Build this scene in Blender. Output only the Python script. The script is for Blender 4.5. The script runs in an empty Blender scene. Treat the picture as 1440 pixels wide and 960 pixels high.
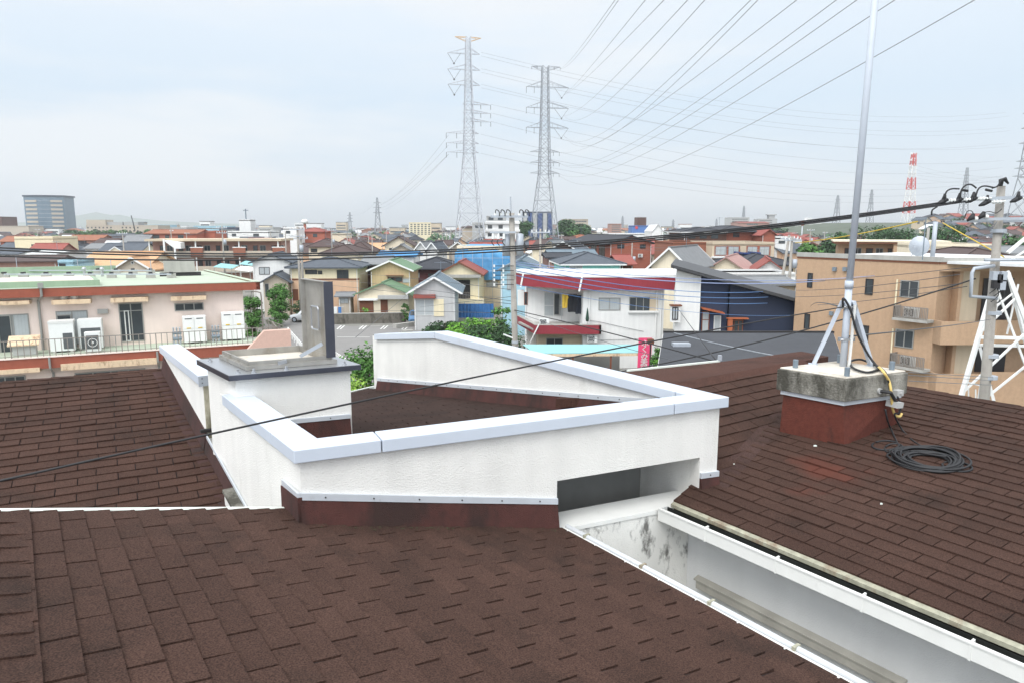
import bpy, bmesh, math, random
from math import sin, cos, tan, atan, atan2, radians, pi, sqrt
from mathutils import Vector as V, Matrix, noise as mnoise
rnd = random.Random(7)
SC = bpy.context.scene
COL = SC.collection
# ------------------------------------------------------------------ camera model
FPX, PITCH, H = 1000.0, atan(.16), 11.5
_F = V((0, cos(PITCH), -sin(PITCH))); _U = V((0, sin(PITCH), cos(PITCH))); _R = V((1, 0, 0))
CAM = V((0, 0, H))
def ray(px, py): return _F + _R*((px-720)/FPX) + _U*((480-py)/FPX)
def at_y(px, py, d):
    r = ray(px, py); return CAM + r*(d/r.y)
def at_z(px, py, z):
    r = ray(px, py); return CAM + r*((z-H)/r.z)
def on_plane(px, py, P, n):
    r = ray(px, py); return CAM + r*((V(P)-CAM).dot(n)/r.dot(n))
def ground(px, py): return at_z(px, py, 0)
def proj(P):
    p = V(P)-CAM; z = p.dot(_F); return 720+FPX*p.dot(_R)/z, 480-FPX*p.dot(_U)/z
# ------------------------------------------------------------------ materials
MATS = {}
def mat(name, col, rough=.7, metal=0., var=.12, scale=6., bump=0., bscale=60., streak=0., spec=.5, lines=None, grime=None, isl=0., alpha=1.):
    if name in MATS: return MATS[name]
    m = bpy.data.materials.new(name); m.use_nodes = True
    nt = m.node_tree; N = nt.nodes; L = nt.links
    b = N['Principled BSDF']
    b.inputs['Roughness'].default_value = rough; b.inputs['Metallic'].default_value = metal
    b.inputs['Specular IOR Level'].default_value = spec
    tc = N.new('ShaderNodeTexCoord')
    rgb = N.new('ShaderNodeRGB'); rgb.outputs[0].default_value = (*col, 1)
    cur = rgb.outputs[0]
    def mult(facsock, lo, hi, cur):
        mr = N.new('ShaderNodeMapRange'); L.new(facsock, mr.inputs[0])
        mr.inputs[1].default_value = .25; mr.inputs[2].default_value = .75
        mr.inputs[3].default_value = lo; mr.inputs[4].default_value = hi
        vm = N.new('ShaderNodeVectorMath'); vm.operation = 'SCALE'
        L.new(cur, vm.inputs[0]); L.new(mr.outputs[0], vm.inputs['Scale'])
        return vm.outputs[0]
    if var:
        n = N.new('ShaderNodeTexNoise'); n.inputs['Scale'].default_value = scale; n.inputs['Detail'].default_value = 5
        n.inputs['Roughness'].default_value = .65
        L.new(tc.outputs['Object'], n.inputs['Vector'])
        cur = mult(n.outputs['Fac'], 1-var, 1+var, cur)
    if streak:
        mp = N.new('ShaderNodeMapping'); mp.inputs['Scale'].default_value = (3.2, 3.2, .22)
        L.new(tc.outputs['Object'], mp.inputs['Vector'])
        n = N.new('ShaderNodeTexNoise'); n.inputs['Scale'].default_value = 1.3; n.inputs['Detail'].default_value = 4
        L.new(mp.outputs[0], n.inputs['Vector'])
        cur = mult(n.outputs['Fac'], 1-streak, 1+streak*.45, cur)
    if lines:                       # courses: (axis, period, dark)
        ax, per, dk = lines
        sp = N.new('ShaderNodeSeparateXYZ'); L.new(tc.outputs['Object'], sp.inputs[0])
        d = N.new('ShaderNodeMath'); d.operation = 'MULTIPLY'; d.inputs[1].default_value = 1/per
        L.new(sp.outputs['XYZ'.index(ax)], d.inputs[0])
        fr = N.new('ShaderNodeMath'); fr.operation = 'FRACT'; L.new(d.outputs[0], fr.inputs[0])
        mr = N.new('ShaderNodeMapRange'); L.new(fr.outputs[0], mr.inputs[0])
        mr.inputs[1].default_value = 0; mr.inputs[2].default_value = .3
        mr.inputs[3].default_value = 1-dk; mr.inputs[4].default_value = 1
        vm = N.new('ShaderNodeVectorMath'); vm.operation = 'SCALE'
        L.new(cur, vm.inputs[0]); L.new(mr.outputs[0], vm.inputs['Scale']); cur = vm.outputs[0]
    if isl:
        g = N.new('ShaderNodeNewGeometry')
        mr = N.new('ShaderNodeMapRange'); L.new(g.outputs['Random Per Island'], mr.inputs[0])
        mr.inputs[3].default_value = 1-isl; mr.inputs[4].default_value = 1+isl
        vm = N.new('ShaderNodeVectorMath'); vm.operation = 'SCALE'
        L.new(cur, vm.inputs[0]); L.new(mr.outputs[0], vm.inputs['Scale']); cur = vm.outputs[0]
    if grime:                       # (colour, amount, scale, threshold)
        gc, ga, gs, gt = grime
        n = N.new('ShaderNodeTexNoise'); n.inputs['Scale'].default_value = gs; n.inputs['Detail'].default_value = 8
        n.inputs['Roughness'].default_value = .7
        mp = N.new('ShaderNodeMapping'); mp.inputs['Scale'].default_value = (1, 1, .45); mp.inputs['Location'].default_value = (3.1, 1.7, .4)
        L.new(tc.outputs['Object'], mp.inputs['Vector']); L.new(mp.outputs[0], n.inputs['Vector'])
        mr = N.new('ShaderNodeMapRange'); L.new(n.outputs['Fac'], mr.inputs[0])
        mr.inputs[1].default_value = gt; mr.inputs[2].default_value = gt+.14
        mr.inputs[3].default_value = 0; mr.inputs[4].default_value = ga
        mx = N.new('ShaderNodeMix'); mx.data_type = 'RGBA'
        L.new(mr.outputs[0], mx.inputs[0]); L.new(cur, mx.inputs[6]); mx.inputs[7].default_value = (*gc, 1)
        cur = mx.outputs[2]
    L.new(cur, b.inputs['Base Color'])
    if bump:
        n = N.new('ShaderNodeTexNoise'); n.inputs['Scale'].default_value = bscale; n.inputs['Detail'].default_value = 3
        L.new(tc.outputs['Object'], n.inputs['Vector'])
        bp = N.new('ShaderNodeBump'); bp.inputs['Strength'].default_value = bump; bp.inputs['Distance'].default_value = .02
        L.new(n.outputs['Fac'], bp.inputs['Height']); L.new(bp.outputs[0], b.inputs['Normal'])
    if alpha < 1: b.inputs['Alpha'].default_value = alpha
    MATS[name] = m; return m
def srgb(r, g, b, k=1.):
    f = lambda c: ((c/255+.055)/1.055)**2.4 if c > 10 else c/255/12.92
    return (f(r)*k, f(g)*k, f(b)*k)
# ------------------------------------------------------------------ mesh builder
class MB:
    def __init__(s): s.v = []; s.f = []; s.m = []; s.mats = []; s.mat = None
    def mi(s, m):
        m = m or s.mat
        if m not in s.mats: s.mats.append(m)
        return s.mats.index(m)
    def add(s, verts, faces, m=None):
        o = len(s.v); i = s.mi(m)
        s.v += [tuple(p) for p in verts]
        for f in faces: s.f.append([o+k for k in f]); s.m.append(i)
        return s
    def face(s, pts, m=None): return s.add(pts, [list(range(len(pts)))], m)
    def box(s, x0, x1, y0, y1, z0, z1, m=None):
        if x0 > x1: x0, x1 = x1, x0
        if y0 > y1: y0, y1 = y1, y0
        if z0 > z1: z0, z1 = z1, z0
        return s.add([(x0,y0,z0),(x1,y0,z0),(x1,y1,z0),(x0,y1,z0),(x0,y0,z1),(x1,y0,z1),(x1,y1,z1),(x0,y1,z1)],
            [(0,3,2,1),(4,5,6,7),(0,1,5,4),(1,2,6,5),(2,3,7,6),(3,0,4,7)], m)
    def extr(s, poly, vec, m=None):        # closed solid: polygon of 3D points swept by vec
        n = len(poly); vec = V(vec); P = [V(p) for p in poly]
        nn = V((0,0,0))
        for i in range(n): nn += P[i].cross(P[(i+1) % n])
        if nn.dot(vec) > 0: P = P[::-1]
        vs = P+[p+vec for p in P]
        fs = [list(range(n)), [2*n-1-i for i in range(n)]]
        for i in range(n):
            j = (i+1) % n; fs.append([j, i, n+i, n+j])
        return s.add(vs, fs, m)
    def prism(s, poly, z0, z1, m=None):
        return s.extr([(p[0], p[1], z0) for p in poly], (0,0,z1-z0), m)
    def bar(s, a, b, w, h=None, m=None, up=(0,0,1)):
        a = V(a); b = V(b); h = h or w; d = (b-a)
        if d.length < 1e-6: return s
        d.normalize(); u = V(up)
        if abs(d.dot(u)) > .98: u = V((1,0,0))
        sd = d.cross(u).normalized(); u = sd.cross(d)
        c = [a+sd*x*w/2+u*y*h/2 for x, y in ((-1,-1),(1,-1),(1,1),(-1,1))]+[b+sd*x*w/2+u*y*h/2 for x, y in ((-1,-1),(1,-1),(1,1),(-1,1))]
        return s.add(c, [(0,1,2,3),(7,6,5,4),(0,4,5,1),(1,5,6,2),(2,6,7,3),(3,7,4,0)], m)
    def tube(s, pts, r, m=None, n=8, cap=True):
        P = [V(p) for p in pts]; k = len(P)
        R = r if isinstance(r, (list, tuple)) else [r]*k
        vs = []; prev = None
        for i in range(k):
            t = (P[min(i+1, k-1)]-P[max(i-1, 0)])
            t = t.normalized() if t.length > 1e-9 else V((0,0,1))
            if prev is None:
                u = V((0,0,1)) if abs(t.z) < .9 else V((1,0,0))
            else: u = prev
            a = t.cross(u).normalized(); u = a.cross(t).normalized(); prev = u
            for j in range(n):
                q = 2*pi*j/n; vs.append(P[i]+(a*cos(q)+u*sin(q))*R[i])
        fs = []
        for i in range(k-1):
            for j in range(n):
                jj = (j+1) % n; fs.append((i*n+j, (i+1)*n+j, (i+1)*n+jj, i*n+jj))
        if cap: fs += [list(range(n)), [(k-1)*n+n-1-j for j in range(n)]]
        return s.add(vs, fs, m)
    def ball(s, c, r, m=None, seg=10, rings=6, sz=1.):
        c = V(c); vs = [c+V((0,0,r*sz))]; fs = []
        for i in range(1, rings):
            t = pi*i/rings
            for j in range(seg):
                q = 2*pi*j/seg; vs.append(c+V((r*sin(t)*cos(q), r*sin(t)*sin(q), r*sz*cos(t))))
        vs.append(c-V((0,0,r*sz))); b = len(vs)-1
        for j in range(seg): fs.append((0, 1+j, 1+(j+1) % seg))
        for i in range(rings-2):
            for j in range(seg):
                a = 1+i*seg+j; a2 = 1+i*seg+(j+1) % seg
                fs.append((a, a+seg, a2+seg, a2))
        o = 1+(rings-2)*seg
        for j in range(seg): fs.append((o+j, b, o+(j+1) % seg))
        return s.add(vs, fs, m)
    def build(s, name, parent=None, smooth=False, off=None, m=None):
        me = bpy.data.meshes.new(name)
        vs = s.v if off is None else [tuple(V(p)-V(off)) for p in s.v]
        me.from_pydata(vs, [], s.f)
        for mm in s.mats: me.materials.append(mm)
        me.polygons.foreach_set('material_index', s.m)
        if smooth: me.polygons.foreach_set('use_smooth', [True]*len(s.f))
        me.update()
        o = bpy.data.objects.new(name, me); COL.objects.link(o)
        if parent is not None: o.parent = parent
        return o
def mb(m): b = MB(); b.mat = m; return b
def tag(o, label=None, cat=None, group=None, kind=None):
    if label: o['label'] = label
    if cat: o['category'] = cat
    if group: o['group'] = group
    if kind: o['kind'] = kind
    return o
def thing(name, label, cat, loc=(0,0,0), yaw=0., group=None):
    o = bpy.data.objects.new(name, None); o.empty_display_size = .2; COL.objects.link(o)
    o.location = loc; o.rotation_euler = (0, 0, radians(yaw))
    return tag(o, label, cat, group)
def copy_tree(o, parent=None):
    c = o.copy(); COL.objects.link(c)
    if parent is not None: c.parent = parent
    for ch in o.children: copy_tree(ch, c)
    return c
def clip2(poly, clip):           # Sutherland-Hodgman, clip convex & ccw
    out = poly
    for i in range(len(clip)):
        a = clip[i]; b = clip[(i+1) % len(clip)]
        inp = out; out = []
        if not inp: return []
        ins = lambda p: (b[0]-a[0])*(p[1]-a[1])-(b[1]-a[1])*(p[0]-a[0]) >= -1e-9
        for k in range(len(inp)):
            p = inp[k]; q = inp[(k+1) % len(inp)]
            ip, iq = ins(p), ins(q)
            if ip != iq:
                dp = (b[0]-a[0])*(p[1]-a[1])-(b[1]-a[1])*(p[0]-a[0]); dq = (b[0]-a[0])*(q[1]-a[1])-(b[1]-a[1])*(q[0]-a[0])
                t = dp/(dp-dq); x = (p[0]+(q[0]-p[0])*t, p[1]+(q[1]-p[1])*t)
            if ip and iq: out.append(q)
            elif ip: out.append(x)
            elif iq: out.append(x); out.append(q)
    return out
# ------------------------------------------------------------------ shared materials
M = {}
M['plaster'] = mat('white_plaster', srgb(233,231,226), .9, var=.05, scale=2.5, bump=.4, bscale=90, streak=.08, grime=((.40,.38,.32), .36, 1.5, .59))
M['coping'] = mat('coping_metal', srgb(198,206,217), .4, metal=.0, var=.03, scale=5, spec=.6, grime=((.50,.50,.48), .3, 2.2, .6))
M['strip'] = mat('aluminium_strip', srgb(205,210,216), .4, metal=.2, var=.05, grime=((.25,.23,.2), .35, 9, .6))
M['redbase'] = mat('red_flashing', srgb(82,47,42), .9, var=.2, scale=7, bump=.8, bscale=160, grime=(srgb(50,37,33), .8, 2.2, .47))
M['brownflash'] = mat('brown_flashing', srgb(74,48,44), .9, var=.2, scale=7, bump=.8, bscale=160, grime=(srgb(48,38,34), .8, 2.0, .5))
M['redped'] = mat('red_pedestal', srgb(108,55,43), .95, var=.25, scale=22, bump=.9, bscale=150, grime=(srgb(66,46,38), .75, 2.6, .52))
M['rim'] = mat('rim_reflection_and_dark_steel', (.09,.095,.12), .35, metal=.7, var=.1)  # plate edge: reflected dark roof put into the colour; lid flange: dark steel
M['under'] = mat('roof_underlay', srgb(38,28,27), .95, var=.1)
M['sealgrey'] = mat('dark_seal', srgb(40,38,38), .8)
M['stainless'] = mat('stainless_steel', (.55,.56,.58), .28, metal=.9, var=.06, scale=3)
M['dullsteel'] = mat('dull_steel', (.40,.385,.355), .45, metal=.6, var=.2, scale=4, streak=.2, grime=((.22,.18,.12), .5, 3, .52))
M['mast'] = mat('mast_paint', srgb(186,193,203), .5, var=.05, scale=8, grime=((.35,.33,.30), .5, 6, .62))
M['galv'] = mat('galvanised_steel', srgb(172,178,186), .5, metal=.15, var=.06, scale=8)
M['galvdk'] = mat('grey_paint_steel', srgb(120,132,142), .5, metal=.1, var=.06)
M['concrete'] = mat('old_concrete', srgb(150,147,138), .95, var=.22, scale=4, bump=.6, bscale=50, streak=.4, grime=(srgb(60,58,50), .9, 2.6, .46))
M['contop'] = mat('concrete_top', srgb(205,198,186), .95, var=.12, scale=6, bump=.3, bscale=60, grime=(srgb(120,108,92), .6, 3, .55))
M['pole'] = mat('pole_concrete', srgb(160,155,148), .9, var=.12, scale=5, streak=.25, grime=(srgb(104,98,90), .6, 3, .55))
M['cable'] = mat('black_cable', (.018,.018,.02), .6, var=0)
M['wire'] = mat('conductor_grey', (.16,.17,.18), .5, var=0)
M['hvwire'] = mat('conductor_sky', (.14,.15,.16), .5, var=0)
M['wiredk'] = mat('conductor_dark', (.07,.075,.08), .5, var=0)
M['bluewire'] = mat('blue_sleeve', srgb(96,136,188), .6, var=0)
M['palewire'] = mat('pale_sleeve', srgb(150,165,205), .6, var=0)
M['yellow'] = mat('yellow_guard', srgb(208,176,52), .6, var=.05)
M['gutter'] = mat('white_gutter', srgb(228,228,224), .45, var=.04, scale=3, streak=.06, grime=((.36,.33,.27), .45, 4, .62))
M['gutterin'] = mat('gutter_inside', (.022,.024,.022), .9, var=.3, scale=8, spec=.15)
M['drip'] = mat('pale_copper_edge', srgb(156,154,136), .6, var=.35, scale=14, grime=(srgb(116,84,60), .85, 3.5, .50))
M['whitedrip'] = mat('white_drip_edge', srgb(220,226,218), .5, var=.06, scale=6)
M['pvc'] = mat('grey_pvc', srgb(178,178,176), .5, var=.03)
M['yellowpipe'] = mat('cream_conduit', srgb(226,196,120), .5, var=.05)
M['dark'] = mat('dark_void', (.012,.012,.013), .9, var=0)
M['glass'] = mat('window_glass', (.045,.055,.062), .12, var=.2, scale=1.2, spec=.6)
M['curtain'] = mat('curtained_glass', srgb(176,182,184), .25, var=.05, lines=('X', .16, .12), spec=.5)
M['frame'] = mat('aluminium_frame', srgb(150,150,146), .5, metal=.2, var=0)
M['framew'] = mat('white_frame', srgb(215,215,212), .5, var=0)
M['framed'] = mat('dark_frame', srgb(44,42,44), .5, var=0)
M['frameb'] = mat('brown_frame', srgb(120,66,42), .6, var=.05)
M['rubber'] = mat('rubber', (.02,.02,.02), .8, var=0)
M['pipewhite'] = mat('verge_pipe', srgb(196,199,202), .45, var=.06, scale=4, grime=((.30,.28,.24), .5, 3, .6))
M['palegrey'] = mat('pale_grey_cable', srgb(150,156,162), .6, var=.2, scale=4)
# ================================================================== FOREGROUND BUILDING
K = 1.25
def zr(r): return H+r*K
UD = V((-.5736, .8192, 0)); VD = V((.8192, .5736, 0))
def vert(px, py, P, d):                    # ray meets the vertical plane through P along d
    return on_plane(px, py, P, V((d[1], -d[0], 0)))
C1 = at_z(413, 633, zr(-1.19)); C2 = at_z(1025.5, 557.5, zr(-1.19))
WD = (C2-C1).normalized(); NB = V((-WD.y, WD.x, 0))      # along the front parapet, and into the building
NR = V((UD.y, -UD.x, 0))                                 # = VD: from the left wall towards the right wall
BW = 0.235                                               # coping width
ROOT = thing('apartment_building', 'white rendered building with brown shingle roofs and white parapets filling the near half', 'building', (0, 6, 0))
RO = V((0, 6, 0))
def P_(b, name, parent=None, smooth=False): return b.build(name, parent or ROOT, smooth, off=RO)
OH = .05
def shingle_mat(name, base, red=None, dark=0.16):
    m = mat(name, base, .95, var=dark, scale=1.6, bump=.7, bscale=420, spec=.2, isl=.10, grime=(srgb(44,37,33), .5, 1.1, .52))
    nt = m.node_tree; N = nt.nodes; L = nt.links; b = N['Principled BSDF']
    src = b.inputs['Base Color'].links[0].from_socket
    tc = [n for n in N if n.type == 'TEX_COORD'][0]
    n = N.new('ShaderNodeTexNoise'); n.inputs['Scale'].default_value = 125; n.inputs['Detail'].default_value = 2
    L.new(tc.outputs['Object'], n.inputs['Vector'])
    mr = N.new('ShaderNodeMapRange'); L.new(n.outputs['Fac'], mr.inputs[0])
    mr.inputs[1].default_value = .3; mr.inputs[2].default_value = .7; mr.inputs[3].default_value = .52; mr.inputs[4].default_value = 1.52
    vm = N.new('ShaderNodeVectorMath'); vm.operation = 'SCALE'; L.new(src, vm.inputs[0]); L.new(mr.outputs[0], vm.inputs['Scale'])
    cur = vm.outputs[0]
    if red:
        for (c, rad) in red:
            ds = N.new('ShaderNodeVectorMath'); ds.operation = 'DISTANCE'
            L.new(tc.outputs['Object'], ds.inputs[0]); ds.inputs[1].default_value = tuple(V(c)-RO)
            n2 = N.new('ShaderNodeTexNoise'); n2.inputs['Scale'].default_value = 3.2; n2.inputs['Detail'].default_value = 5
            L.new(tc.outputs['Object'], n2.inputs['Vector'])
            ad = N.new('ShaderNodeMath'); ad.operation = 'MULTIPLY_ADD'; L.new(n2.outputs['Fac'], ad.inputs[0]); ad.inputs[1].default_value = .9; L.new(ds.outputs['Value'], ad.inputs[2])
            m2 = N.new('ShaderNodeMapRange'); L.new(ad.outputs[0], m2.inputs[0])
            m2.inputs[1].default_value = rad+.2; m2.inputs[2].default_value = rad+.5; m2.inputs[3].default_value = .75; m2.inputs[4].default_value = 0
            mx = N.new('ShaderNodeMix'); mx.data_type = 'RGBA'; L.new(m2.outputs[0], mx.inputs[0]); L.new(cur, mx.inputs[6])
            mx.inputs[7].default_value = (*srgb(104,61,50), 1); cur = mx.outputs[2]
            gi = N.new('ShaderNodeNewGeometry'); mi_ = N.new('ShaderNodeMapRange'); L.new(gi.outputs['Random Per Island'], mi_.inputs[0]); mi_.inputs[3].default_value = .25; mi_.inputs[4].default_value = 1.25
            mm_ = N.new('ShaderNodeMath'); mm_.operation = 'MULTIPLY'; L.new(m2.outputs[0], mm_.inputs[0]); L.new(mi_.outputs[0], mm_.inputs[1]); L.new(mm_.outputs[0], mx.inputs[0])
    L.new(cur, b.inputs['Base Color']); return m
class Plane:
    def __init__(s, P, c, gh, slope):      # c: level course direction, gh: horizontal uphill direction
        s.P = V(P); s.c = V(c).normalized(); s.gh = V(gh).normalized()
        s.g = (s.gh+V((0,0,slope))).normalized(); s.n = s.c.cross(s.g).normalized()
        if s.n.z < 0: s.n = -s.n
        s.slope = slope
    def z(s, x, y): return s.P.z-(s.n.x*(x-s.P.x)+s.n.y*(y-s.P.y))/s.n.z
    def at(s, p): return V((p[0], p[1], s.z(p[0], p[1])))
    def px(s, a, b): return on_plane(a, b, s.P, s.n)
    def uv(s, p):
        d = V(p)-s.P; return (d.dot(s.c), d.dot(s.g)/1.)
    def xyz(s, a, b, h=0.): return s.P+s.c*a+s.g*b+s.n*h
def ccw(p):
    A = sum(p[i][0]*p[(i+1) % len(p)][1]-p[(i+1) % len(p)][0]*p[i][1] for i in range(len(p)))
    return p if A > 0 else p[::-1]
def hull(pts):
    pts = sorted(set((round(a, 5), round(c, 5)) for a, c in pts))
    cr = lambda o, a, b: (a[0]-o[0])*(b[1]-o[1])-(a[1]-o[1])*(b[0]-o[0])
    def half(p):
        h = []
        for q in p:
            while len(h) >= 2 and cr(h[-2], h[-1], q) <= 1e-9: h.pop()
            h.append(q)
        return h[:-1]
    return half(pts)+half(pts[::-1])
def shingles(b, pl, poly, m, mu, E=.143, L=.333, th=.0115, gap=.0105, thick=.12, stag=.5, skip=None, phase=0., slab=True):
    poly = hull([pl.uv(p) for p in poly])
    if slab: b.extr([pl.xyz(x, y, 0) for x, y in poly], -pl.n*thick, mu)
    s0 = min(p[1] for p in poly); s1 = max(p[1] for p in poly); a0 = min(p[0] for p in poly); a1 = max(p[0] for p in poly)
    r2 = random.Random(3)
    i = int(math.floor(s0/E))
    while i*E < s1:
        off = ((i*stag+phase+r2.uniform(-.04, .04)) % 1)*L
        k = int(math.floor((a0-off)/L))
        wob = r2.uniform(-.002, .002)
        while k*L+off < a1:
            j0 = r2.uniform(0, gap); x0 = k*L+off+gap*.5*r2.uniform(.75, 1.2); x1 = (k+1)*L+off-gap*.5*r2.uniform(.75, 1.2)
            y0 = i*E+wob+r2.uniform(-.0015, .0015); y1 = (i+1)*E-.001
            q = clip2([(x0,y0),(x1,y0),(x1,y1),(x0,y1)], poly)
            k += 1
            if len(q) < 3: continue
            t = th*r2.uniform(.7, 1.25); lift = r2.uniform(-.0015, .0025)
            n = len(q)
            cu = r2.uniform(.003, .009) if r2.random() < .12 else 0.; cs = r2.random() < .5
            top = [pl.xyz(x, y, .004+t*(1-(y-y0)/E)+lift*(x-x0)/L+.0035*(1+mnoise.noise((x*1.1, y*1.1, 3.))*2)+cu*max(0, 1-(y-y0)/E)*((x-x0)/L if cs else (x1-x)/L)) for x, y in q]
            bot = [pl.xyz(x, y, 0.0) for x, y in q]
            b.add(top+bot, [list(range(n))]+[(n+j, n+(j+1) % n, (j+1) % n, j) for j in range(n)], m)
        i += 1
# ---------------------------------------------------------------- parapet copings
def inset_line(P, d, n, w): return (P+n*w, d)
def isect(l1, l2):
    (p, d), (q, e) = l1, l2
    k = (q-p); den = d.x*e.y-d.y*e.x; t = (k.x*e.y-k.y*e.x)/den
    return p+d*t
NR_ = NR
LF = (C1, WD); LL = (C1, UD); LB = (C2, UD)
lin = lambda w: {'F': (C1+NB*w, WD), 'L': (C1+NR*w, UD), 'B': (C2-NR*w, UD)}
zt = zr(-1.19)
A0 = vert(312, 558, C1, UD)                    # near end of left coping (against the hatch house)
S0 = vert(279.7, 537, C1, UD); S1 = vert(224, 492.5, C1, UD)
_bi = C2-NR_*BW; BEND = vert(611, 479, _bi, UD); BEND.z = zt
tC3 = vert(526, 470, _bi, UD); C3 = V((tC3.x, tC3.y, tC3.z))
TH = .095
def xy0(p): return V((p.x, p.y, 0))
def onl(line, px, py): return vert(px, py, line[0], line[1])
par = {}
def wallpart(name, lbl, b):
    o = P_(b, name); o['label'] = lbl; return o
# --- walls (set in from the coping edge)
I = lin(OH); I2 = lin(BW-OH)
c1o = isect(I['F'], I['L']); c1i = isect(I2['F'], I2['L']); c2o = isect(I['F'], I['B']); c2i = isect(I2['F'], I2['B'])
zw = zt-.055
Fp = lambda px, py: vert(px, py, c1o, WD)
Lp = lambda px, py: vert(px, py, c1o, UD)
Bi = lambda px, py: vert(px, py, c2i, UD)
a_ = Fp(424, 735); b_ = Fp(780, 741)
sF = (a_.z-b_.z)/((b_-a_).dot(VD))
FR = Plane(a_, UD, -VD, sF)
op_l, op_r = Fp(783.3, 690), Fp(984, 650)
z_ot = Fp(783.3, 675.6).z; z_sill = Fp(783, 741).z+.005
sF_ = lambda p: (p-c1o).dot(WD)
def fpt(s, z): q = c1o+WD*s; return V((q.x, q.y, z))
LEN = (c2o-c1o).length; so_l, so_r = sF_(op_l), sF_(op_r)
wt = NB*(BW-2*OH)
zg = 0.0
b = mb(M['plaster'])
b.extr([fpt(0, zg), fpt(so_l, zg), fpt(so_l, zw), fpt(0, zw)], wt)
b.extr([fpt(so_l, z_ot), fpt(so_r, z_ot), fpt(so_r, zw), fpt(so_l, zw)], wt)
b.extr([fpt(so_r, z_sill-1.2), fpt(LEN, z_sill-1.2), fpt(LEN, zw), fpt(so_r, zw)], wt)
fw = wallpart('parapet_wall', 'front parapet wall with a long low opening', b)
# opening lining: side cheeks, ceiling, back; recess shade put into the darker grey
b = mb(mat('recess_shade_grey', srgb(140,140,137), .9, var=.1, scale=3, streak=.1))
dp = .62
q0, q1 = fpt(so_l, 0)+wt*.98, fpt(so_r, 0)+wt*.98
def bx(p0, p1, zA, zB, d, m=None): b.extr([V((p0.x,p0.y,zA)), V((p1.x,p1.y,zA)), V((p1.x,p1.y,zB)), V((p0.x,p0.y,zB))], d, m)
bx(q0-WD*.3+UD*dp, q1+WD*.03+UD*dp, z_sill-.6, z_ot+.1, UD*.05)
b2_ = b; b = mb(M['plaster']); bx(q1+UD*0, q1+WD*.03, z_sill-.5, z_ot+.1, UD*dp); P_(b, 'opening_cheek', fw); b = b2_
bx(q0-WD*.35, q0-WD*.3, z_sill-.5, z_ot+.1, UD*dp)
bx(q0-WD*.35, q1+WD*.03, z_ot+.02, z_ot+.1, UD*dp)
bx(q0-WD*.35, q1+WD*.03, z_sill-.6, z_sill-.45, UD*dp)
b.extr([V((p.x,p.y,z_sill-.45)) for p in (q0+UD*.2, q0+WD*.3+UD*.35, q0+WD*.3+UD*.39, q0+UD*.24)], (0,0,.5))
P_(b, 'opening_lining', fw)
b = mb(M['gutter'])
e0, e1 = fpt(so_l-.01, 0)-NB*.012, fpt(so_r, 0)-NB*.012
b.extr([V((e0.x,e0.y,z_sill-.02)), V((e1.x,e1.y,z_sill-.02)), V(((e1+NB*.28).x,(e1+NB*.28).y,z_sill+.0)), V(((e0+NB*.28).x,(e0+NB*.28).y,z_sill+.0))], (0,0,-.035))
P_(b, 'sill', fw)
# red base + aluminium strip on the front wall
def skirt(parent, base, d, nrm, pts_top, pts_bot, hs=.05, out=.014, nm=('flashing_strip', 'flashing')):
    b = mb(M['strip'])
    n = len(pts_top)
    for i in range(n-1):
        p, q = V(pts_top[i]), V(pts_top[i+1])
        b.extr([p, q, q-V((0,0,hs)), p-V((0,0,hs))], nrm*(out+.010))
    for i in range(n-1):
        p, q = V(pts_top[i]), V(pts_top[i+1]); L_ = (q-p).length; k = max(1, int(L_/.3))
        for j in range(k):
            c = p+(q-p)*((j+.5)/k)-V((0,0,hs*.5))+nrm*(out+.010)
            b.tube([c, c+nrm*.006], .006, M['framed'], 6)
    P_(b, nm[0], parent)
    b = mb(M['redbase'])
    for i in range(n-1):
        p, q = V(pts_top[i])-V((0,0,hs*.6)), V(pts_top[i+1])-V((0,0,hs*.6)); pb, qb = V(pts_bot[i]), V(pts_bot[i+1])
        b.extr([p, q, qb+nrm*.035, pb+nrm*.035], nrm*-.03+nrm*.0)
        b.face([p+nrm*out, pb+nrm*(out+.05), qb+nrm*(out+.05), q+nrm*out])
    P_(b, nm[1], parent)
ft = [Fp(424, 691), Fp(619, 696), Fp(783, 699)]
fb = [FR.at(p)-V((0,0,.03)) for p in ft]
ft[0] = fpt(-.01, ft[0].z); fb[0] = fpt(-.01, fb[0].z)
skirt(fw, c1o, WD, -NB, ft, fb)
b = mb(M['redbase'])                           # little cheek turning the corner onto the left face
cz = Lp(400, 677)
b.extr([fpt(-.03, ft[0].z-.03)-NB*.03, V((cz.x, cz.y, cz.z-.02))-NR*.03, V((cz.x, cz.y, fb[0].z+.02))-NR*.03, fpt(-.03, fb[0].z)-NB*.03], NR*.045)
P_(b, 'flashing', fw)
b = mb(M['strip'])
b.bar(fpt(-.02, ft[0].z-.025)-NB*.02, V((cz.x, cz.y, cz.z-.0))-NR*.012, .02, .05)
P_(b, 'flashing_strip', fw)
fr_t = [Fp(984, 664), fpt(LEN+.012, Fp(1012, 660).z)]
V0 = Fp(1008, 686)
skirt(fw, c1o, WD, -NB, fr_t, [V((p.x, p.y, V0.z-.05)) for p in fr_t])
# --- left wall of the ring (hatch house to corner, and its outer face down into the light well)
tA = (A0-C1).dot(UD)
b = mb(M['plaster'])
p0 = c1o+UD*0.0; p1 = c1o+UD*(tA+.25)
b.extr([V((p0.x,p0.y,zg)), V((p1.x,p1.y,zg)), V((p1.x,p1.y,zw)), V((p0.x,p0.y,zw))], NR*(BW-2*OH))
lw = wallpart('parapet_wall', 'left parapet wall running from the corner to the roof hatch', b)
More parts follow.
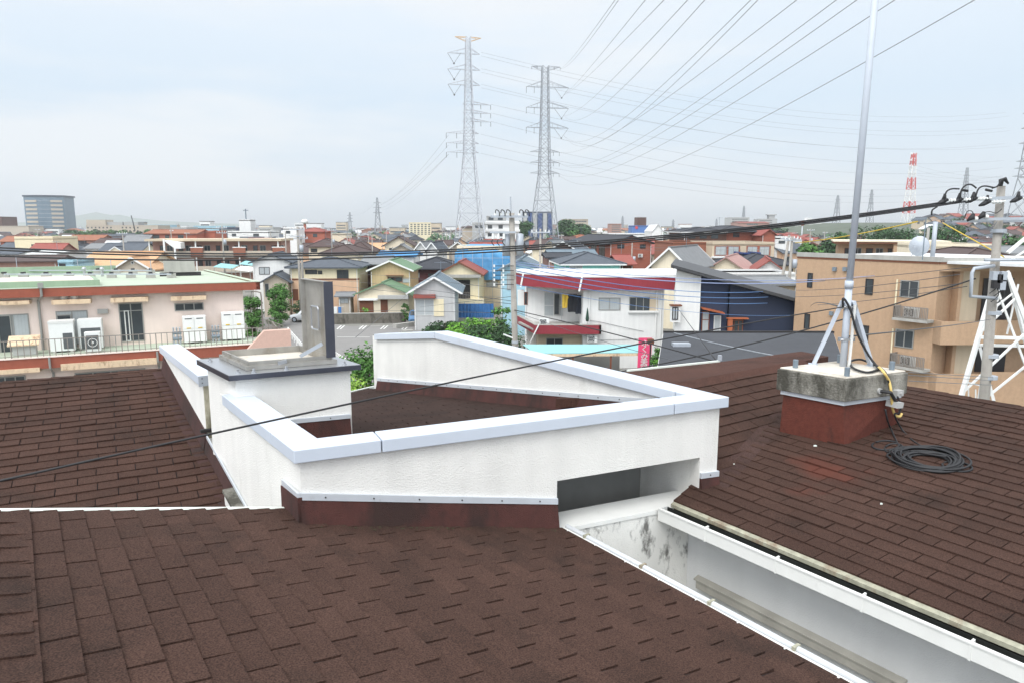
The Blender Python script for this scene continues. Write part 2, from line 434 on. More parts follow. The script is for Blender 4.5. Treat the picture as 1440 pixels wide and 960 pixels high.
# --- back wall along the right side of the ring
tB = (BEND-_bi).dot(UD); tE = (C3-_bi).dot(UD)
b = mb(M['plaster'])
B0, B1, B2 = c2i, c2i+UD*tB, c2i+UD*(tE-.05)
bz = lambda p, z: V((p.x, p.y, z))
b.extr([bz(B0, zg), bz(B1, zg), bz(B1, zw), bz(B0, zw)], NR*(BW-2*OH))
b.extr([bz(B1, zg), bz(B2, zg), bz(B2, C3.z-.055), bz(B1, zw)], NR*(BW-2*OH))
bw = wallpart('parapet_wall', 'right parapet wall sloping down at its far end', b)
t0, t1 = Bi(531.7, 530.7), Bi(923, 560.7)
k0, k1, k2 = Bi(531.7, 546), Bi(713, 568), Bi(813, 576)
INS = (k0.z-k2.z)/((k2-k0).dot(-UD)) * -1
IR = Plane(k1, WD, -NB, (k2.z-k0.z)/((k2-k0).dot(-NB)))
ts = [t0, t0+(t1-t0)*.5, t1]
skirt(bw, c2i, UD, -NR, ts, [bz(p, IR.z(p.x, p.y)-.03) for p in ts])
# --- stub of parapet beyond the hatch
b = mb(M['plaster'])
s0 = S0-C1; ta, tb = (S0-C1).dot(UD), (S1-C1).dot(UD)
s0, s1 = c1o+UD*(ta+.02), c1o+UD*(tb-.03)
b.extr([bz(s0, zg), bz(s1, zg), bz(s1, zw), bz(s0, zw)], NR*(BW-2*OH))
sw = wallpart('parapet_wall', 'short far parapet stub with a mossy end beside the left roof', b)
b = mb(mat('mossy_plaster', srgb(196,190,168), .95, var=.2, scale=9, streak=.3, grime=(srgb(96,92,70), .8, 5, .5)))
b.extr([bz(s0-UD*.004, zw-.62), bz(s0-UD*.004+NR*(BW-2*OH), zw-.62), bz(s0-UD*.004+NR*(BW-2*OH), zw-.0), bz(s0-UD*.004, zw)], UD*.004)
P_(b, 'wall_end', sw)
# --- copings: straight pieces and mitred corner pieces with open joints
def cop(name_parent, poly, zz=None, drop=None):
    b = mb(M['coping'])
    if drop is None: b.prism([(p.x, p.y) for p in poly], zt-TH, zt)
    else: b.extr([V((p.x, p.y, z)) for p, z in zip(poly, drop)], (0, 0, -TH))
    o = P_(b, 'coping', name_parent)
    md = o.modifiers.new('bev', 'BEVEL'); md.width = .006; md.segments = 2
    return o
X = lin(0); Y = lin(BW)
co, ci = isect(X['F'], X['L']), isect(Y['F'], Y['L'])
do, di = isect(X['F'], X['B']), isect(Y['F'], Y['B'])
jl = (vert(380, 607, C1, UD)-C1).dot(UD); jf = (vert(537, 622, C1, WD)-C1).dot(WD); jf2 = (vert(949, 568, C1, WD)-C1).dot(WD)
g = .005
def pf(s, w): return C1+WD*s+NB*w
def plft(s, w): return C1+UD*s+NR*w
def pb(s, w): return C2+UD*s-NR*w
ciF = (ci-C1).dot(WD)
cop(lw, [plft(jl+g, 0), plft(tA, 0), plft(tA, BW), plft(jl+g, BW)])
cop(fw, [co, pf(jf-g, 0), pf(jf-g, BW), ci, plft(jl-g, BW), plft(jl-g, 0)])
cop(fw, [pf(jf+g, 0), pf(jf2-g, 0), pf(jf2-g, BW), pf(jf+g, BW)])
jb = .42
cop(fw, [pf(jf2+g, 0), do, pb(jb-g, 0), pb(jb-g, BW), di, pf(jf2+g, BW)])
cop(bw, [pb(jb+g, 0), pb(tB-g, 0), pb(tB-g, BW), pb(jb+g, BW)])
cop(bw, [pb(tB+g, 0), pb(tE, 0), pb(tE, BW), pb(tB+g, BW)], drop=[zt, C3.z, C3.z, zt])
sc = cop(sw, [plft(ta, 0), plft(tb, 0), plft(tb, BW), plft(ta, BW)])
b = mb(M['galv'])
pe = plft(ta-.008, 0); b.extr([bz(pe-NR*.004, zt+.002), bz(pe+NR*(BW+.004), zt+.002), bz(pe+NR*(BW+.004), zt-TH-.01), bz(pe-NR*.004, zt-TH-.01)], UD*.006)
for a in (.03, .1, .17, .21):
    for zz in (.025, .07): c = pe+NR*a; b.tube([bz(c, zt-zz)-UD*.004, bz(c, zt-zz)+UD*.002], .006, M['framed'], 6)
P_(b, 'end_plate', sw)
# ---------------------------------------------------------------- roofs
SH = shingle_mat('brown_shingle', srgb(80,59,51))
SHL = shingle_mat('brown_shingle_far', srgb(79,58,50))
def part(b, nm, lbl=None, parent=None):
    o = P_(b, nm, parent)
    if lbl: o['label'] = lbl
    return o
R0 = FR.at(FR.px(37, 719.5)-VD*.15); Rk = FR.px(395, 717); Eb = FR.px(790, 742.5)
vB = (Eb-C1).dot(VD)
R0b = FR.at(R0+UD*.0); Rn = FR.at(R0-UD*6.5); En = FR.at(Eb-UD*5.2)
b = MB()
shingles(b, FR, [R0, Rk, Eb, En, Rn], SH, M['under'], phase=.1, gap=.017)
nr = part(b, 'roof', 'nearest brown shingle slope under the camera')
# the far side of the near ridge
OS = Plane(R0, UD, VD, sF)
b = MB(); shingles(b, OS, [R0, Rn, Rn-VD*2.5, R0-VD*2.5], SH, M['under'])
o = part(b, 'roof', 'slope falling away to the left of the near ridge')
b = mb(SH)
n = int(6.2/.20)
for i in range(n):
    s = -i*.20; A = R0+UD*(s-.0); B = R0+UD*(s-.235)
    for pl, sd in ((FR, VD), (OS, -VD)):
        up = V((0,0,1))
        a1 = pl.at(A+sd*.145); b1 = pl.at(B+sd*.145)
        hA, hB = .014, .026
        b.extr([A+up*hA, B+up*hB, b1+pl.n*(hB-.004), a1+pl.n*(hA-.004)], -up*.011)
part(b, 'ridge_cap', None, nr)
b = mb(M['whitedrip'])
for p, q in ((R0-VD*2.5, R0), (R0, Rk), ):
    pl = OS if p is not R0 else FR
    pp, qq = pl.at(p)+UD*.02, pl.at(q)+UD*.02
    b.bar(pp+V((0,0,-.028)), qq+V((0,0,-.028)), .05, .085)
b.bar(Rk+UD*.02+V((0,0,-.028)), Rk+WD*.14+UD*.02+V((0,0,-.05)), .05, .08)
part(b, 'verge_trim', None, nr)
b = mb(M['plaster'])
zE = Eb.z-.12
rk0 = OS.at(R0-VD*2.4)
b.extr([bz(rk0, zg), bz(Rk, zg), bz(Rk, Rk.z-.13), bz(R0, R0.z-.13), bz(rk0, rk0.z-.13)], -NB*.15)
eb2, en2 = Eb-VD*.12, En-VD*.12
b.extr([bz(eb2, zg), bz(en2, zg), bz(en2, zE), bz(eb2, zE)], -VD*.15)
part(b, 'wall', 'outer walls below the near roof slope')
b = mb(M['gutter'])
dE = (En-Eb).normalized()
b.bar(Eb+VD*.012+V((0,0,-.03)), En+VD*.012+V((0,0,-.03)), .03, .07)
b.tube([Eb+VD*.055+V((0,0,.004)), En+VD*.055+V((0,0,.004))], .022, M['pipewhite'], 10)
for k in range(8):
    c = Eb+dE*(.25+k*.62)+VD*.04
    b.bar(c-VD*.02+V((0,0,.012)), c+VD*.04+V((0,0,.012)), .02, .035, M['drip'])
part(b, 'gutter', 'white verge pipe along the right edge of the near roof', nr)
# --- left roof
gl = V((-sin(radians(29)), cos(radians(29)), 0)); cl = V((gl.y, -gl.x, 0))
la, lb = Lp(232, 522), Lp(325, 693)
LR = Plane(lb, cl, gl, (la.z-lb.z)/((la-lb).dot(gl)))
rt = LR.px(230, 518.5)
tl = LR.at(rt-cl*9.5); bt = LR.at(lb-UD*1.3); bl = LR.at(tl-gl*((rt-bt).dot(gl)))
rtx = LR.at(c1o+UD*((rt-c1o).dot(UD)))
b = MB(); shingles(b, LR, [tl, rtx, bt, bl], SHL, M['under'], phase=.2, stag=.5)
lr = part(b, 'roof', 'far left brown shingle slope below the pink building')
b = mb(SHL)
for i in range(40):
    A = rt-cl*(i*.24); B = rt-cl*(i*.24+.28)
    b.extr([A+V((0,0,.012)), B+V((0,0,.022)), LR.at(B-gl*.12)+V((0,0,.012)), LR.at(A-gl*.12)+V((0,0,.006))], V((0,0,-.012)))
    b.extr([A+V((0,0,.012)), B+V((0,0,.022)), B+gl*.13-V((0,0,.03)), A+gl*.13-V((0,0,.035))], V((0,0,-.012)))
part(b, 'ridge_cap', None, lr)
b = mb(M['under'])
b.extr([tl, rt, rt+gl*3-V((0,0,.7)), tl+gl*3-V((0,0,.7))], V((0,0,-.1)))
part(b, 'back_slope', None, lr)
b = mb(M['plaster'])
bb = bt+gl*.2
b.extr([bz(bl+gl*.2, zg), bz(bb, zg), bz(bb, bb.z-.15), bz(bl+gl*.2, (bl+gl*.2).z-.15)], gl*.15)
part(b, 'wall', 'wall below the far left roof')
# brown flashing along the left wall / stub
b = mb(M['brownflash'])
def lflash(tq0, tq1, h, out=.05, base=c1o):
    n = max(2, int((tq1-tq0)/.3))
    for i in range(n):
        a = base+UD*(tq0+(tq1-tq0)*i/n); c = base+UD*(tq0+(tq1-tq0)*(i+1)/n)
        za, zc_ = LR.z(a.x, a.y), LR.z(c.x, c.y)
        b.extr([bz(a-NR*.012, za+h), bz(c-NR*.012, zc_+h), bz(c-NR*out, zc_-.01), bz(a-NR*out, za-.01)], NR*.012)
        b.extr([bz(a-NR*out, za+.012), bz(c-NR*out, zc_+.012), bz(c-NR*(out+.1), LR.z((c-NR*(out+.1)).x, (c-NR*(out+.1)).y)+.014), bz(a-NR*(out+.1), LR.z((a-NR*(out+.1)).x, (a-NR*(out+.1)).y)+.014)], V((0,0,-.01)))
lflash(ta+.0, tb-.03, .20)
lflash(tA-.52, ta-.03, .17)
part(b, 'flashing', None, lw)
b = mb(M['strip'])
for q0_, q1_, h in ((tA-.55, ta-.05, .17), ):
    a = c1o+UD*q0_-NR*.014; c = c1o+UD*q1_-NR*.014
    b.bar(bz(a, LR.z(a.x, a.y)+h+.01), bz(c, LR.z(c.x, c.y)+h+.01), .014, .03)
part(b, 'flashing_strip', None, lw)
b = mb(M['sealgrey'])
pe = c1o+UD*(ta-.02)
b.extr([bz(pe-NR*.06, LR.z(pe.x, pe.y)+.21), bz(pe+NR*.13, LR.z(pe.x, pe.y)+.21), bz(pe+NR*.13, LR.z(pe.x, pe.y)+.24), bz(pe-NR*.06, LR.z(pe.x, pe.y)+.24)], UD*.05)
part(b, 'flashing_cap', None, sw)
# curb between left roof and left wall at the bottom
cq = Lp(331, 684)
b = MB(); q1 = cq-UD*1.0
b.extr([bz(cq-NR*.10, cq.z-.5), bz(cq-NR*.005, cq.z-.5), bz(cq-NR*.005, cq.z-.03), bz(cq-NR*.10, cq.z-.03)], -UD*1.0-V((0,0,.16)), M['plaster'])
b.extr([bz(cq-NR*.115, cq.z-.03), bz(cq-NR*.004, cq.z-.03), bz(cq-NR*.004, cq.z), bz(cq-NR*.115, cq.z)], -UD*1.0-V((0,0,.16)), M['concrete'])
part(b, 'kerb', None, lw)
# ---------------------------------------------------------------- roof hatch house
zp = zr(-1.02)
hN = at_z(322, 527.5, zp); hL = at_z(277, 505, zp); hR = at_z(507, 512, zp)
ex = (hR-hN); ey = (hL-hN); hw = ex.length; hd = ey.length; ex.normalize(); ey.normalize()
def hp(a, c, z): q = hN+ex*a+ey*c; return V((q.x, q.y, z))
def hq(b, a0, a1, c0, c1, z0, z1, m=None): b.extr([hp(a0,c0,z0), hp(a1,c0,z0), hp(a1,c1,z0), hp(a0,c1,z0)], (0,0,z1-z0), m)
b = mb(M['plaster']); hq(b, .07, hw-.07, .07, hd-.07, zr(-2.2), zp-.05)
hh = part(b, 'roof_hatch', 'white hatch house with a stainless top and open lid')
b = mb(M['stainless']); hq(b, 0, hw, 0, hd, zp-.045, zp)
o = part(b, 'top_plate', None, hh)
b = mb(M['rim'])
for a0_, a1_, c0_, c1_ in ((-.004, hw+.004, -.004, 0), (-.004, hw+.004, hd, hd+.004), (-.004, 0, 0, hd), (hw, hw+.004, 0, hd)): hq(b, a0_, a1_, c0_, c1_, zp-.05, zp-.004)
part(b, 'plate_edge_reflection', None, hh)  # dark roof reflection on the plate edge, painted as thin strips
cfx0, cfx1, cfy0, cfy1 = .17, .745, .10, .62
def hatpx(px, py, z):
    p = at_z(px, py, z)-hN; m_ = Matrix(((ex.x, ey.x), (ex.y, ey.y))).inverted(); q = m_ @ V((p.x, p.y)); return q
qn = hatpx(349.6, 520, zp); qr = hatpx(459, 507.5, zp); qb_ = hatpx(424.6, 485, zp+.075)
cfx0, cfy0 = qn.x, qn.y; cfx1 = qr.x; cfy1 = max(qb_.y, .45)
ch = .075
b = mb(M['dullsteel']); t = .02
hq(b, cfx0, cfx1, cfy0, cfy0+t, zp, zp+ch); hq(b, cfx0, cfx1, cfy1-t, cfy1, zp, zp+ch)
hq(b, cfx0, cfx0+t, cfy0+t, cfy1-t, zp, zp+ch); hq(b, cfx1-t, cfx1, cfy0+t, cfy1-t, zp, zp+ch)
hq(b, cfx0-.03, cfx1+.03, cfy0-.035, cfy0, zp+.002, zp+.04)
hq(b, cfx0-.03, cfx0, cfy0, cfy1, zp+.002, zp+.04)
part(b, 'hatch_curb', None, hh)
b = mb(M['contop']); hq(b, cfx0+t, cfx1-t, cfy0+t, cfy1-t, zp+.001, zp+.012); part(b, 'hatch_floor', None, hh)
lh = .745
def solve_c(a, pxx):
    lo_, hi_ = 0.2, 1.2
    for _ in range(30):
        md_ = (lo_+hi_)/2
        if proj(hp(a, md_, zp+.1))[0] > pxx: lo_ = md_
        else: hi_ = md_
    return lo_
cfx1 -= .05
cback = solve_c(cfx1+.0, 427)
b = mb(M['dullsteel'])
ly0, ly1 = cfy0-.01, cback
hq(b, cfx1+.035, cfx1+.043, ly0, ly1, zp+.03, zp+.03+lh)
for c0, c1 in ((ly0, ly0+.008), (ly1-.008, ly1)): hq(b, cfx1-.008, cfx1+.035, c0, c1, zp+.06, zp+.03+lh)
hq(b, cfx1-.008, cfx1+.035, ly0+.008, ly1-.008, zp+.022+lh, zp+.03+lh)
o = part(b, 'hatch_lid', None, hh)
b = mb(M['stainless'])
hq(b, cfx1-.010, cfx1+.075, ly0-.010, ly0-.001, zp+.06, zp+.03+lh)
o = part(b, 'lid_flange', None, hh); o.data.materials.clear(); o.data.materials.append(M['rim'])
b = mb(M['stainless'])
zc0 = zp+.03+lh*.36; zc1 = zp+.03+lh*.66; cy = (ly0+ly1)/2-.02
hx = cfx1+.035
pts = [hp(hx, cy+.06, zc0), hp(hx-.05, cy+.06, zc0)]
loop = []
for (c, z) in ((cy+.05, zc0), (cy-.05, zc0), (cy-.05, zc1), (cy+.05, zc1)):
    pass
hl = []
w2, hz = .085, (zc1-zc0)/2; zm = (zc0+zc1)/2; rr = .025
for k, (sx, sz) in enumerate(((1,1), (1,-1), (-1,-1), (-1,1))):
    for q in range(5):
        an = (pi/2*(q/4)); 
        if k == 0: dx, dz = sin(an), cos(an)
        elif k == 1: dx, dz = cos(an), -sin(an)
        elif k == 2: dx, dz = -sin(an), -cos(an)
        else: dx, dz = -cos(an), sin(an)
        hl.append(hp(hx-.03, cy+sx*(w2-rr)+dx*rr, zm+sz*(hz-rr)+dz*rr))
hl.append(hl[0])
b.tube(hl, .0085, None, 8)
for z in (zc0, zc1): b.tube([hp(hx, cy, z), hp(hx-.03, cy, z)], .008)
o = part(b, 'handle', None, hh)
b = mb(M['galv'])
b.bar(hp(cfx1-.03, ly0+.03, zp+.19), hp(cfx1-.20, cfy0+.12, zp+.07), .012, .035)
part(b, 'stay_arm', None, hh)
for a, c in ((.10, .08), (.22, .045), (.5, .04), (hw-.13, .05), (hw-.1, .4), (.07, hd-.18), (.3, hd-.06)):
    b = mb(M['stainless']); b.tube([hp(a, c, zp), hp(a, c, zp+.012)], .022, None, 8); b.tube([hp(a, c, zp+.01), hp(a, c, zp+.035)], .012, None, 8); part(b, 'bolt', None, hh)
b = mb(M['stainless']); b.bar(hp(cfx0+.25, cfy0-.02, zp+.045), hp(cfx0+.33, cfy0-.02, zp+.06), .03, .03); part(b, 'latch', None, hh)
# strip along the bottom of the hatch house, near face
nf = hN+ey*.07; nfp = lambda px, py: vert(px, py, nf, ex)
ht0, ht1 = nfp(415, 590), nfp(492, 581)
nE = V((ex.y, -ex.x, 0))
skirt(hh, nf, ex, nE, [ht0-ex*.25+V((0,0,.02)), ht1], [V((p.x, p.y, IR.z(p.x, p.y)-.03)) for p in (ht0-ex*.25, ht1)], hs=.04)
# --- inner roof
ie0, ie1 = IR.px(490, 553), IR.px(529, 543.5)
de = (ie1-ie0).normalized(); eleft = ie0-de*2.2
b = MB()
ipoly = [IR.at(c1i-NB*.05), IR.at(c2i-NB*.05), IR.at(isect((c2i, UD), (ie1, de))), IR.at(eleft)]
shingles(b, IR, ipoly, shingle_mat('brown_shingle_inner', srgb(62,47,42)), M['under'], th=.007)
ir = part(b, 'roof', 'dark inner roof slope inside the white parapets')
b = mb(M['whitedrip']); b.bar(IR.at(eleft)+V((0,0,.0)), IR.at(ie1+de*.02)+V((0,0,.0)), .04, .06); part(b, 'drip_edge', None, ir)
# ---------------------------------------------------------------- right roof
sR = .12
E0 = at_z(962, 711, zr(-1.9))
PR2 = Plane(E0, UD, VD, sR)
V1 = PR2.px(1096, 585); V0 = PR2.at(V0)
s1 = (V1.z-V0.z)/((V1-V0).dot(UD))
PR1 = Plane(V0, VD, UD, s1)
rg2 = PR2.px(1280, 544.5)
vdir = (V1-V0)
XV = V0+vdir*((rg2-V0).dot(VD)/vdir.dot(VD))       # valley meets right ridge
rg1 = PR1.px(1050, 523)
r1L = PR1.at(isect((rg1, VD), (C2-NR*.05, UD))); r1R = PR1.at(rg1+VD*((XV-rg1).dot(VD)))
Lw = PR1.at(c2o+UD*.0)
# pedestal position (needed for the stain)
pN = PR2.px(1187, 627)
SHR = shingle_mat('brown_shingle_right', srgb(79,58,50), red=[(PR2.px(1168, 662), .36), (PR2.px(1122, 692), .10), (PR2.px(1235, 640), .05)])
Eeb = PR2.at(E0+UD*.12); Een = PR2.at(E0-UD*6); r2n = PR2.at(rg2-UD*5)
b = MB(); shingles(b, PR2, [V0, XV, r2n, Een, Eeb], SHR, M['under'], phase=.35)
rr2 = part(b, 'roof', 'right brown shingle slope carrying the mast pedestal')
b = MB(); shingles(b, PR1, [PR1.at(V0-UD*.02), PR1.at(XV), r1R, r1L, PR1.at(C2-NR*.05+UD*.05)], SHR, M['under'], phase=.0)
rr1 = part(b, 'roof', 'small shingle slope behind the right parapet corner')
b = mb(SHR)
for i in range(30):
    A = rg2+UD*1.3-UD*(i*.24); B = A-UD*.28
    b.extr([A+V((0,0,.012)), B+V((0,0,.02)), PR2.at(B-VD*.11)+V((0,0,.012)), PR2.at(A-VD*.11)+V((0,0,.008))], V((0,0,-.012)))
    b.extr([A+V((0,0,.012)), B+V((0,0,.02)), B+VD*.13-V((0,0,.03)), A+VD*.13-V((0,0,.035))], V((0,0,-.012)))
part(b, 'ridge_cap', None, rr2)
memb = shingle_mat('roof_membrane', srgb(86,60,52))
b = mb(memb)
vs = vdir.normalized()
vn = (PR1.n+PR2.n).normalized(); vx = vs.cross(vn)
q0, q1 = V0-vs*.05, XV
b.face([q0-vx*.13+V((0,0,.012)), q0+V((0,0,.006)), q1+V((0,0,.006)), q1-vx*.13+V((0,0,.012))])
mv = shingle_mat('valley_membrane', srgb(82,62,57))
b = mb(mv)
def pr(p, sgn, w):
    q = p+V((vs.y, -vs.x, 0))*sgn*w
    z = max(PR1.z(q.x, q.y), PR2.z(q.x, q.y)); return V((q.x, q.y, z+.016))
for i in range(6):
    a = V0.lerp(XV, i/6)-vs*(.12 if i == 0 else 0); c = V0.lerp(XV, (i+1)/6)
    for w0, w1 in ((-.07, 0), (0, .12)):
        b.face([pr(a, 1, w0), pr(a, 1, w1), pr(c, 1, w1), pr(c, 1, w0)])
part(b, 'valley_lining', None, rr1)
# membrane slope beyond the small ridge
FS = Plane(r1L, VD, -UD, .14)
fL, fR_ = FS.px(882, 522), FS.px(1012, 508.5)
b = mb(memb)
cornerR = FS.at(r1R+VD*.6)
b.extr([r1L+V((0,0,.012)), cornerR+V((0,0,.012)), FS.at(fR_+VD*1.6-UD*.3), fR_, fL, FS.at(r1L+UD*.5-VD*.3)], V((0,0,-.1)))
o = part(b, 'roof', 'smooth reddish membrane slope beyond the small ridge')
b2 = mb(memb)
b2.extr([r1L+V((0,0,.03)), r1R+V((0,0,.03)), PR1.at(r1R-UD*.13)+V((0,0,.016)), PR1.at(r1L-UD*.13)+V((0,0,.016))], V((0,0,-.012)))
b2.extr([r1L+V((0,0,.03)), r1R+V((0,0,.03)), FS.at(r1R+UD*.1)+V((0,0,.02)), FS.at(r1L+UD*.1)+V((0,0,.02))], V((0,0,-.012)))
part(b2, 'ridge_cap', None, rr1)
b = mb(M['whitedrip']); b.bar(fL, fR_, .04, .05); b.bar(fR_+V((0,0,.02)), fR_+V((0,0,.1)), .05, .05, M['galv']); part(b, 'drip_edge', None, o)
b = mb(M['under'])
b.extr([PR2.at(XV), r2n, r2n+VD*3-V((0,0,.7)), XV+VD*3-V((0,0,.7))], V((0,0,-.08)))
part(b, 'back_slope', None, rr2)
# eave edge, gutter, long wall, window hood
b = mb(M['drip'])
b.extr([Eeb+V((0,0,.004)), Een+V((0,0,.004)), Een-VD*.034-V((0,0,.010)), Eeb-VD*.034-V((0,0,.010))], V((0,0,-.03)))
part(b, 'drip_edge', None, rr2)
gz = at_z(948, 724, E0.z-.05); 
G0 = E0+UD*.16; G1 = E0-UD*6
b = mb(M['gutter'])
GW = .128
def gsec(p, off, z0, z1, w, m=None):
    q0, q1 = bz(G0-VD*off, 0), bz(G1-VD*off, 0)
    b.extr([bz(q0, E0.z+z0), bz(q0-VD*w, E0.z+z0), bz(q0-VD*w, E0.z+z1), bz(q0, E0.z+z1)], q1-q0, m)
gsec(0, GW, -.15, -.045, .012)
gsec(0, GW-.006, -.050, -.038, .026)
gsec(0, .02, -.15, -.138, GW-.02)
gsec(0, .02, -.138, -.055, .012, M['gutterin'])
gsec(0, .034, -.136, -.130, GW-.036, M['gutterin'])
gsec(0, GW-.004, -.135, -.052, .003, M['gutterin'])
b.extr([bz(G0-VD*.02, E0.z-.15), bz(G0-VD*(GW+.012), E0.z-.15), bz(G0-VD*(GW+.012), E0.z-.045), bz(G0-VD*.02, E0.z-.045)], UD*.01)
gt = part(b, 'gutter', 'white box gutter along the right roof', rr2)
for k in range(6):
    b = mb(M['gutter'])
    c = G0-UD*(.5+k*.66)
    b.extr([bz(c-VD*(GW-.03), E0.z-.16), bz(c-VD*(GW+.016), E0.z-.155), bz(c-VD*(GW+.016), E0.z-.034), bz(c-VD*(GW-.03), E0.z-.03)], -UD*.014)
    part(b, 'gutter_bracket', None, rr2)
wc = fpt(sF_(Fp(968, 745)), 0)
stain = mat('stained_wall', srgb(228,227,222), .9, var=.05, scale=3, bump=.35, bscale=90, streak=.08, grime=(srgb(66,64,60), .85, 9.0, .53))
b = mb(stain)
w0, w1 = fpt(so_l-.05, 0)-NB*.002, wc-NB*.002
b.extr([bz(w0, zg), bz(w1, zg), bz(w1, z_sill-.03), bz(w0, z_sill-.03)], NB*.05)
part(b, 'wall', 'moss streaked end wall of the light well')
b = mb(mat('well_wall', srgb(216,217,217), .9, var=.04, scale=1.5, bump=.25, bscale=90, streak=.06))
w2 = wc-UD*7
b.extr([bz(wc, zg), bz(w2, zg), bz(w2, E0.z-.06), bz(wc, E0.z-.06)], VD*.15)
lwal = part(b, 'wall', 'long pale wall of the light well under the gutter')
wp = lambda px, py: vert(px, py, wc, UD)
h0, h1 = wp(984, 812), wp(1272, 955)
zh = (h0.z+h1.z)/2; h0.z = h1.z = zh
b = mb(mat('hood_concrete', srgb(168,165,156), .95, var=.1, scale=4, streak=.2, grime=(srgb(120,116,104), .6, 3, .55)))
b.extr([bz(h0, zh), bz(h0-VD*.05, zh-.012), bz(h0-VD*.05, zh-.085), bz(h0, zh-.085)], h1-h0)
b.extr([bz(h0+UD*.02, zh+.018), bz(h0+UD*.02-VD*.06, zh), bz(h0+UD*.02-VD*.06, zh-.012), bz(h0+UD*.02, zh+.002)], (h1-h0)-UD*.04)
part(b, 'window_hood', None, lwal)
# ---------------------------------------------------------------- mast pedestal
pL = PR2.px(1096, 608); pRr = PR2.px(1263, 595)
ax = (pRr-pN); ay = (pL-pN); ax.z = ay.z = 0; aw, ah = ax.length, ay.length; ax.normalize(); ay.normalize()
nrm = V((ax.y, -ax.x, 0))
ov = .045
nc = pN-ax*ov*.8-ay*ov*.8
ztop = vert(1190.6, 531, V((nc.x, nc.y, 0)), V((1,0,0))).z; zbt = vert(1189.5, 565, V((nc.x, nc.y, 0)), V((1,0,0))).z
bw_, bd_ = None, None
tR = at_z(1278, 520.5, ztop); tL = at_z(1093, 515.5, ztop)
nc = bz(at_z(1190.6, 531, ztop), 0); ax2 = bz(tR, 0)-nc; ay2 = bz(tL, 0)-nc; bw_, bd_ = ax2.length, ay2.length; ax2.normalize(); ay2.normalize()
def cp(a, c, z): q = nc+ax2*a+ay2*c; return V((q.x, q.y, z))
def cq_(b, a0, a1, c0, c1, z0, z1, m=None): b.extr([cp(a0,c0,z0), cp(a1,c0,z0), cp(a1,c1,z0), cp(a0,c1,z0)], (0,0,z1-z0), m)
b = mb(M['redped'])
mrg = .05
top = [cp(mrg, mrg, zbt), cp(bw_-mrg, mrg, zbt), cp(bw_-mrg, bd_-mrg, zbt), cp(mrg, bd_-mrg, zbt)]
bot = [bz(pN, pN.z-.02), bz(pRr, pRr.z-.02), bz(pRr+pL-pN, PR2.z((pRr+pL-pN).x, (pRr+pL-pN).y)-.02), bz(pL, pL.z-.02)]
b.add(top+bot, [(0,1,2,3), (4,5,1,0), (5,6,2,1), (6,7,3,2), (7,4,0,3), (7,6,5,4)])
ped = part(b, 'mast_pedestal', 'red flashed pedestal with a stained concrete block')
b = mb(M['concrete']); cq_(b, 0, bw_, 0, bd_, zbt, ztop-.02)
o = part(b, 'concrete_block', None, ped); md = o.modifiers.new('bev', 'BEVEL'); md.width = .008; md.segments = 2
b = mb(M['contop']); cq_(b, .015, bw_-.015, .015, bd_-.015, ztop-.02, ztop)
o = part(b, 'block_top', None, ped); md = o.modifiers.new('bev', 'BEVEL'); md.width = .012; md.segments = 2
b = mb(M['strip']); cq_(b, mrg-.02, bw_-mrg+.02, mrg-.02, bd_-mrg+.02, zbt-.045, zbt+.0)
part(b, 'flashing_strip', None, ped)
for a, c in ((.10, .07), (bw_-.10, .10), (.10, bd_-.12), (bw_-.12, bd_-.10)):
    b = mb(M['galvdk']); b.tube([cp(a, c, ztop), cp(a, c, ztop+.085)], .026, None, 10); part(b, 'anchor_bolt', None, ped)
b = mb(M['pvc'])
jx = on_plane(1248, 563, cp(0, 0, 0), nrm)
def near_face(px, py, off=0.): return on_plane(px, py, cp(0, 0, 0)+V((ax2.y, -ax2.x, 0))*off, V((ax2.y, -ax2.x, 0)))
fn = V((ax2.y, -ax2.x, 0))
j1 = near_face(1259, 551); b.extr([j1-ax2*.045-V((0,0,.03)), j1+ax2*.045-V((0,0,.03)), j1+ax2*.045+V((0,0,.03)), j1-ax2*.045+V((0,0,.03))], fn*.06)
j2 = near_face(1250, 565); b.extr([j2-ax2*.05-V((0,0,.028)), j2+ax2*.04-V((0,0,.035)), j2+ax2*.05+V((0,0,.02)), j2-ax2*.04+V((0,0,.03))], fn*.13)
j0 = near_face(1236, 549); b.tube([j0, j0+fn*.02], .03, None, 12)
b.tube([j0+fn*.0, j0+fn*.1+ax2*.04, j2+fn*.08+V((0,0,.02))], .018, M['cable'], 8)
for j in (j1, ): b.tube([j+fn*.06-V((0,0,.0)), j+fn*.075], .012, None, 8)
part(b, 'junction_box', None, ped)
# ---------------------------------------------------------------- mast
zr0 = ztop
mb0 = at_z(1185.5, 514.5, ztop+.0)
mroot = thing('antenna_mast', 'tall pale grey steel mast on three splayed legs, standing on the stained concrete block', 'mast', tuple(mb0))
MO = mb0
mtop = vert(1245, -160, mb0, V((1,0,0)))
mt = V((mtop.x, mb0.y+.0, mtop.z))
zk = vert(1192, 402, mb0, V((1,0,0))).z-MO.z
b = mb(M['mast'])
hTop = mt.z-MO.z
b.tube([(0,0,0), (.0,0,zk)], .036, None, 14); b.build('lower_tube', mroot, True)
b = mb(M['mast']); b.tube([(0,0,zk-.08), (mt.x-MO.x,0,hTop)], .034, None, 14); b.build('pole', mroot, True)
b = mb(M['mast']); b.tube([(0,0,zk-.03), (0,0,zk+.05)], .043, None, 14); b.build('collar', mroot, True)
zb = vert(1191, 424, mb0, V((1,0,0))).z-MO.z
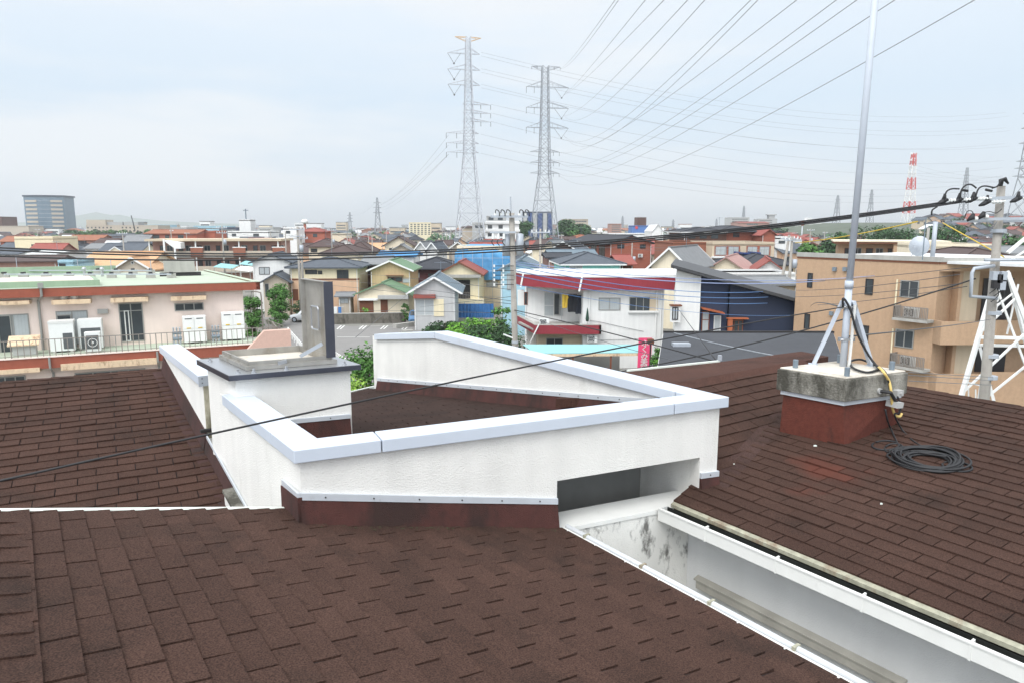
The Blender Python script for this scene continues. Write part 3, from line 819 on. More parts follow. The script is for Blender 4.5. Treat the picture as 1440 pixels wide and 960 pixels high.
for px_, py_ in ((1144, 512), (1225, 514), (1178, 508)):
    f_ = at_z(px_, py_, ztop)-MO
    if px_ == 1178: f_ = V((mb0.x, mb0.y, 0)).normalized()*.30
    b = mb(M['mast']); d = V((f_.x, f_.y, 0)).normalized()
    b.bar((d.x*.05, d.y*.05, zb), (f_.x, f_.y, .004), .07, .036); b.bar((f_.x-d.x*.04, f_.y-d.y*.04, .004), (f_.x+d.x*.05, f_.y+d.y*.05, .004), .08, .008)
    b.build('leg', mroot)
b = mb(M['framew']); b.bar((.035, -.055, .0), (.05, -.055, zb*.95), .022, .022); b.build('conduit', mroot)
for z in (zk-.22, zb*.42):
    b = mb(M['stainless'])
    b.tube([(-.075, -.03, z), (.075, -.03, z)], .01, None, 6); b.tube([(0,0,z-.012), (0,0,z+.012)], .052, None, 12)
    for sx in (-.075, .075): b.tube([(sx, -.03, z-.02), (sx, -.03, z+.025)], .014, None, 6)
    b.build('clamp', mroot)
clampP = MO+V((-.07, -.03, zk-.22))
# cable dropping down the mast into a small loop on the block
def spl(pts, n=8):
    P = [V(p) for p in pts]; out = []
    for i in range(len(P)-1):
        p0 = P[max(i-1, 0)]; p1 = P[i]; p2 = P[i+1]; p3 = P[min(i+2, len(P)-1)]
        for k in range(n):
            t = k/n; out.append(.5*((2*p1)+(p2-p0)*t+(2*p0-5*p1+4*p2-p3)*t*t+(3*p1-p0-3*p2+p3)*t**3))
    out.append(P[-1]); return out
def cable(name, label, pts, r, m, cat='cable', group=None, n=8, sides=8):
    b = mb(m); o = V(pts[0]); b.tube([p-o for p in spl(pts, n)], r, None, sides)
    ob = b.build(name, None, True); ob.location = o; tag(ob, label, cat, group); return ob
ft_ = lambda px, py, off=0: near_face(px, py, off)
mp = lambda px, py, dy=0.: vert(px, py, mb0+V((0, dy, 0)), V((1,0,0)))
tp = lambda px, py, dz=.02: at_z(px, py, ztop+dz)
b_pts = [clampP+V((0,-.02,0)), mp(1186, 420, -.06), mp(1196, 436, -.08), mp(1206, 470, -.08), mp(1222, 500, -.08), tp(1234, 516), tp(1232, 520), tp(1218, 523), tp(1200, 517), tp(1196, 508), tp(1210, 505), tp(1226, 511), tp(1238, 517), near_face(1247, 527, .03), near_face(1252, 548, .05), near_face(1255, 568, .05)]
cable('mast_cable', 'black cable drooping from the mast clamp into a small loop on the concrete block', b_pts, .012, M['cable'])
cable('cream_conduit', 'cream coloured hose hanging over the front of the concrete block', [tp(1236, 516, .03), near_face(1242, 522, .03), near_face(1250, 535, .05), near_face(1253, 550, .075), near_face(1255, 572, .06), near_face(1259, 583, .05), near_face(1265, 585, .04), near_face(1268, 581, .03)], .013, M['yellowpipe'], 'hose')
# coil of cable on the roof
cc = PR2.px(1306, 652)
croot = thing('coiled_cable', 'black coiled cable lying on the brown shingles right of the pedestal', 'cable coil', tuple(cc))
g2 = PR2.g; c2_ = PR2.c
def coil(cen_px, ra, rb, turns, seed, rad=.0095, name='loop', base=.02, sp=.02):
    r3 = random.Random(seed); c = PR2.px(*cen_px); b = mb(M['cable'])
    pts = []
    for t in range(turns):
        a0, b0 = ra*r3.uniform(.78, 1.05), rb*r3.uniform(.78, 1.05); ox, oy = r3.uniform(-.035, .035), r3.uniform(-.025, .025); rot = r3.uniform(-.25, .25)
        for k in range(22):
            an = 2*pi*k/22; x = a0*cos(an)+ox; y = b0*sin(an)+oy
            X_, Y_ = x*cos(rot)-y*sin(rot), x*sin(rot)+y*cos(rot)
            pts.append(c+c2_*X_+g2*Y_+PR2.n*(base+t*.0055*(1+.3*sin(an*2+seed))))
    pts = spl(pts, 2)
    b.tube([p-cc for p in pts], rad, None, 7); b.build(name, croot, True)
coil((1302, 650), .29, .27, 8, 4); coil((1306, 652), .22, .20, 7, 9, base=.015); coil((1310, 649), .31, .25, 3, 21, base=.04)
coil((1347, 660), .12, .11, 1, 5, base=.02); coil((1243, 626), .10, .13, 1, 2); coil((1252, 632), .085, .12, 1, 8)
b = mb(M['cable'])
pr2 = lambda px, py, h=.02: PR2.px(px, py)+PR2.n*h
for pts in ([near_face(1245, 575, .1), near_face(1248, 590, .1), pr2(1253, 608, .04), pr2(1268, 632), pr2(1300, 644, .05), pr2(1330, 650, .06)],
            [near_face(1262, 557, .07), near_face(1267, 570, .08), near_face(1264, 580, .08), near_face(1258, 583, .08), pr2(1270, 608), pr2(1290, 626), pr2(1320, 640), pr2(1345, 650, .05)]):
    b.tube([p-cc for p in spl(pts, 6)], .009, None, 7)
b.build('lead', croot, True)
# scraps on the roofs
for i, (px_, py_, w_) in enumerate(((1146, 629, .018), (1239, 711, .010), (435, 730, .02), (1032, 655, .008))):
    pl = FR if px_ == 435 else PR2
    c = pl.px(px_, py_)
    b = mb(M['whitedrip']); b.extr([V((-w_,-w_*.5,0)), V((w_,-w_*.4,0)), V((w_*.8,w_*.6,0)), V((-w_*.6,w_*.5,0))], (0,0,.012))
    o = b.build('scrap'); o.location = c+pl.n*.016; tag(o, ['white flake lying below the red pedestal', 'tiny white speck on the right slope below the cable coil', 'pale crumb lying at the foot of the front parapet corner', 'tiny pale speck in the roof valley beside the parapet corner'][i], 'debris')

# little pads of moss and grit along the foot of the flashings
b = mb(mat('moss', srgb(66,64,44), 1., var=.4, scale=30)); r4 = random.Random(12)
def pad(p, n_, sc):
    e = n_.cross(V((1,.3,0))).normalized(); f = n_.cross(e)
    m = r4.randint(5, 8); ring = [p+(e*cos(2*pi*k/m)+f*sin(2*pi*k/m))*sc*r4.uniform(.5, 1.2)+n_*.012 for k in range(m)]; tp_ = p+n_*(.012+sc*.5)
    b.add(ring+[tp_], [(k, (k+1) % m, m) for k in range(m)])
for i in range(70):
    s_ = r4.uniform(.05, so_l-.05) if i < 45 else r4.choice((.45, .95, so_l-.1))+r4.gauss(0, .07); c = fpt(s_, 0)-NB*(.075+abs(r4.gauss(0, .03))); pad(FR.at(c), FR.n, r4.uniform(.004, .013))
for i in range(40):
    c = V0.lerp(XV, r4.random()*.9)+VD*r4.gauss(0, .05); pad(V((c.x, c.y, max(PR1.z(c.x, c.y), PR2.z(c.x, c.y))+.006)), PR2.n, r4.uniform(.003, .008))
for i in range(30):
    c = pN.lerp(pRr, r4.random())-V((ay.x, ay.y, 0))*abs(r4.gauss(.03, .05)); pad(PR2.at(c), PR2.n, r4.uniform(.004, .012))
for i in range(30):
    c = c1o+UD*r4.uniform(tA-.9, tb)-NR*(.13+abs(r4.gauss(0, .06))); pad(LR.at(c), LR.n, r4.uniform(.004, .012))
o = b.build('moss', None, True); tag(o, kind='stuff')
# ================================================================== TOWN KIT
def wmat(n, rgb, **k):
    d = dict(rough=.9, var=.06, scale=.8, streak=.07); d.update(k); return mat(n, srgb(*rgb), **d)
def rmat(n, rgb, per=.11, dk=.3, **k):
    d = dict(rough=.75, var=.14, scale=1.5, lines=('Z', per, dk), spec=.3); d.update(k); return mat(n, srgb(*rgb), **d)
W_ = {}
W_['white'] = wmat('wall_white', (228,228,226)); W_['cream'] = wmat('wall_cream', (228,216,192)); W_['pink'] = wmat('wall_pale_pink', (234,216,206), streak=.05)
W_['tan'] = wmat('wall_tan_tile', (182,152,124), var=.09, scale=5); W_['apricot'] = wmat('wall_apricot', (212,176,146)); W_['grey'] = wmat('wall_grey', (176,176,174))
W_['paleyellow'] = wmat('wall_pale_yellow', (228,216,184)); W_['beige'] = wmat('wall_beige', (200,184,160)); W_['greige'] = wmat('wall_greige', (186,174,158))
W_['brick'] = wmat('wall_brick_red', (156,92,74), lines=('Z', .3, .12), var=.1, scale=3); W_['brickbr'] = wmat('wall_brown_brick', (148,96,76), lines=('Z', .3, .14), var=.1, scale=3)
W_['orange'] = wmat('wall_orange_red', (172,100,80)); W_['navy'] = wmat('wall_navy', (52,60,82), var=.05); W_['brown'] = wmat('wall_brown', (96,66,56), lines=('Z', .25, .2))
W_['turq'] = wmat('wall_turquoise', (140,208,198)); W_['sky'] = wmat('wall_sky_blue', (160,196,210)); W_['corr'] = wmat('wall_corrugated', (190,190,190), lines=('X', .13, .16), streak=.1)
W_['pinkbr'] = wmat('wall_dusty_pink', (170,132,120)); W_['mortar'] = wmat('wall_stained_mortar', (196,172,132), streak=.14, grime=(srgb(120,100,76), .6, .7, .56))
R_ = {}
R_['slate'] = rmat('roof_slate_grey', (86,92,100)); R_['black'] = rmat('roof_charcoal', (60,62,68)); R_['brown'] = rmat('roof_dark_brown', (84,70,68)); R_['green'] = rmat('roof_green', (108,136,108), dk=.2)
R_['red'] = rmat('roof_red', (146,82,74)); R_['pinkish'] = rmat('roof_faded_pink', (170,136,130), dk=.15); R_['orange'] = rmat('roof_orange', (200,160,124), dk=.2); R_['bluegrey'] = rmat('roof_blue_grey', (108,122,132))
R_['grey'] = rmat('roof_grey', (128,130,132)); R_['white'] = rmat('roof_white', (214,216,216), dk=.05); R_['maroon'] = rmat('roof_maroon', (126,52,54), dk=.1); R_['rust'] = rmat('roof_rust', (150,100,78))
T_ = {}
T_['band'] = wmat('red_brown_band', (150,84,66), var=.1, scale=4); T_['redband'] = wmat('crimson_band', (142,52,62), streak=.04, lines=('X', .22, .07)); T_['greenroof'] = wmat('green_waterproofing', (174,184,166), var=.08, scale=.6, streak=0)
T_['greenroofd'] = wmat('green_parapet', (146,166,142), var=.1); T_['awning'] = mat('rusty_awning', srgb(214,190,160), .8, var=.12, scale=6, grime=(srgb(120,80,52), .8, 2.2, .52))
T_['white'] = wmat('white_paint', (230,230,228), streak=.03); T_['acwhite'] = mat('appliance_white', srgb(226,228,226), .5, var=.04); T_['grill'] = mat('dark_grille', srgb(88,92,94), .6, var=.1, lines=('Z', .06, .4))
T_['rail'] = mat('rail_brown_grey', srgb(134,127,120), .6, var=.05); T_['wood'] = mat('brown_wood', srgb(112,68,46), .7, var=.15); T_['tarp'] = mat('blue_tarp', srgb(84,152,200), .55, var=.18, scale=1.2, bump=.6, bscale=2.5)
T_['tarp2'] = mat('blue_sheet_fence', srgb(66,120,180), .6, var=.2, scale=2, lines=('X', .5, .25)); T_['cyan'] = mat('cyan_awning', srgb(140,190,194), .6, var=.06, grime=(srgb(150,140,120), .4, 2, .6))
T_['concrete'] = wmat('pale_concrete', (170,168,162), var=.12, streak=.15); T_['block'] = mat('dark_block_wall', srgb(110,106,98), .95, var=.25, scale=1.6, lines=('Z', .2, .2), grime=(srgb(58,54,48), .8, 1.2, .5))
T_['steelw'] = mat('white_lattice_steel', srgb(188,192,198), .5, metal=.15, var=.05, scale=.5); T_['steelg'] = mat('grey_lattice_steel', srgb(150,154,160), .5, metal=.15, var=.05, scale=.5)
T_['asphalt'] = mat('asphalt', srgb(132,130,128), .95, var=.1, scale=.5, bump=.3, bscale=40); T_['linew'] = mat('road_paint', srgb(226,226,222), .8, var=.08)
T_['dkblue'] = mat('dark_blue_panel', srgb(48,72,120), .5, var=.1)
class Bld:
    def __init__(s, name, label, cat, px, py, d, yaw=0, group=None):
        A = at_y(px, py, d); s.root = thing(name, label, cat, (A.x, A.y, 0), yaw, group)
        s.o = V((A.x, A.y, 0)); y = radians(yaw); s.x = V((cos(y), sin(y), 0)); s.y = V((-sin(y), cos(y), 0)); s.par = s.root
    def hit(s, px, py, y0=0.):
        p = on_plane(px, py, s.o+s.y*y0, s.y)-s.o; return p.dot(s.x), p.z
    def hits(s, px, py, x0=0.):
        p = on_plane(px, py, s.o+s.x*x0, s.x)-s.o; return p.dot(s.y), p.z
    def top(s, px, py, z):
        p = at_z(px, py, z)-s.o; return p.dot(s.x), p.dot(s.y)
    def part(s, b, name, parent=None, label=None, smooth=False):
        o = b.build(name, parent or s.root, smooth)
        if label: o['label'] = label
        return o
    def fx(s, face, c):                       # mapping (u along wall, out from wall, z) -> local
        if face == 'f': return lambda u, w, z: (u, c-w, z)
        if face == 'b': return lambda u, w, z: (u, c+w, z)
        if face == 'r': return lambda u, w, z: (c+w, u, z)
        return lambda u, w, z: (c-w, u, z)
    def win(s, face, c, u0, u1, z0, z1, fr='frame', gl='glass', mull=1, name='window', parent=None, fw=.06, hood=None, out=.05, rail=0):
        if u0 > u1: u0, u1 = u1, u0
        if z0 > z1: z0, z1 = z1, z0
        f = s.fx(face, c); b = mb(M[fr] if fr in M else W_.get(fr) or T_[fr])
        def bx(a0, a1, w0, w1, q0, q1, m=None):
            p, q = f(a0, w0, q0), f(a1, w1, q1); b.box(p[0], q[0], p[1], q[1], p[2], q[2], m)
        bx(u0, u1, -.02, out, z0, z0+fw); bx(u0, u1, -.02, out, z1-fw, z1)
        bx(u0, u0+fw, -.02, out, z0+fw, z1-fw); bx(u1-fw, u1, -.02, out, z0+fw, z1-fw)
        for k in range(mull):
            u = u0+(u1-u0)*(k+1)/(mull+1); bx(u-fw*.5, u+fw*.5, -.02, out-.012, z0+fw, z1-fw)
        if rail: bx(u0+fw, u1-fw, -.02, out-.01, z0+(z1-z0)*rail-fw*.4, z0+(z1-z0)*rail+fw*.4)
        if hood:
            bx(u0-.2, u1+.2, 0, .4, z1+.18, z1+.24, hood)
        o = s.part(b, name, parent)
        b = mb(M[gl] if gl in M else T_[gl]); p, q = f(u0+fw, .006, z0+fw), f(u1-fw, .015, z1-fw); b.box(p[0], q[0], p[1], q[1], p[2], q[2])
        s.part(b, 'pane', o); return o
    def pwin(s, a, b_, c, d, y0=0., **k):      # by photo rectangle on the facade plane y=y0
        u0, z1 = s.hit(a, b_, y0); u1, _ = s.hit(c, b_, y0); _, z0 = s.hit(a, d, y0)
        return s.win('f', y0, u0, u1, z0, z1, **k)
    def pbox(s, a, b_, c, d, y0, depth, m, name, parent=None, label=None):
        u0, z1 = s.hit(a, b_, y0); u1, _ = s.hit(c, b_, y0); _, z0 = s.hit(a, d, y0)
        b = mb(m); b.box(u0, u1, y0, y0+depth, z0, z1); return s.part(b, name, parent, label)
    def walls(s, x0, x1, y0, y1, z0, ze, m, zr_=None, axis=None, name='wall', parent=None, label=None):
        b = mb(m)
        if zr_ is None: b.box(x0, x1, y0, y1, z0, ze)
        elif axis == 'y':
            xm = (x0+x1)/2; b.extr([(x0,y0,z0),(x1,y0,z0),(x1,y0,ze),(xm,y0,zr_),(x0,y0,ze)], (0,y1-y0,0))
        else:
            ym = (y0+y1)/2; b.extr([(x0,y0,z0),(x0,y1,z0),(x0,y1,ze),(x0,ym,zr_),(x0,y0,ze)], (x1-x0,0,0))
        return s.part(b, name, parent, label)
    def gable(s, x0, x1, y0, y1, ze, zr_, m, axis='y', ov=.5, og=.5, th=.16, edge=None, parent=None, label=None, cap=None):
        b = mb(m); up = (0,0,th)
        if axis == 'y':
            xm = (x0+x1)/2; sl = (zr_-ze)/(xm-x0); zl = ze-sl*ov
            for sx, xe in ((-1, x0-ov), (1, x1+ov)):
                b.extr([(xe,y0-og,zl),(xm,y0-og,zr_),(xm,y1+og,zr_),(xe,y1+og,zl)], up)
        else:
            ym = (y0+y1)/2; sl = (zr_-ze)/(ym-y0); zl = ze-sl*ov
            for ye in (y0-ov, y1+ov):
                b.extr([(x0-og,ye,zl),(x0-og,ym,zr_),(x1+og,ym,zr_),(x1+og,ye,zl)], up)
        o = s.part(b, 'roof', parent, label)
        b = mb(cap or m)
        if axis == 'y': b.bar((xm,y0-og-.02,zr_+th+.02),(xm,y1+og+.02,zr_+th+.02), .26, .14)
        else: b.bar((x0-og-.02,ym,zr_+th+.02),(x1+og+.02,ym,zr_+th+.02), .26, .14)
        s.part(b, 'ridge', o)
        if edge:
            if axis == 'y':
                for yy in (y0-og-.03, y1+og+.03):
                    b = mb(edge)
                    for xe in (x0-ov, x1+ov): b.bar((xe,yy,zl+th*.45),(xm,yy,zr_+th*.45), .05, .2)
                    s.part(b, 'bargeboard', o)
            else:
                for xx in (x0-og-.03, x1+og+.03):
                    b = mb(edge)
                    for ye in (y0-ov, y1+ov): b.bar((xx,ye,zl+th*.45),(xx,ym,zr_+th*.45), .05, .2)
                    s.part(b, 'bargeboard', o)
                b = mb(edge); b.bar((x0-og,y0-ov-.05,zl+.05),(x1+og,y0-ov-.05,zl+.05), .1, .1); s.part(b, 'eave_gutter', o)
        return o
    def hip(s, x0, x1, y0, y1, ze, zr_, m, ov=.5, parent=None, label=None, edge=None, cap=None):
        x0 -= ov; x1 += ov; y0 -= ov; y1 += ov; w, d = x1-x0, y1-y0
        b = mb(m)
        if w >= d: r0, r1 = (x0+d/2, (y0+y1)/2, zr_), (x1-d/2, (y0+y1)/2, zr_)
        else: r0, r1 = ((x0+x1)/2, y0+w/2, zr_), ((x0+x1)/2, y1-w/2, zr_)
        e = [(x0,y0,ze),(x1,y0,ze),(x1,y1,ze),(x0,y1,ze)]
        vs = e+[r0, r1]
        fs = [(0,1,5,4),(1,2,5),(2,3,4,5),(3,0,4)] if w >= d else [(0,1,4),(1,2,5,4),(2,3,5),(3,0,4,5)]
        b.add(vs, fs); b.add([(p[0],p[1],p[2]) for p in e]+[(p[0],p[1],ze-.16) for p in e], [(0,4,5,1),(1,5,6,2),(2,6,7,3),(3,7,4,0),(7,6,5,4)], edge or m)
        o = s.part(b, 'roof', parent, label)
        b = mb(cap or m); up = V((0,0,.04))
        rr = [V(r0), V(r1)]
        b.bar(rr[0]+up, rr[1]+up, .24, .13)
        for i, p in enumerate(e):
            q = rr[0] if (V(p)-rr[0]).length < (V(p)-rr[1]).length else rr[1]
            b.bar(V(p)+up, q+up, .2, .11)
        s.part(b, 'ridge', o); return o
    def flat(s, x0, x1, y0, y1, z, m, par=.3, mp=None, ov=0., t=.2, parent=None):
        b = mb(m); b.box(x0-ov+t, x1+ov-t, y0-ov+t, y1+ov-t, z-.15, z)
        o = s.part(b, 'roof', parent)
        b = mb(mp or m); x0 -= ov; x1 += ov; y0 -= ov; y1 += ov
        b.box(x0, x1, y0, y0+t, z-.3, z+par); b.box(x0, x1, y1-t, y1, z-.3, z+par); b.box(x0, x0+t, y0+t, y1-t, z-.3, z+par); b.box(x1-t, x1, y0+t, y1-t, z-.3, z+par)
        s.part(b, 'parapet', o); return o
    def rail(s, pts, h, m, step=.14, posts=1.5, name='railing', parent=None, r=.018):
        b = mb(m)
        for i in range(len(pts)-1):
            p, q = V(pts[i]), V(pts[i+1]); L_ = (q-p).length; up = V((0,0,h))
            b.bar(p+up, q+up, .05, .04); b.bar(p+V((0,0,.08)), q+V((0,0,.08)), .03, .03)
            n = max(1, int(L_/step))
            for k in range(n+1):
                c = p.lerp(q, k/n); w = r*2
                if step and k % max(1, int(posts/step)) == 0: w = .05
                b.bar(c, c+up, w, w)
        return s.part(b, name, parent)
    def unit(s, x, y, z, w, d, h, name='outdoor_unit', parent=None, face='f'):   # air conditioner outdoor unit
        b = MB(); b.box(x-w/2, x+w/2, y-d/2, y+d/2, z, z+h, T_['acwhite'])
        b.box(x-w/2+.05, x+w*.2, y-d/2-.012, y-d/2-.002, z+.06, z+h-.06, T_['grill'])
        b.box(x-w/2+.05, x-w/2+.1, y-d/2, y+d/2, z-.08, z, T_['concrete']); b.box(x+w/2-.1, x+w/2-.05, y-d/2, y+d/2, z-.08, z, T_['concrete'])
        o = s.part(b, name, parent)
        b = mb(T_['acwhite']); cx, cz, r_ = x-w*.14, z+h/2, min(w*.26, h*.36)
        n = 14
        ring = [(cx+r_*cos(2*pi*k/n), y-d/2-.02, cz+r_*sin(2*pi*k/n)) for k in range(n+1)]
        b.tube(ring, .015, None, 5); b.bar((cx-r_, y-d/2-.02, cz), (cx+r_, y-d/2-.02, cz), .012); b.bar((cx, y-d/2-.02, cz-r_), (cx, y-d/2-.02, cz+r_), .012, .012, None, (1,0,0))
        s.part(b, 'fan_guard', o); return o
def slab(b, x0, x1, y0, y1, z0, z1, m=None): b.box(x0, x1, y0, y1, z0, z1, m)
# ================================================================== GROUND, ROADS
def flatthing(name, poly, z, m, kind='structure', th=None):
    b = mb(m); c = V(poly[0]); c = V((c.x, c.y, 0))
    P = [V((p[0]-c.x, p[1]-c.y, z)) for p in poly]
    if th: b.extr(P, (0,0,th))
    else:
        nn = V((0,0,0))
        for i in range(len(P)): nn += P[i].cross(P[(i+1) % len(P)])
        b.face(P if nn.z > 0 else P[::-1])
    o = b.build(name); o.location = c; tag(o, kind=kind); return o
gm = mat('ground_soil', srgb(126,124,118), .95, var=.3, scale=.05, grime=(srgb(78,92,70), .9, .03, .48))
flatthing('ground', [(-9000,-200),(9000,-200),(9000,12000),(-9000,12000)], 0, gm)
gp = lambda px, py: ground(px, py)
flatthing('parking_lot', [gp(478, 459), gp(690, 459), gp(760, 520), gp(420, 560)], .004, T_['asphalt'])
flatthing('road', [gp(338, 428), gp(352, 424), gp(372, 437), gp(440, 452), gp(520, 462), gp(520, 600), gp(430, 520)], .008, T_['asphalt'])
flatthing('street', [gp(900, 470), gp(960, 470), gp(1000, 620), gp(820, 620)], .008, T_['asphalt'])
b = mb(T_['linew'])
def dash(px0, py0, px1, py1, w=.14):
    p, q = gp(px0, py0), gp(px1, py1); d = (q-p).normalized(); n = V((-d.y, d.x, 0))*w/2
    b.face([V((c.x, c.y, .013)) for c in (p-n, q-n, q+n, p+n)][::1])
for x in (474, 505, 535, 565): dash(x, 463, x+6, 458); dash(x+4.5, 463, x+10.5, 458)
dash(474, 474, 520, 474); dash(505, 459, 585, 457, .1)
o = b.build('road_markings'); tag(o, kind='structure')
# ================================================================== PINK TWO-STOREY BUILDING (left)
B = Bld('clinic_building', 'long pale pink two-storey building with a mint green roof and red brown bands', 'building', 343, 440, 46.6, 24.2)
zR = B.hit(343, 397.5, -.6)[1]; zT = B.hit(343, 483, -2.6)[1]; zRb = B.hit(343, 408.5, -.6)[1]
sk = -.18; DP = 15.
def skew(b, x0, x1, y0, y1, z0, z1, m=None): b.extr([(x0+sk*y0, y0, z0), (x1+sk*y0, y0, z0), (x1+sk*y1, y1, z0), (x0+sk*y1, y1, z0)], (0,0,z1-z0), m)
b = mb(W_['pink']); skew(b, -42, 0, 0, DP-.6, 0, zRb+.05); B.part(b, 'wall')
b = mb(T_['band']); skew(b, -43, .95, -.6, -.35, zRb, zR)
b.extr([(.95+sk*-.6+.0, -.6, zRb), (.95+sk*DP, DP, zRb), (.95+sk*DP, DP, zR), (.95+sk*-.6, -.6, zR)], (-.25, 0, 0)); band = B.part(b, 'fascia')
b = mb(T_['greenroof']); skew(b, -43, .7, -.35, DP, zR-.25, zR-.06); rf = B.part(b, 'roof')
b = mb(T_['greenroof']); skew(b, -43, .95, -.62, -.3, zR, zR+.04); skew(b, .62, .97, -.3, DP, zR, zR+.04); B.part(b, 'roof_edge', rf)
b = mb(T_['greenroofd']); skew(b, -43, -5.8, DP-.5, DP-.2, zR-.06, zR+.55); B.part(b, 'parapet', rf)
u0, _ = B.top(132, 397, zR+.3)
b = MB(); skew(b, -43, u0+.3, 1.0, 5.4, zR-.06, zR+.30, T_['greenroofd']); skew(b, -43, u0, 1.3, 5.0, zR+.30, zR+.34, W_['pink']); B.part(b, 'raised_deck', rf)
for row, (pxs, pyy) in enumerate((((6,33,65,97,127,157,184,212,241), 388.), ((6,30,60,87,114,138,163,187,212), 382.5))):
    for x in pxs:
        u, v = B.top(x, pyy, zR+.1); b = mb(T_['concrete']); b.box(u-.3, u+.3, v-.2, v+.2, zR-.06, zR+.26); b.box(u-.12, u+.12, v-.25, v+.25, zR+.26, zR+.36, M['framed']); B.part(b, 'roof_footing', rf)
    uA, vA = B.top(pxs[0], pyy, zR+.2); uB, vB_ = B.top(pxs[-1], pyy, zR+.2)
    b = mb(M['galv']); b.bar((uA, vA, zR+.3), (uB, vB_, zR+.3), .07); B.part(b, 'roof_rail', rf)
u, v = B.top(252, 387.5, zR)
b = mb(T_['concrete']); b.box(u-1.0, u+1.1, v, v+.9, zR+.22, zR+1.15); b.box(u-1.3, u+1.5, v+.1, v+.8, zR-.06, zR+.2, M['framed']); B.part(b, 'rooftop_tank', rf)
for x in (119, 144):
    u, v = B.top(x, 388, zR); b = mb(M['stainless']); b.tube([(u,v,zR-.06),(u,v,zR+.45)], .1, None, 8); b.ball((u,v,zR+.5), .15); B.part(b, 'vent_pipe', rf)
for x, yb in ((24, 378), (110, 380), (157, 384), (213, 386)):
    u, v = B.top(x, yb, zR); b = mb(M['galv']); b.tube([(u,v,zR-.06),(u,v,zR+1.1)], .03, None, 6); B.part(b, 'roof_pole', rf)
# terrace
b = MB(); skew(b, -43, 1.8, -2.9, 0, zT-.3, zT-.02, T_['greenroof']); terr = B.part(b, 'terrace')
b = mb(T_['band']); zTb = zT-.62
b.box(-43, 1.8, -3.15, -2.9, zTb, zT); b.box(1.6, 1.8, -2.9, .5, zTb, zT); b.box(-43, 1.8, -3.2, -2.9, zT, zT+.05, W_['pink']); B.part(b, 'fascia', terr)
b = mb(W_['pink']); b.box(-42, 1.3, -2.4, 0, 0, zTb+.1); B.part(b, 'wall', None, 'lower pale pink storey')
B.rail([(-43, -3.05, zT+.05), (1.75, -3.05, zT+.05)], .95, T_['rail'], .30, 1.8, parent=terr)
B.rail([(1.7, -3.0, zT+.05), (1.7, -.2, zT+.05)], .95, T_['rail'], .30, 1.8, parent=terr)
for a in ((-6, 443, 40, 505), (78, 438, 123, 486)): B.pwin(*a, fr='frame', gl='curtain', mull=1)
dk = B.pwin(-5, 444, 15, 503, y0=-.03, fr='frame', gl='glass', mull=0)
B.pwin(79, 443, 100, 485, y0=-.03, fr='frame', gl='glass', mull=0)
dr = B.pwin(166, 427, 200, 481, fr='frame', gl='glass', mull=1, name='door', rail=.8)
B.pwin(174, 437, 181, 480, y0=-.03, fr='framew', gl='glass', mull=0, name='door_leaf', parent=dr)
B.pwin(245, 427, 286, 438, fr='frame', gl='glass', mull=2)
for a in ((-8,425,41,431), (72,423,127,430), (155,420,208,427), (240,418,290,424.5)):
    B.pbox(a[0], a[1], a[2], a[3]-1, -.75, .75, T_['awning'], 'awning')
for a in ((-8,521,56,527), (85,512,221,521)):
    B.pbox(a[0], a[1], a[2], a[3], -3.3, .9, T_['awning'], 'awning', None, 'badly rusted awning of the lower storey')
B.pwin(-8, 530, 36, 548, y0=-2.42, fr='frame', mull=2); B.pwin(105, 524, 205, 545, y0=-2.42, fr='frame', mull=3)
for x, y in ((90, 417), (105, 417)):
    u, z = B.hit(x, y); b = mb(T_['acwhite']); b.tube([(u,0,z),(u,-.18,z)], .2, None, 12); b.tube([(u,-.18,z),(u,-.3,z-.05)], [.2,.1], None, 12); B.part(b, 'vent_hood')
u, z = B.hit(145, 438); b = mb(M['frame']); b.box(u-.28, u+.28, -.22, 0, z-.12, z+.15); B.part(b, 'wall_lamp')
u, z0 = B.hit(57, 403, -.7); u2, z1 = B.hit(61, 487)
b = mb(M['frame']); b.tube([(u,-.7,z0),(u,-.68,z0-.55),(u2,-.1,z0-.9),(u2,-.1,zT)], .07, None, 8); b.box(u-.13, u+.13, -.82, -.6, z0-.1, z0+.2); B.part(b, 'downpipe')
for x, ya in ((69, 502), (221, 494)):
    u, z0 = B.hit(x, ya, -3.25); b = mb(M['frame']); b.tube([(u,-3.25,z0),(u,-3.25,z0-.6),(u,-2.5,z0-1.0),(u,-2.5,.2)], .06, None, 8); B.part(b, 'downpipe')
b = MB(); u0, z1 = B.hit(10, 474, -1.6); u1, _ = B.hit(55, 474, -1.6); _, z0 = B.hit(10, 497, -1.6)
b.extr([(u0,-1.9,z1-.45),(u0,-1.2,z1),(u0,-1.2,z1-.07),(u0,-1.9,z1-.52)], (u1-u0,0,0), T_['awning']); b.box(u0+.2, u1-.2, -1.75, -1.2, zT, z1-.5, W_['grey']); B.part(b, 'sloped_cover', terr)
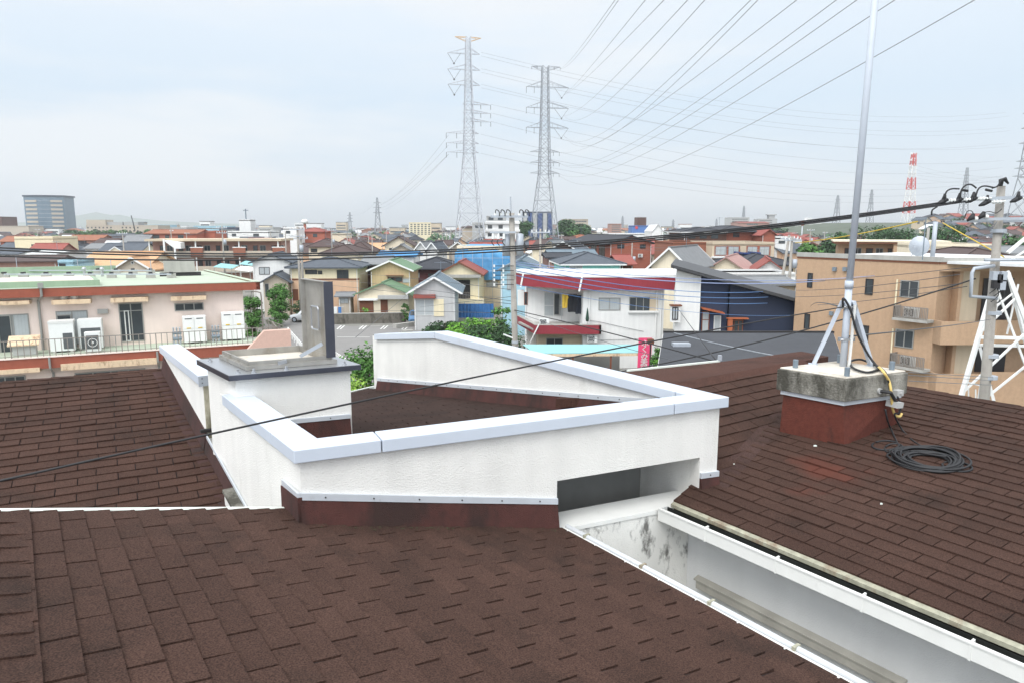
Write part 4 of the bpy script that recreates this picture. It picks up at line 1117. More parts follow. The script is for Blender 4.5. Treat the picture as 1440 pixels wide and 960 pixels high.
# appliances standing on the terrace: things of their own
def applnc(name, label, cat, a, y0, depth, kind):
    u0, z1 = B.hit(a[0], a[1], y0); u1, _ = B.hit(a[2], a[1], y0); z0 = zT-.02; w = u1-u0; h = z1-z0
    base = B.o+B.x*((u0+u1)/2)+B.y*(y0+depth/2)
    t = thing(name, label, cat, (base.x, base.y, z0), 24.2, 'machines on the pink terrace')
    b = MB(); b.box(-w/2, w/2, -depth/2, depth/2, .1, h, T_['acwhite']); b.box(-w/2+.1, -w/2+.25, -depth/2, depth/2, 0, .1, T_['concrete']); b.box(w/2-.25, w/2-.1, -depth/2, depth/2, 0, .1, T_['concrete'])
    b.build('casing', t)
    if kind == 'ac':
        for (x0, x1, q0, q1) in ((.05*w, .44*w, .12*h, .62*h),):
            b = mb(T_['grill']); b.box(x0, x1, -depth/2-.02, -depth/2-.004, q0, q1); b.build('grille', t)
        b = mb(M['framew']); b.box(-w/2-.02, w/2+.02, -depth/2-.02, depth/2+.02, h-.12, h+.02); b.build('lid', t)
    elif kind == 'ac2':
        b = mb(T_['grill']); b.box(-w*.38, w*.44, -depth/2-.02, -depth/2-.004, h*.42, h*.72); b.box(-w*.40, -w*.18, -depth/2-.02, -depth/2-.004, .05*h, h*.42); b.build('grille', t)
    elif kind == 'small':
        b = mb(T_['grill']); b.box(-w*.4, w*.4, -depth/2-.02, -depth/2-.004, h*.2, h*.85); b.build('grille', t)
        b = mb(T_['acwhite']); n = 12; r_ = w*.3
        b.tube([(r_*cos(2*pi*k/n), -depth/2-.03, h*.5+r_*sin(2*pi*k/n)) for k in range(n+1)], .02, None, 5); b.ball((0,-depth/2-.03,h*.5), .07); b.build('fan_guard', t)
    else:
        for k in (0, 1):
            x0, x1 = (-w/2+.03, -.02) if k == 0 else (.02, w/2-.03)
            b = mb(T_['white']); b.box(x0, x1, -depth/2-.03, -depth/2-.003, h*.56, h-.05); b.box(x0, x1, -depth/2-.03, -depth/2-.003, .12, h*.54)
            b.box((x0+x1)/2-.12, (x0+x1)/2+.12, -depth/2-.045, -depth/2-.03, h*.56, h*.60, M['yellow'])
            b.box((x0+x1)/2-.2, (x0+x1)/2+.2, -depth/2-.036, -depth/2-.03, h-.16, h-.1, T_['grill']); b.build('door', t)
    return t
applnc('air_conditioner', 'tall white outdoor unit with its grille at the right, in front of the curtained window', 'air conditioner', (67, 453, 102, 490), -1.6, .9, 'ac')
applnc('air_conditioner', 'wide white outdoor unit with a dark slot, right of the tall one on the terrace', 'air conditioner', (108, 450, 142, 490), -1.2, .8, 'ac2')
applnc('air_conditioner', 'small white outdoor unit with a round fan at the terrace railing', 'air conditioner', (118, 468, 140, 490), -2.4, .5, 'small')
applnc('boiler_cabinet', 'white four-door cabinet under the narrow vent window on the terrace', 'cabinet', (256, 446, 289, 485), -1.2, .8, 'cab')
applnc('boiler_cabinet', 'white four-door cabinet at the right end of the pink terrace', 'cabinet', (311, 440.5, 343, 480), -1.0, .8, 'cab')
for a, lbl in (((242, 468, 255, 484), 'grey pipe manifold left of the cabinet under the vent window'), ((297, 463, 309, 482), 'grey pipe manifold between the two white cabinets')):
    u0, z1 = B.hit(a[0], a[1], -1.2); u1, _ = B.hit(a[2], a[1], -1.2); base = B.o+B.x*((u0+u1)/2)+B.y*(-1.0)
    t = thing('pipe_manifold', lbl, 'pipework', (base.x, base.y, zT-.02), 24.2, 'machines on the pink terrace'); w = (u1-u0)/2
    b = mb(M['galvdk']); b.tube([(-w,0,.35),(w,0,.35)], .11, None, 8); b.tube([(-w,0,.7),(w,0,.7)], .09, None, 8); b.build('header_pipe', t)
    b = mb(M['galv'])
    for k in range(3): x = -w*.7+k*w*.7; b.tube([(x,0,0),(x,0,1.0)], .05, None, 6); b.tube([(x,0,1.0),(x,-.2,1.05)], .05, None, 6)
    b.build('riser_pipe', t)
# pink stair parapet at the right end of the terrace
uA, zA = B.hit(371, 465, -4.5); uB, _ = B.hit(408, 465, -4.5); uC, zC = B.hit(340, 500, -4.5)
b = MB(); b.extr([(uC,-4.7,0),(uB,-4.7,0),(uB,-4.7,zA),(uA,-4.7,zA),(uC,-4.7,zC)], (0,.5,0), mat('stair_pink', srgb(206,172,158), .9, var=.06)); B.part(b, 'stair_parapet')
# lamp post right of the pink building, and street railing
def simple_tube(name, label, cat, pts, r, m, group=None, sides=8):
    o = V(pts[0]); b = mb(m); b.tube([V(p)-o for p in pts], r, None, sides); ob = b.build(name, None, True); ob.location = o; tag(ob, label, cat, group); return ob
p = at_y(369, 450, 62); p.z = 0; zt_ = at_y(369, 410, 62).z
t = thing('street_lamp', 'brown street lamp with a curved arm right of the pink building', 'street lamp', tuple(p))
b = mb(T_['rail']); b.tube(spl([(0,0,0),(0,0,zt_*.6),(0,0,zt_-.35),(-.15,0,zt_-.08),(-.6,0,zt_),(-.9,0,zt_)], 4), .06, None, 8); b.build('pole', t, True)
b = mb(M['frame']); b.box(-1.35, -.8, -.14, .14, zt_-.1, zt_+.05); b.build('lamp_head', t)
def fence(name, label, cat, p0, p1, h, m, step, th=.05, post=2.0, solid=None, base=0.):
    p0 = V(p0); p1 = V(p1); t = thing(name, label, cat, (p0.x, p0.y, base)); d = p1-p0; d.z = 0; L_ = d.length; d.normalize()
    b = mb(m)
    b.bar(V((0,0,h)), d*L_+V((0,0,h)), .05, .05); b.bar(V((0,0,.12)), d*L_+V((0,0,.12)), .04, .04)
    n = int(L_/step)
    if solid: b.bar(V((0,0,h*.55)), d*L_+V((0,0,h*.55)), .03, h*.8, solid)
    else:
        for k in range(n): c = d*(k*step); b.bar(c+V((0,0,.1)), c+V((0,0,h)), .03)
    b.build('panel', t)
    k = 0.
    while k <= L_:
        b = mb(m); b.bar(d*k, d*k+V((0,0,h+.08)), .08); b.build('post', t); k += post
    return t
fence('street_fence', 'grey mesh fence along the road beside the pink building', 'fence', gp(344, 452), gp(400, 474), 1.2, T_['rail'], .3)
# white guard rail
def guardrail(lbl, p0, p1, z=0.):
    p0 = V(p0); p1 = V(p1); t = thing('guard_rail', lbl, 'guard rail', (p0.x, p0.y, 0), 0, 'white guard rails'); d = p1-p0; d.z = 0; L_ = d.length; d.normalize()
    for zz in (.45, .7): b = mb(T_['white']); b.bar(V((0,0,zz)), d*L_+V((0,0,zz)), .05, .16); b.build('beam', t)
    k = .3
    while k < L_: b = mb(T_['white']); b.bar(d*k, d*k+V((0,0,.8)), .11); b.build('post', t); k += 1.9
guardrail('white guard rail at the bend below the pink stair wall', gp(405, 470), gp(425, 494))
guardrail('white guard rail behind the hatch lid beside the parking lot', gp(462, 500), gp(492, 520))
# ================================================================== NEAR AND MIDDLE HOUSES
def px_hash(s):
    h = 7
    for c in s: h = (h*31+ord(c)) % 1000003
    return h
def house(label, d, yaw, pl, pr, ye, yr, depth, kind, wall, roof, wins=(), cat='house', name='house', ov=.5, edge=None, cap=None, group=None, zbase=0., cap2=None, og=.5):
    B = Bld(name, label, cat, pl, ye, d, yaw, group)
    x1 = B.hit(pr, ye)[0]; ze = B.hit((pl+pr)/2, ye)[1]
    dy = depth/2 if (kind in ('hip', 'gx')) else 0
    zr_ = on_plane((pl+pr)/2, yr, B.o+B.y*dy, B.y).z
    B.x1, B.ze, B.zr, B.dep = x1, ze, zr_, depth
    w = W_[wall] if isinstance(wall, str) else wall; r = R_[roof] if isinstance(roof, str) else roof
    if kind == 'gy': B.walls(0, x1, 0, depth, zbase, ze, w, zr_, 'y'); B.roof = B.gable(0, x1, 0, depth, ze, zr_, r, 'y', ov=ov, og=og, edge=edge, cap=cap)
    elif kind == 'gx': B.walls(0, x1, 0, depth, zbase, ze, w, zr_, 'x'); B.roof = B.gable(0, x1, 0, depth, ze, zr_, r, 'x', ov=ov, og=og, edge=edge, cap=cap)
    elif kind == 'hip': B.walls(0, x1, 0, depth, zbase, ze-.05, w); B.roof = B.hip(0, x1, 0, depth, ze, zr_, r, ov=ov, edge=edge, cap=cap)
    else: B.walls(0, x1, 0, depth, zbase, ze, w); B.roof = B.flat(0, x1, 0, depth, ze, r, par=max(.15, zr_-ze), mp=w)
    for q in wins:
        k = dict(q[4]) if len(q) > 4 else {}
        B.pwin(*q[:4], **k)
    if d < 240 and zbase == 0 and kind != 'flat':
        for x_ in (.12, x1-.12) if d < 135 else (.12,):
            b = mb(T_['white']); b.tube([(x_, -.1, ze-.25), (x_, -.1, 0)], .045, None, 6); B.part(b, 'downpipe')
        q_ = (px_hash(label)) % 100
        if q_ < 55:
            xr_ = x1*(.3+.4*(q_/55)); yr_ = dy if kind != 'gy' else depth*.5; zz_ = (zr_ if kind != 'gy' else ze+(zr_-ze)*(1-abs(2*xr_/x1-1)))
            b = mb(M['galvdk']); h_ = 1.9; b.tube([(xr_,yr_,zz_),(xr_,yr_,zz_+h_)], .03, None, 5); b.tube([(xr_-.75,yr_-.1,zz_+h_-.15),(xr_+.75,yr_+.1,zz_+h_-.15)], .02, None, 4)
            for k_ in range(7): xx_ = xr_-.7+k_*.23; b.tube([(xx_,yr_-.35,zz_+h_-.15),(xx_,yr_+.35,zz_+h_-.15)], .014, None, 4)
            B.part(b, 'roof_antenna')
        if q_ > 40 and d < 150:
            B.unit(x1*.72, -.3, 0 if q_ % 2 else max(0, ze-2.6), .8, .3, .6)
    return B
cw = dict(fr='frame', gl='curtain'); dw = dict(fr='framed', gl='glass'); ww = dict(fr='framew', gl='curtain')
# gable house with green roof, upper and lower gable
B = house('cream stained house with two stacked green gable roofs behind the dark block wall', 94, 0, 521, 577, 380, 368, 8, 'gy', 'mortar', 'green', [(545, 390, 566, 397, dict(fr='frameb', mull=1, hood=T_['wood'])), (566, 392, 577, 398, dict(fr='frame', gl='curtain', mull=0))], edge=T_['white'])
yo = -5.5
u0, ze = B.hit(504, 413, yo); u1, _ = B.hit(574, 413, yo); _, zz = B.hit(538, 399, yo)
B.walls(u0, u1, yo, 0, 0, ze, W_['cream'], zz, 'y', label='lower cream wall with brown doors'); B.gable(u0, u1, yo, -.05, ze, zz, R_['green'], 'y', ov=.7, label='lower green gable roof')
B.pbox(531, 416, 574, 421, yo-.8, .8, W_['grey'], 'porch_hood'); B.pbox(504, 420, 531, 423, yo-.4, .4, T_['white'], 'porch_hood')
for a in ((505, 423, 525, 441), (535, 422, 545, 441)): B.pbox(*a, yo-.05, .1, T_['wood'], 'door')
# grey corrugated gable shed
B = house('grey corrugated gable shed with a red window hood and a yellow shutter', 80, 2, 582, 640, 408, 391, 9, 'gy', 'corr', 'bluegrey', [(584, 421, 610, 444, dict(fr='framew', gl='curtain', mull=1))], ov=.85, edge=T_['white'])
B.pbox(610, 421, 624, 445, -.08, .08, W_['paleyellow'], 'shutter'); B.pbox(581, 415, 612, 420, -.6, .6, R_['red'], 'window_hood')
b = mb(M['frame']); b.extr([(-.02,-.02,B.ze-.5),(B.x1+.02,-.02,B.ze-.5),(B.x1/2,-.02,B.ze+.55)], (0,-.0,.0) if False else (0,-.03,0)); 
# yellow house with red gable
B = house('pale yellow two-storey house with a red gable roof and an open dark balcony', 93, -2, 618, 674, 385, 370, 9, 'gy', 'paleyellow', 'red', [], ov=.6, edge=T_['wood'])
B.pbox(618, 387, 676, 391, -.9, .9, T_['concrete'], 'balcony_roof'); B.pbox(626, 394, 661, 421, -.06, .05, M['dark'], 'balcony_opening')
u0, z0 = B.hit(626, 421, -.8); u1, _ = B.hit(661, 421, -.8); b = mb(W_['paleyellow']); b.box(u0-1.2, u1+1.8, -.9, 0, z0-.9, z0); B.part(b, 'balcony'); B.rail([(u0, -.85, z0), (u1, -.85, z0)], .9, T_['rail'], .2)
B.pwin(626, 396, 645, 418, y0=-.07, fr='frame', gl='curtain', mull=1)
B.pbox(636, 427, 662, 432, -.1, .1, T_['wood'], 'lower_hood')
# dark hip roof house with maroon wall
house('dark charcoal hip roofed house with maroon walls between the green and red gables', 106, 3, 574, 648, 378, 362, 10, 'hip', mat('wall_maroon', srgb(92,52,54), .9, var=.1, lines=('Z', .25, .15)), 'black', [(580, 384, 590, 391, cw), (602, 385, 612, 392, dw)], ov=.7)
# two-tone tan house
B = house('tan two-tone house with a slate hip roof, right of the white gable house', 93, 2, 408, 503, 376, 362, 8, 'hip', 'paleyellow', 'slate', [(429, 380, 446, 386, dw), (447, 381, 453, 386, dw), (473.5, 380, 490, 393, dict(fr='framed', gl='glass', mull=1)), (479, 410, 487, 415, dw)], ov=.6)
_, zm = B.hit(450, 394); b = mb(W_['apricot']); b.box(-.06, B.x1+.06, -.06, .3, 0, zm); B.part(b, 'lower_cladding'); b = mb(T_['wood']); b.box(-.12, B.x1+.12, -.12, .35, zm, zm+.18); B.part(b, 'belt_course')
B.pbox(410, 407, 419, 423, -.1, .06, T_['wood'], 'door'); B.pwin(479, 410, 487, 415, y0=-.07, **dw)
for a in ((473, 379.5, 477, 393.5), (487, 379.5, 491, 393.5)): pass
# white gable house
B = house('white two-storey gable house left of the tan two-tone house', 96, 8, 355, 407, 369, 359, 9, 'gy', 'white', 'slate', [(364, 376, 379, 386.5, dict(fr='framed', gl='curtain', mull=1))], ov=.5)
yo = -5; u0, ze = B.hit(370, 396, yo); u1, _ = B.hit(405, 396, yo); zz = B.hit(390, 386, yo)[1]
B.walls(u0, u1, yo, 0, 0, ze, W_['greige'], zz, 'y', label='low porch wing'); B.gable(u0, u1, yo, -.05, ze, zz, R_['slate'], 'y', ov=.5, label='low slate porch gable')
B.pwin(372, 399, 378, 418, y0=yo, fr='frame', gl='glass', mull=0, name='door')
house('brown clad house with a grey roof half hidden behind the green gables', 101, 2, 510, 545, 372, 362, 8, 'gx', 'brown', 'grey', [(514, 376, 524, 384, dw)], ov=.5)
# house under blue tarp
B = house('house under construction wrapped in bright blue tarpaulin beside the light blue house', 102, -3, 643, 716, 392, 346, 9, 'flat', 'cream', 'grey', [(684, 396, 700, 404, cw)], ov=0)
x1 = B.x1; z0 = B.ze-.2; z1 = B.zr
b = mb(T_['tarp']); r5 = random.Random(5)
nu, nz_ = 26, 16; ring = []
P = []
for k in range(nz_+1):
    z = z0+(z1-z0)*k/nz_; row = []
    ins = 0 if k < nz_-4 else ((k-(nz_-4))/4)**2*1.5
    per = [(-.3+ins, -.4+ins), (x1+.3-ins, -.4+ins), (x1+.3-ins, 9.3-ins), (-.3+ins, 9.3-ins)]
    for e in range(4):
        p, q = per[e], per[(e+1) % 4]
        for j in range(nu):
            t_ = j/nu; wob = .10*sin(j*1.3+k*.6+e)+r5.uniform(-.06, .06)
            n_ = ((q[1]-p[1]), -(q[0]-p[0])); l_ = sqrt(n_[0]**2+n_[1]**2)
            sag = .25*sin(t_*pi*4)*(1 if k > nz_-3 else 0)
            row.append((p[0]+(q[0]-p[0])*t_+n_[0]/l_*wob, p[1]+(q[1]-p[1])*t_+n_[1]/l_*wob, z+sag*.3))
    P.append(row)
n = len(P[0]); vs = [p for r in P for p in r]; fs = []
for k in range(nz_):
    for j in range(n): fs.append((k*n+j, k*n+(j+1) % n, (k+1)*n+(j+1) % n, (k+1)*n+j))
fs.append([nz_*n+j for j in range(n)])
b.add(vs, fs); B.part(b, 'tarpaulin', None, None, True)
b = mb(M['galv'])
for k in range(7): x = -.5+(x1+1.0)*k/6; b.tube([(x,-.75,0),(x,-.75,z1*.98)], .03, None, 5)
for k in range(4): z = 1.8+k*1.8; b.tube([(-.5,-.75,z),(x1+.5,-.75,z)], .025, None, 5)
B.part(b, 'scaffold_frame')
B = house('light blue two-storey house behind the grey utility pole', 76, -4, 704, 762, 380, 366, 8, 'gy', 'sky', 'bluegrey', [(713, 385, 721, 408, cw)], ov=.4)
b = mb(T_['tarp2']); 
p0, p1 = ground(640, 447), ground(694, 447)
t = thing('sheet_fence', 'blue sheet fence behind the garden trees', 'fence', tuple(p0)); d_ = p1-p0
b = mb(T_['tarp2'])
for k in range(24):
    a = d_*(k/24); c = d_*((k+1)/24); w = .12 if k % 2 else 0
    b.bar(a+V((0,w,.9)), c+V((0,.12-w,.9)), .03, 1.8)
b.build('panel', t)
b = mb(M['galv'])
for k in range(5): b.tube([d_*(k/4)+V((0,.15,0)), d_*(k/4)+V((0,.15,2.0))], .04, None, 6)
b.build('frame', t)
# ---------------------------------------------------------------- white building with crimson bands
B = Bld('shop_house', 'white two-storey building with crimson roof and balcony bands', 'building', 820, 440, 58, 0)
def L2(px, d, y=420): p = at_y(px, y, d)-B.o; return (p.x, p.y)
zt_ = B.hit(880, 389.5)[1]; zb_ = B.hit(880, 407)[1]
Q = [L2(725, 63.6), L2(735.5, 61.2), L2(818, 57.2), L2(948, 57.2), L2(949, 65.4), L2(733, 65.4)]
b = mb(T_['redband']); b.extr([(p[0], p[1], zb_) for p in Q], (0,0,zt_-zb_)); band = B.part(b, 'roof_band')
b = mb(W_['white']); cx = sum(p[0] for p in Q)/6; cy = sum(p[1] for p in Q)/6
b.extr([(cx+(p[0]-cx)*1.01, cy+(p[1]-cy)*1.01, zt_) for p in Q], (0,0,.22)); B.part(b, 'roof')
b = mb(T_['white'])
for px_, d_ in ((735.5, 61.15), (818, 57.15)):
    q = L2(px_, d_); b.bar((q[0], q[1]-.04, zt_), (q[0]-.22, q[1]-.04, zb_-.1), .14, .05, None, (0,1,0))
B.part(b, 'band_joint', band)
Wl = [L2(741, 61.9), L2(820, 61.6)]
b = mb(W_['white']); xr = L2(934, 58)[0]
b.extr([(0,0,0),(xr,0,0),(xr,10,0),(0,10,0)], (0,0,zb_+.05)); B.part(b, 'wall', None, 'right white wall block')
b = mb(W_['white']); y2 = Wl[0][1]; xl = Wl[0][0]
b.box(xl, 0, y2, y2+9, 0, zb_+.05); B.part(b, 'wall', None, 'set back white wall behind the balcony')
for a, k in (((842, 419, 872.5, 436.5), dict(fr='frame', gl='curtain', mull=1)), ((885, 418, 915, 438), dict(fr='frame', gl='glass', mull=2))): B.pwin(*a, **k)
B.pbox(914, 418, 925, 439, -.14, .14, W_['beige'], 'shutter_box'); B.pbox(884, 437.5, 926, 440, -.25, .25, T_['white'], 'window_sill')
B.pwin(765, 411, 792.5, 445, y0=y2, fr='framew', gl='curtain', mull=1, rail=.45); B.pwin(779, 413, 787, 443, y0=y2-.05, fr='frame', gl='glass', mull=0)
b = mb(W_['white']); u0 = B.hit(736, 409, y2)[0]; b.box(u0-.5, u0+.1, y2, y2+.9, B.hit(736, 430, y2)[1], B.hit(736, 409, y2)[1]); bay = B.part(b, 'bay_window')
B.pwin(737, 411, 742, 429, y0=y2-.02, fr='frameb', gl='glass', mull=0)
zbt, zbb = B.hit(800, 457.5, -.8)[1], B.hit(800, 470, -.8)[1]
G = [L2(727, 63.5, 450), L2(752, 57.2, 460), L2(845.5, 57.2, 460)]
b = mb(T_['redband']); g0, g1, g2_ = [V((p[0], p[1], zbb)) for p in G]
b.extr([g1, g2_, g2_+V((0,.16,0)), g1+V((0,.16,0))], (0,0,zbt-zbb)); b.extr([g0, g1, g1+V((.16,0.16,0)), g0+V((.16,0,0))], (0,0,zbt-zbb)); b.extr([g2_-V((.16,0,0)), g2_, g2_+V((0,1.0,0)), g2_+V((-.16,1.0,0))], (0,0,zbt-zbb))
B.part(b, 'balcony_band')
b = mb(T_['concrete']); b.extr([(g1.x,g1.y+.1,zbb+.25),(g2_.x-.1,g2_.y+.1,zbb+.25),(0-.02,y2,zbb+.25),(g0.x+.1,y2,zbb+.25)], (0,0,.15)); b.extr([g1+V((0,0,zbt-zbb)), g2_+V((0,0,zbt-zbb)), g2_+V((0,.3,zbt-zbb)), g1+V((.1,.3,zbt-zbb))], (0,0,.06)); b.extr([g0+V((0,0,zbt-zbb)), g1+V((0,0,zbt-zbb)), g1+V((.3,.3,zbt-zbb)), g0+V((.3,0,zbt-zbb))], (0,0,.06)); B.part(b, 'balcony_floor')
b = mb(T_['white']); b.tube([(g1.x+.35, g1.y-.05, zbt+.1),(g1.x-.05, g1.y-.05, zbb),(g1.x-.9, g1.y+.5, 1.0)], .06, None, 6)
B.part(b, 'downpipe')
B.unit(g1.x+.8, g1.y+.7, zbt-.15, .8, .32, .62)
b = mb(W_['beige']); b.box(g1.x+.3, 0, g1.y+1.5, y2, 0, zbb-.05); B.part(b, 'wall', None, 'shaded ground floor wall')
B.win('f', g1.y+1.48, g1.x+1.0, g1.x+2.4, 1.2, 2.4, 'frame', 'glass')
for x_, z_ in ((xr-.25, 0), (xr-.65, 0), (.5, 3.2)): b = mb(T_['white']); b.tube([(x_,-.1,z_),(x_,-.1,zb_)], .055, None, 6); B.part(b, 'downpipe')
uu, zz = B.hit(832, 475); B.unit(uu, -.4, zz-.3, .8, .32, .6)
b = mb(M['wiredk'])
for a in (((826, 450), (845, 453), (880, 461), (905, 466)), ((845, 478), (880, 477), (899, 476))): b.tube([(*(lambda q: (q[0], -.06, q[1]))(B.hit(*c)),) for c in a], .015, None, 5)
B.part(b, 'wall_cable')
# laundry in the recess
lp = at_y(807, 415, 59.6)
t = thing('hanging_laundry', 'dark shirts and a yellow towel drying on the balcony of the crimson banded building', 'laundry', (lp.x, lp.y, lp.z-2.2))
b = mb(M['stainless']); b.tube([(-1.0,0,2.3),(.8,0,2.3)], .025, None, 6); b.tube([(-1.0,0,0.),(-1.0,0,2.3)], .03, None, 6); b.tube([(.8,0,0.),(.8,0,2.3)], .03, None, 6); b.build('drying_pole', t)
def cloth(x, w, z0, z1, m, nm, sl=.0):
    b = mb(m); n = 8; vs = []
    for k in range(n+1):
        q = k/n; z = z1+(z0-z1)*q
        for j in range(7):
            s = j/6-.5; ww_ = w*(1+.12*sin(q*3)) if q > .28 else w*(.55+1.6*q)+sl
            vs.append((x+s*ww_, .07*sin(j*1.7+k*.4)-.06, z))
    fs = [(k*7+j, k*7+j+1, (k+1)*7+j+1, (k+1)*7+j) for k in range(n) for j in range(6)]
    o2 = len(vs); vs += [(a, c+.06, z) for a, c, z in vs]; fs += [tuple(o2+i for i in f[::-1]) for f in fs]
    b.add(vs, fs); b.build(nm, t, True)
cloth(-.1, .75, .75, 2.25, mat('cloth_black', (.02,.022,.028), .9), 'shirt', .3); cloth(.45, .6, .6, 2.2, mat('cloth_navy', (.03,.035,.05), .9), 'shirt', .3); cloth(-.75, .4, 1.1, 2.25, mat('cloth_yellow', srgb(214,180,70), .9), 'towel', .2)
lp = at_y(826, 444, 57.4); t = thing('folded_parasol', 'dark green closed parasol standing on the balcony of the crimson banded building', 'parasol', (lp.x, lp.y, zbt-.2))
b = mb(mat('cloth_green', srgb(40,70,56), .9)); b.tube([(0,0,.5),(0,0,.7),(0,0,1.3),(0,0,1.55)], [.10,.15,.07,.03], None, 8); b.build('canopy', t, True); b = mb(M['frame']); b.tube([(0,0,0),(0,0,1.62)], .02, None, 6); b.build('pole', t)
# cyan awning of the carport in front
A0_, A1_ = at_z(735, 484, 3.0), at_z(898, 484, 3.0); A2, A3 = at_z(905, 495, 2.75), at_z(752, 496.5, 2.75)
t = thing('carport', 'carport with a pale cyan awning and rusty beams below the crimson banded building', 'carport', (A3.x, A3.y, 0)); O_ = V((A3.x, A3.y, 0))
b = mb(T_['cyan']); b.extr([A3-O_, A2-O_, A1_-O_, A0_-O_], (0,0,-.05)); b.build('awning', t)
b = mb(T_['awning']); b.bar(A3-O_-V((0,0,.15)), A2-O_-V((0,0,.15)), .1, .18); b.build('beam', t)
for k in (0, .35, .7, 1.): c = A3.lerp(A2, k)-O_; b = mb(M['frameb']); b.bar((c.x, c.y+.05, 0), (c.x, c.y+.05, c.z-.2), .1); b.build('post', t)
b = mb(M['frame']); b.box(1.0, 6.5, 3.2, 3.4, 0, 2.2); b.box(2.0, 5.5, 1.8, 2.2, .7, 1.3, T_['wood']); b.build('back_panel', t)
# pink banner
bp_ = at_y(907, 498, 44); base = (bp_.x, bp_.y, 0)
t = thing('banner', 'pink vertical banner with white Japanese lettering beside the carport', 'banner', base)
zt2 = at_y(907, 475, 44).z; hw_ = .42
b = mb(mat('banner_pink', srgb(226,74,118), .8, var=.05)); n = 10; vs = []
for k in range(n+1):
    z = zt2-2.9*k/n
    for j in range(5): vs.append((-hw_+2*hw_*j/4-.06*k/n, .010*sin(k*.9+j*.6), z))
fs = [(k*5+j, (k+1)*5+j, (k+1)*5+j+1, k*5+j+1) for k in range(n) for j in range(4)]
o2 = len(vs); vs += [(a, c+.012, z) for a, c, z in vs]; fs += [tuple(o2+i for i in f[::-1]) for f in fs]
b.add(vs, fs); b.build('cloth', t, True)
b = mb(M['framew']); b.tube([(hw_+.02,.02,0),(hw_+.02,.02,zt2+.1)], .02, None, 6); b.tube([(hw_+.02,.02,zt2+.02),(-hw_,.02,zt2+.02)], .015, None, 6); b.build('pole', t)
for i, chh in enumerate('ふくみ美容'):
    cu = bpy.data.curves.new('lettering', 'FONT'); cu.body = chh; cu.size = .47; cu.align_x = 'CENTER'; cu.extrude = .004; cu.offset = .002
    cu.materials.append(M['framew']); o = bpy.data.objects.new('lettering', cu); COL.objects.link(o); o.parent = t
    bpy.context.view_layer.update(); me_ = bpy.data.meshes.new_from_object(o.evaluated_get(bpy.context.evaluated_depsgraph_get())); bpy.data.objects.remove(o); me_.materials.clear(); me_.materials.append(M['framew'])
    o = bpy.data.objects.new('lettering', me_); COL.objects.link(o); o.parent = t
    o.location = (-.02-.01*i, -.026, zt2-.50-.385*i); o.rotation_euler = (pi/2, 0, 0)
lp = at_y(915, 480, 43)
t = thing('garden_lamp', 'slim black lamp post with a square brown head beside the pink banner', 'lamp', (lp.x, lp.y, 0))
b = mb(M['framed']); b.tube([(0,0,0),(0,0,lp.z-.1)], .05, None, 8); b.build('pole', t); b = mb(T_['wood']); b.box(-.18,.18,-.18,.18,lp.z-.15,lp.z+.15); b.build('lamp_head', t)
# ---------------------------------------------------------------- navy house
B = Bld('navy_house', 'modern navy and white house with a long sloping charcoal roof', 'house', 949, 440, 50, 0)
def zat(px, py, y0=0.): return B.hit(px, py, y0)
xa = 0; xb, _ = zat(984, 440); xc, _ = zat(1025, 440); xd, _ = zat(1128, 440)
rl = lambda x: B.hit(949, 380)[1]+(B.hit(1128, 428)[1]-B.hit(949, 380)[1])*x/xd
DPn = 8
def slopewall(x0, x1, y0, m, nm, lbl=None, dep=DPn): b = mb(m); b.extr([(x0,y0,0),(x1,y0,0),(x1,y0,rl(x1)),(x0,y0,rl(x0))], (.26*dep,dep,0)); return B.part(b, nm, None, lbl)
slopewall(xa, xb, 0, W_['white'], 'wall', 'white wall bay'); slopewall(xb, xc, .35, W_['navy'], 'wall', 'recessed navy wall bay with wood framed windows', DPn-.35); slopewall(xc, xd, -.0, mat('wall_deep_navy', srgb(40,48,68), .85, var=.05), 'wall', 'long navy wall')
b = mb(mat('roof_metal_dark', srgb(62,62,64), .5, var=.08, lines=('X', .45, .2))); x0 = -.55; x1 = xd+.7
b.extr([(x0,-.7,rl(x0)+.05),(x1,-.7,rl(x1)+.05),(x1,-.7,rl(x1)+.27),(x0,-.7,rl(x0)+.27)], (.26*(DPn+1.2),DPn+1.2,0)); B.part(b, 'roof')
b = mb(mat('orange_wood', srgb(166,92,58), .7, var=.1)); 
u0, z1 = zat(985, 434, .35); u1, _ = zat(1016, 440, .35); b.extr([(u0,-.25,z1),(u1,-.25,z1-.35),(u1,.35,z1-.3),(u0,.35,z1+.05)], (0,0,.08)); u2, z2 = zat(1021, 448); u3, _ = zat(1050, 448); b.box(u2, u3, -.5, 0, z2, z2+.08); b.box(u2+.05, u2+.35, -.45, -.2, 0, z2); B.part(b, 'canopy')
B.pwin(987, 438, 998, 467, y0=.35, fr='frameb', gl='curtain', mull=0, rail=.6); B.pwin(1004, 444, 1014, 467, y0=.35, fr='framew', gl='curtain', mull=0)
B.pwin(1026, 450, 1045, 470, fr='frameb', gl='glass', mull=2)
u0, z0 = zat(942, 452); u1, z1 = zat(955, 430); b = mb(W_['white']); b.box(u0, u1, -.5, .02, z0, z1); b.box(u0-.08, u1+.08, -.58, .0, z1, z1+.1, T_['wood']); bay = B.part(b, 'bay_window')
B.pwin(945.5, 432, 954, 450, y0=-.5, fr='framed', gl='curtain', mull=1)
u0, z0 = zat(1134, 435); b = mb(T_['white']); b.tube([(xd+.62,-.5,rl(xd)+.0),(xd+.1,-.2,rl(xd)-.55),(xd+.1,-.2,0)], .06, None, 6); B.part(b, 'downpipe'); b = mb(W_['orange']); b.box(xd+.02, xd+.3, -.1, 2, 0, rl(xd)-1.6); B.part(b, 'side_panel')
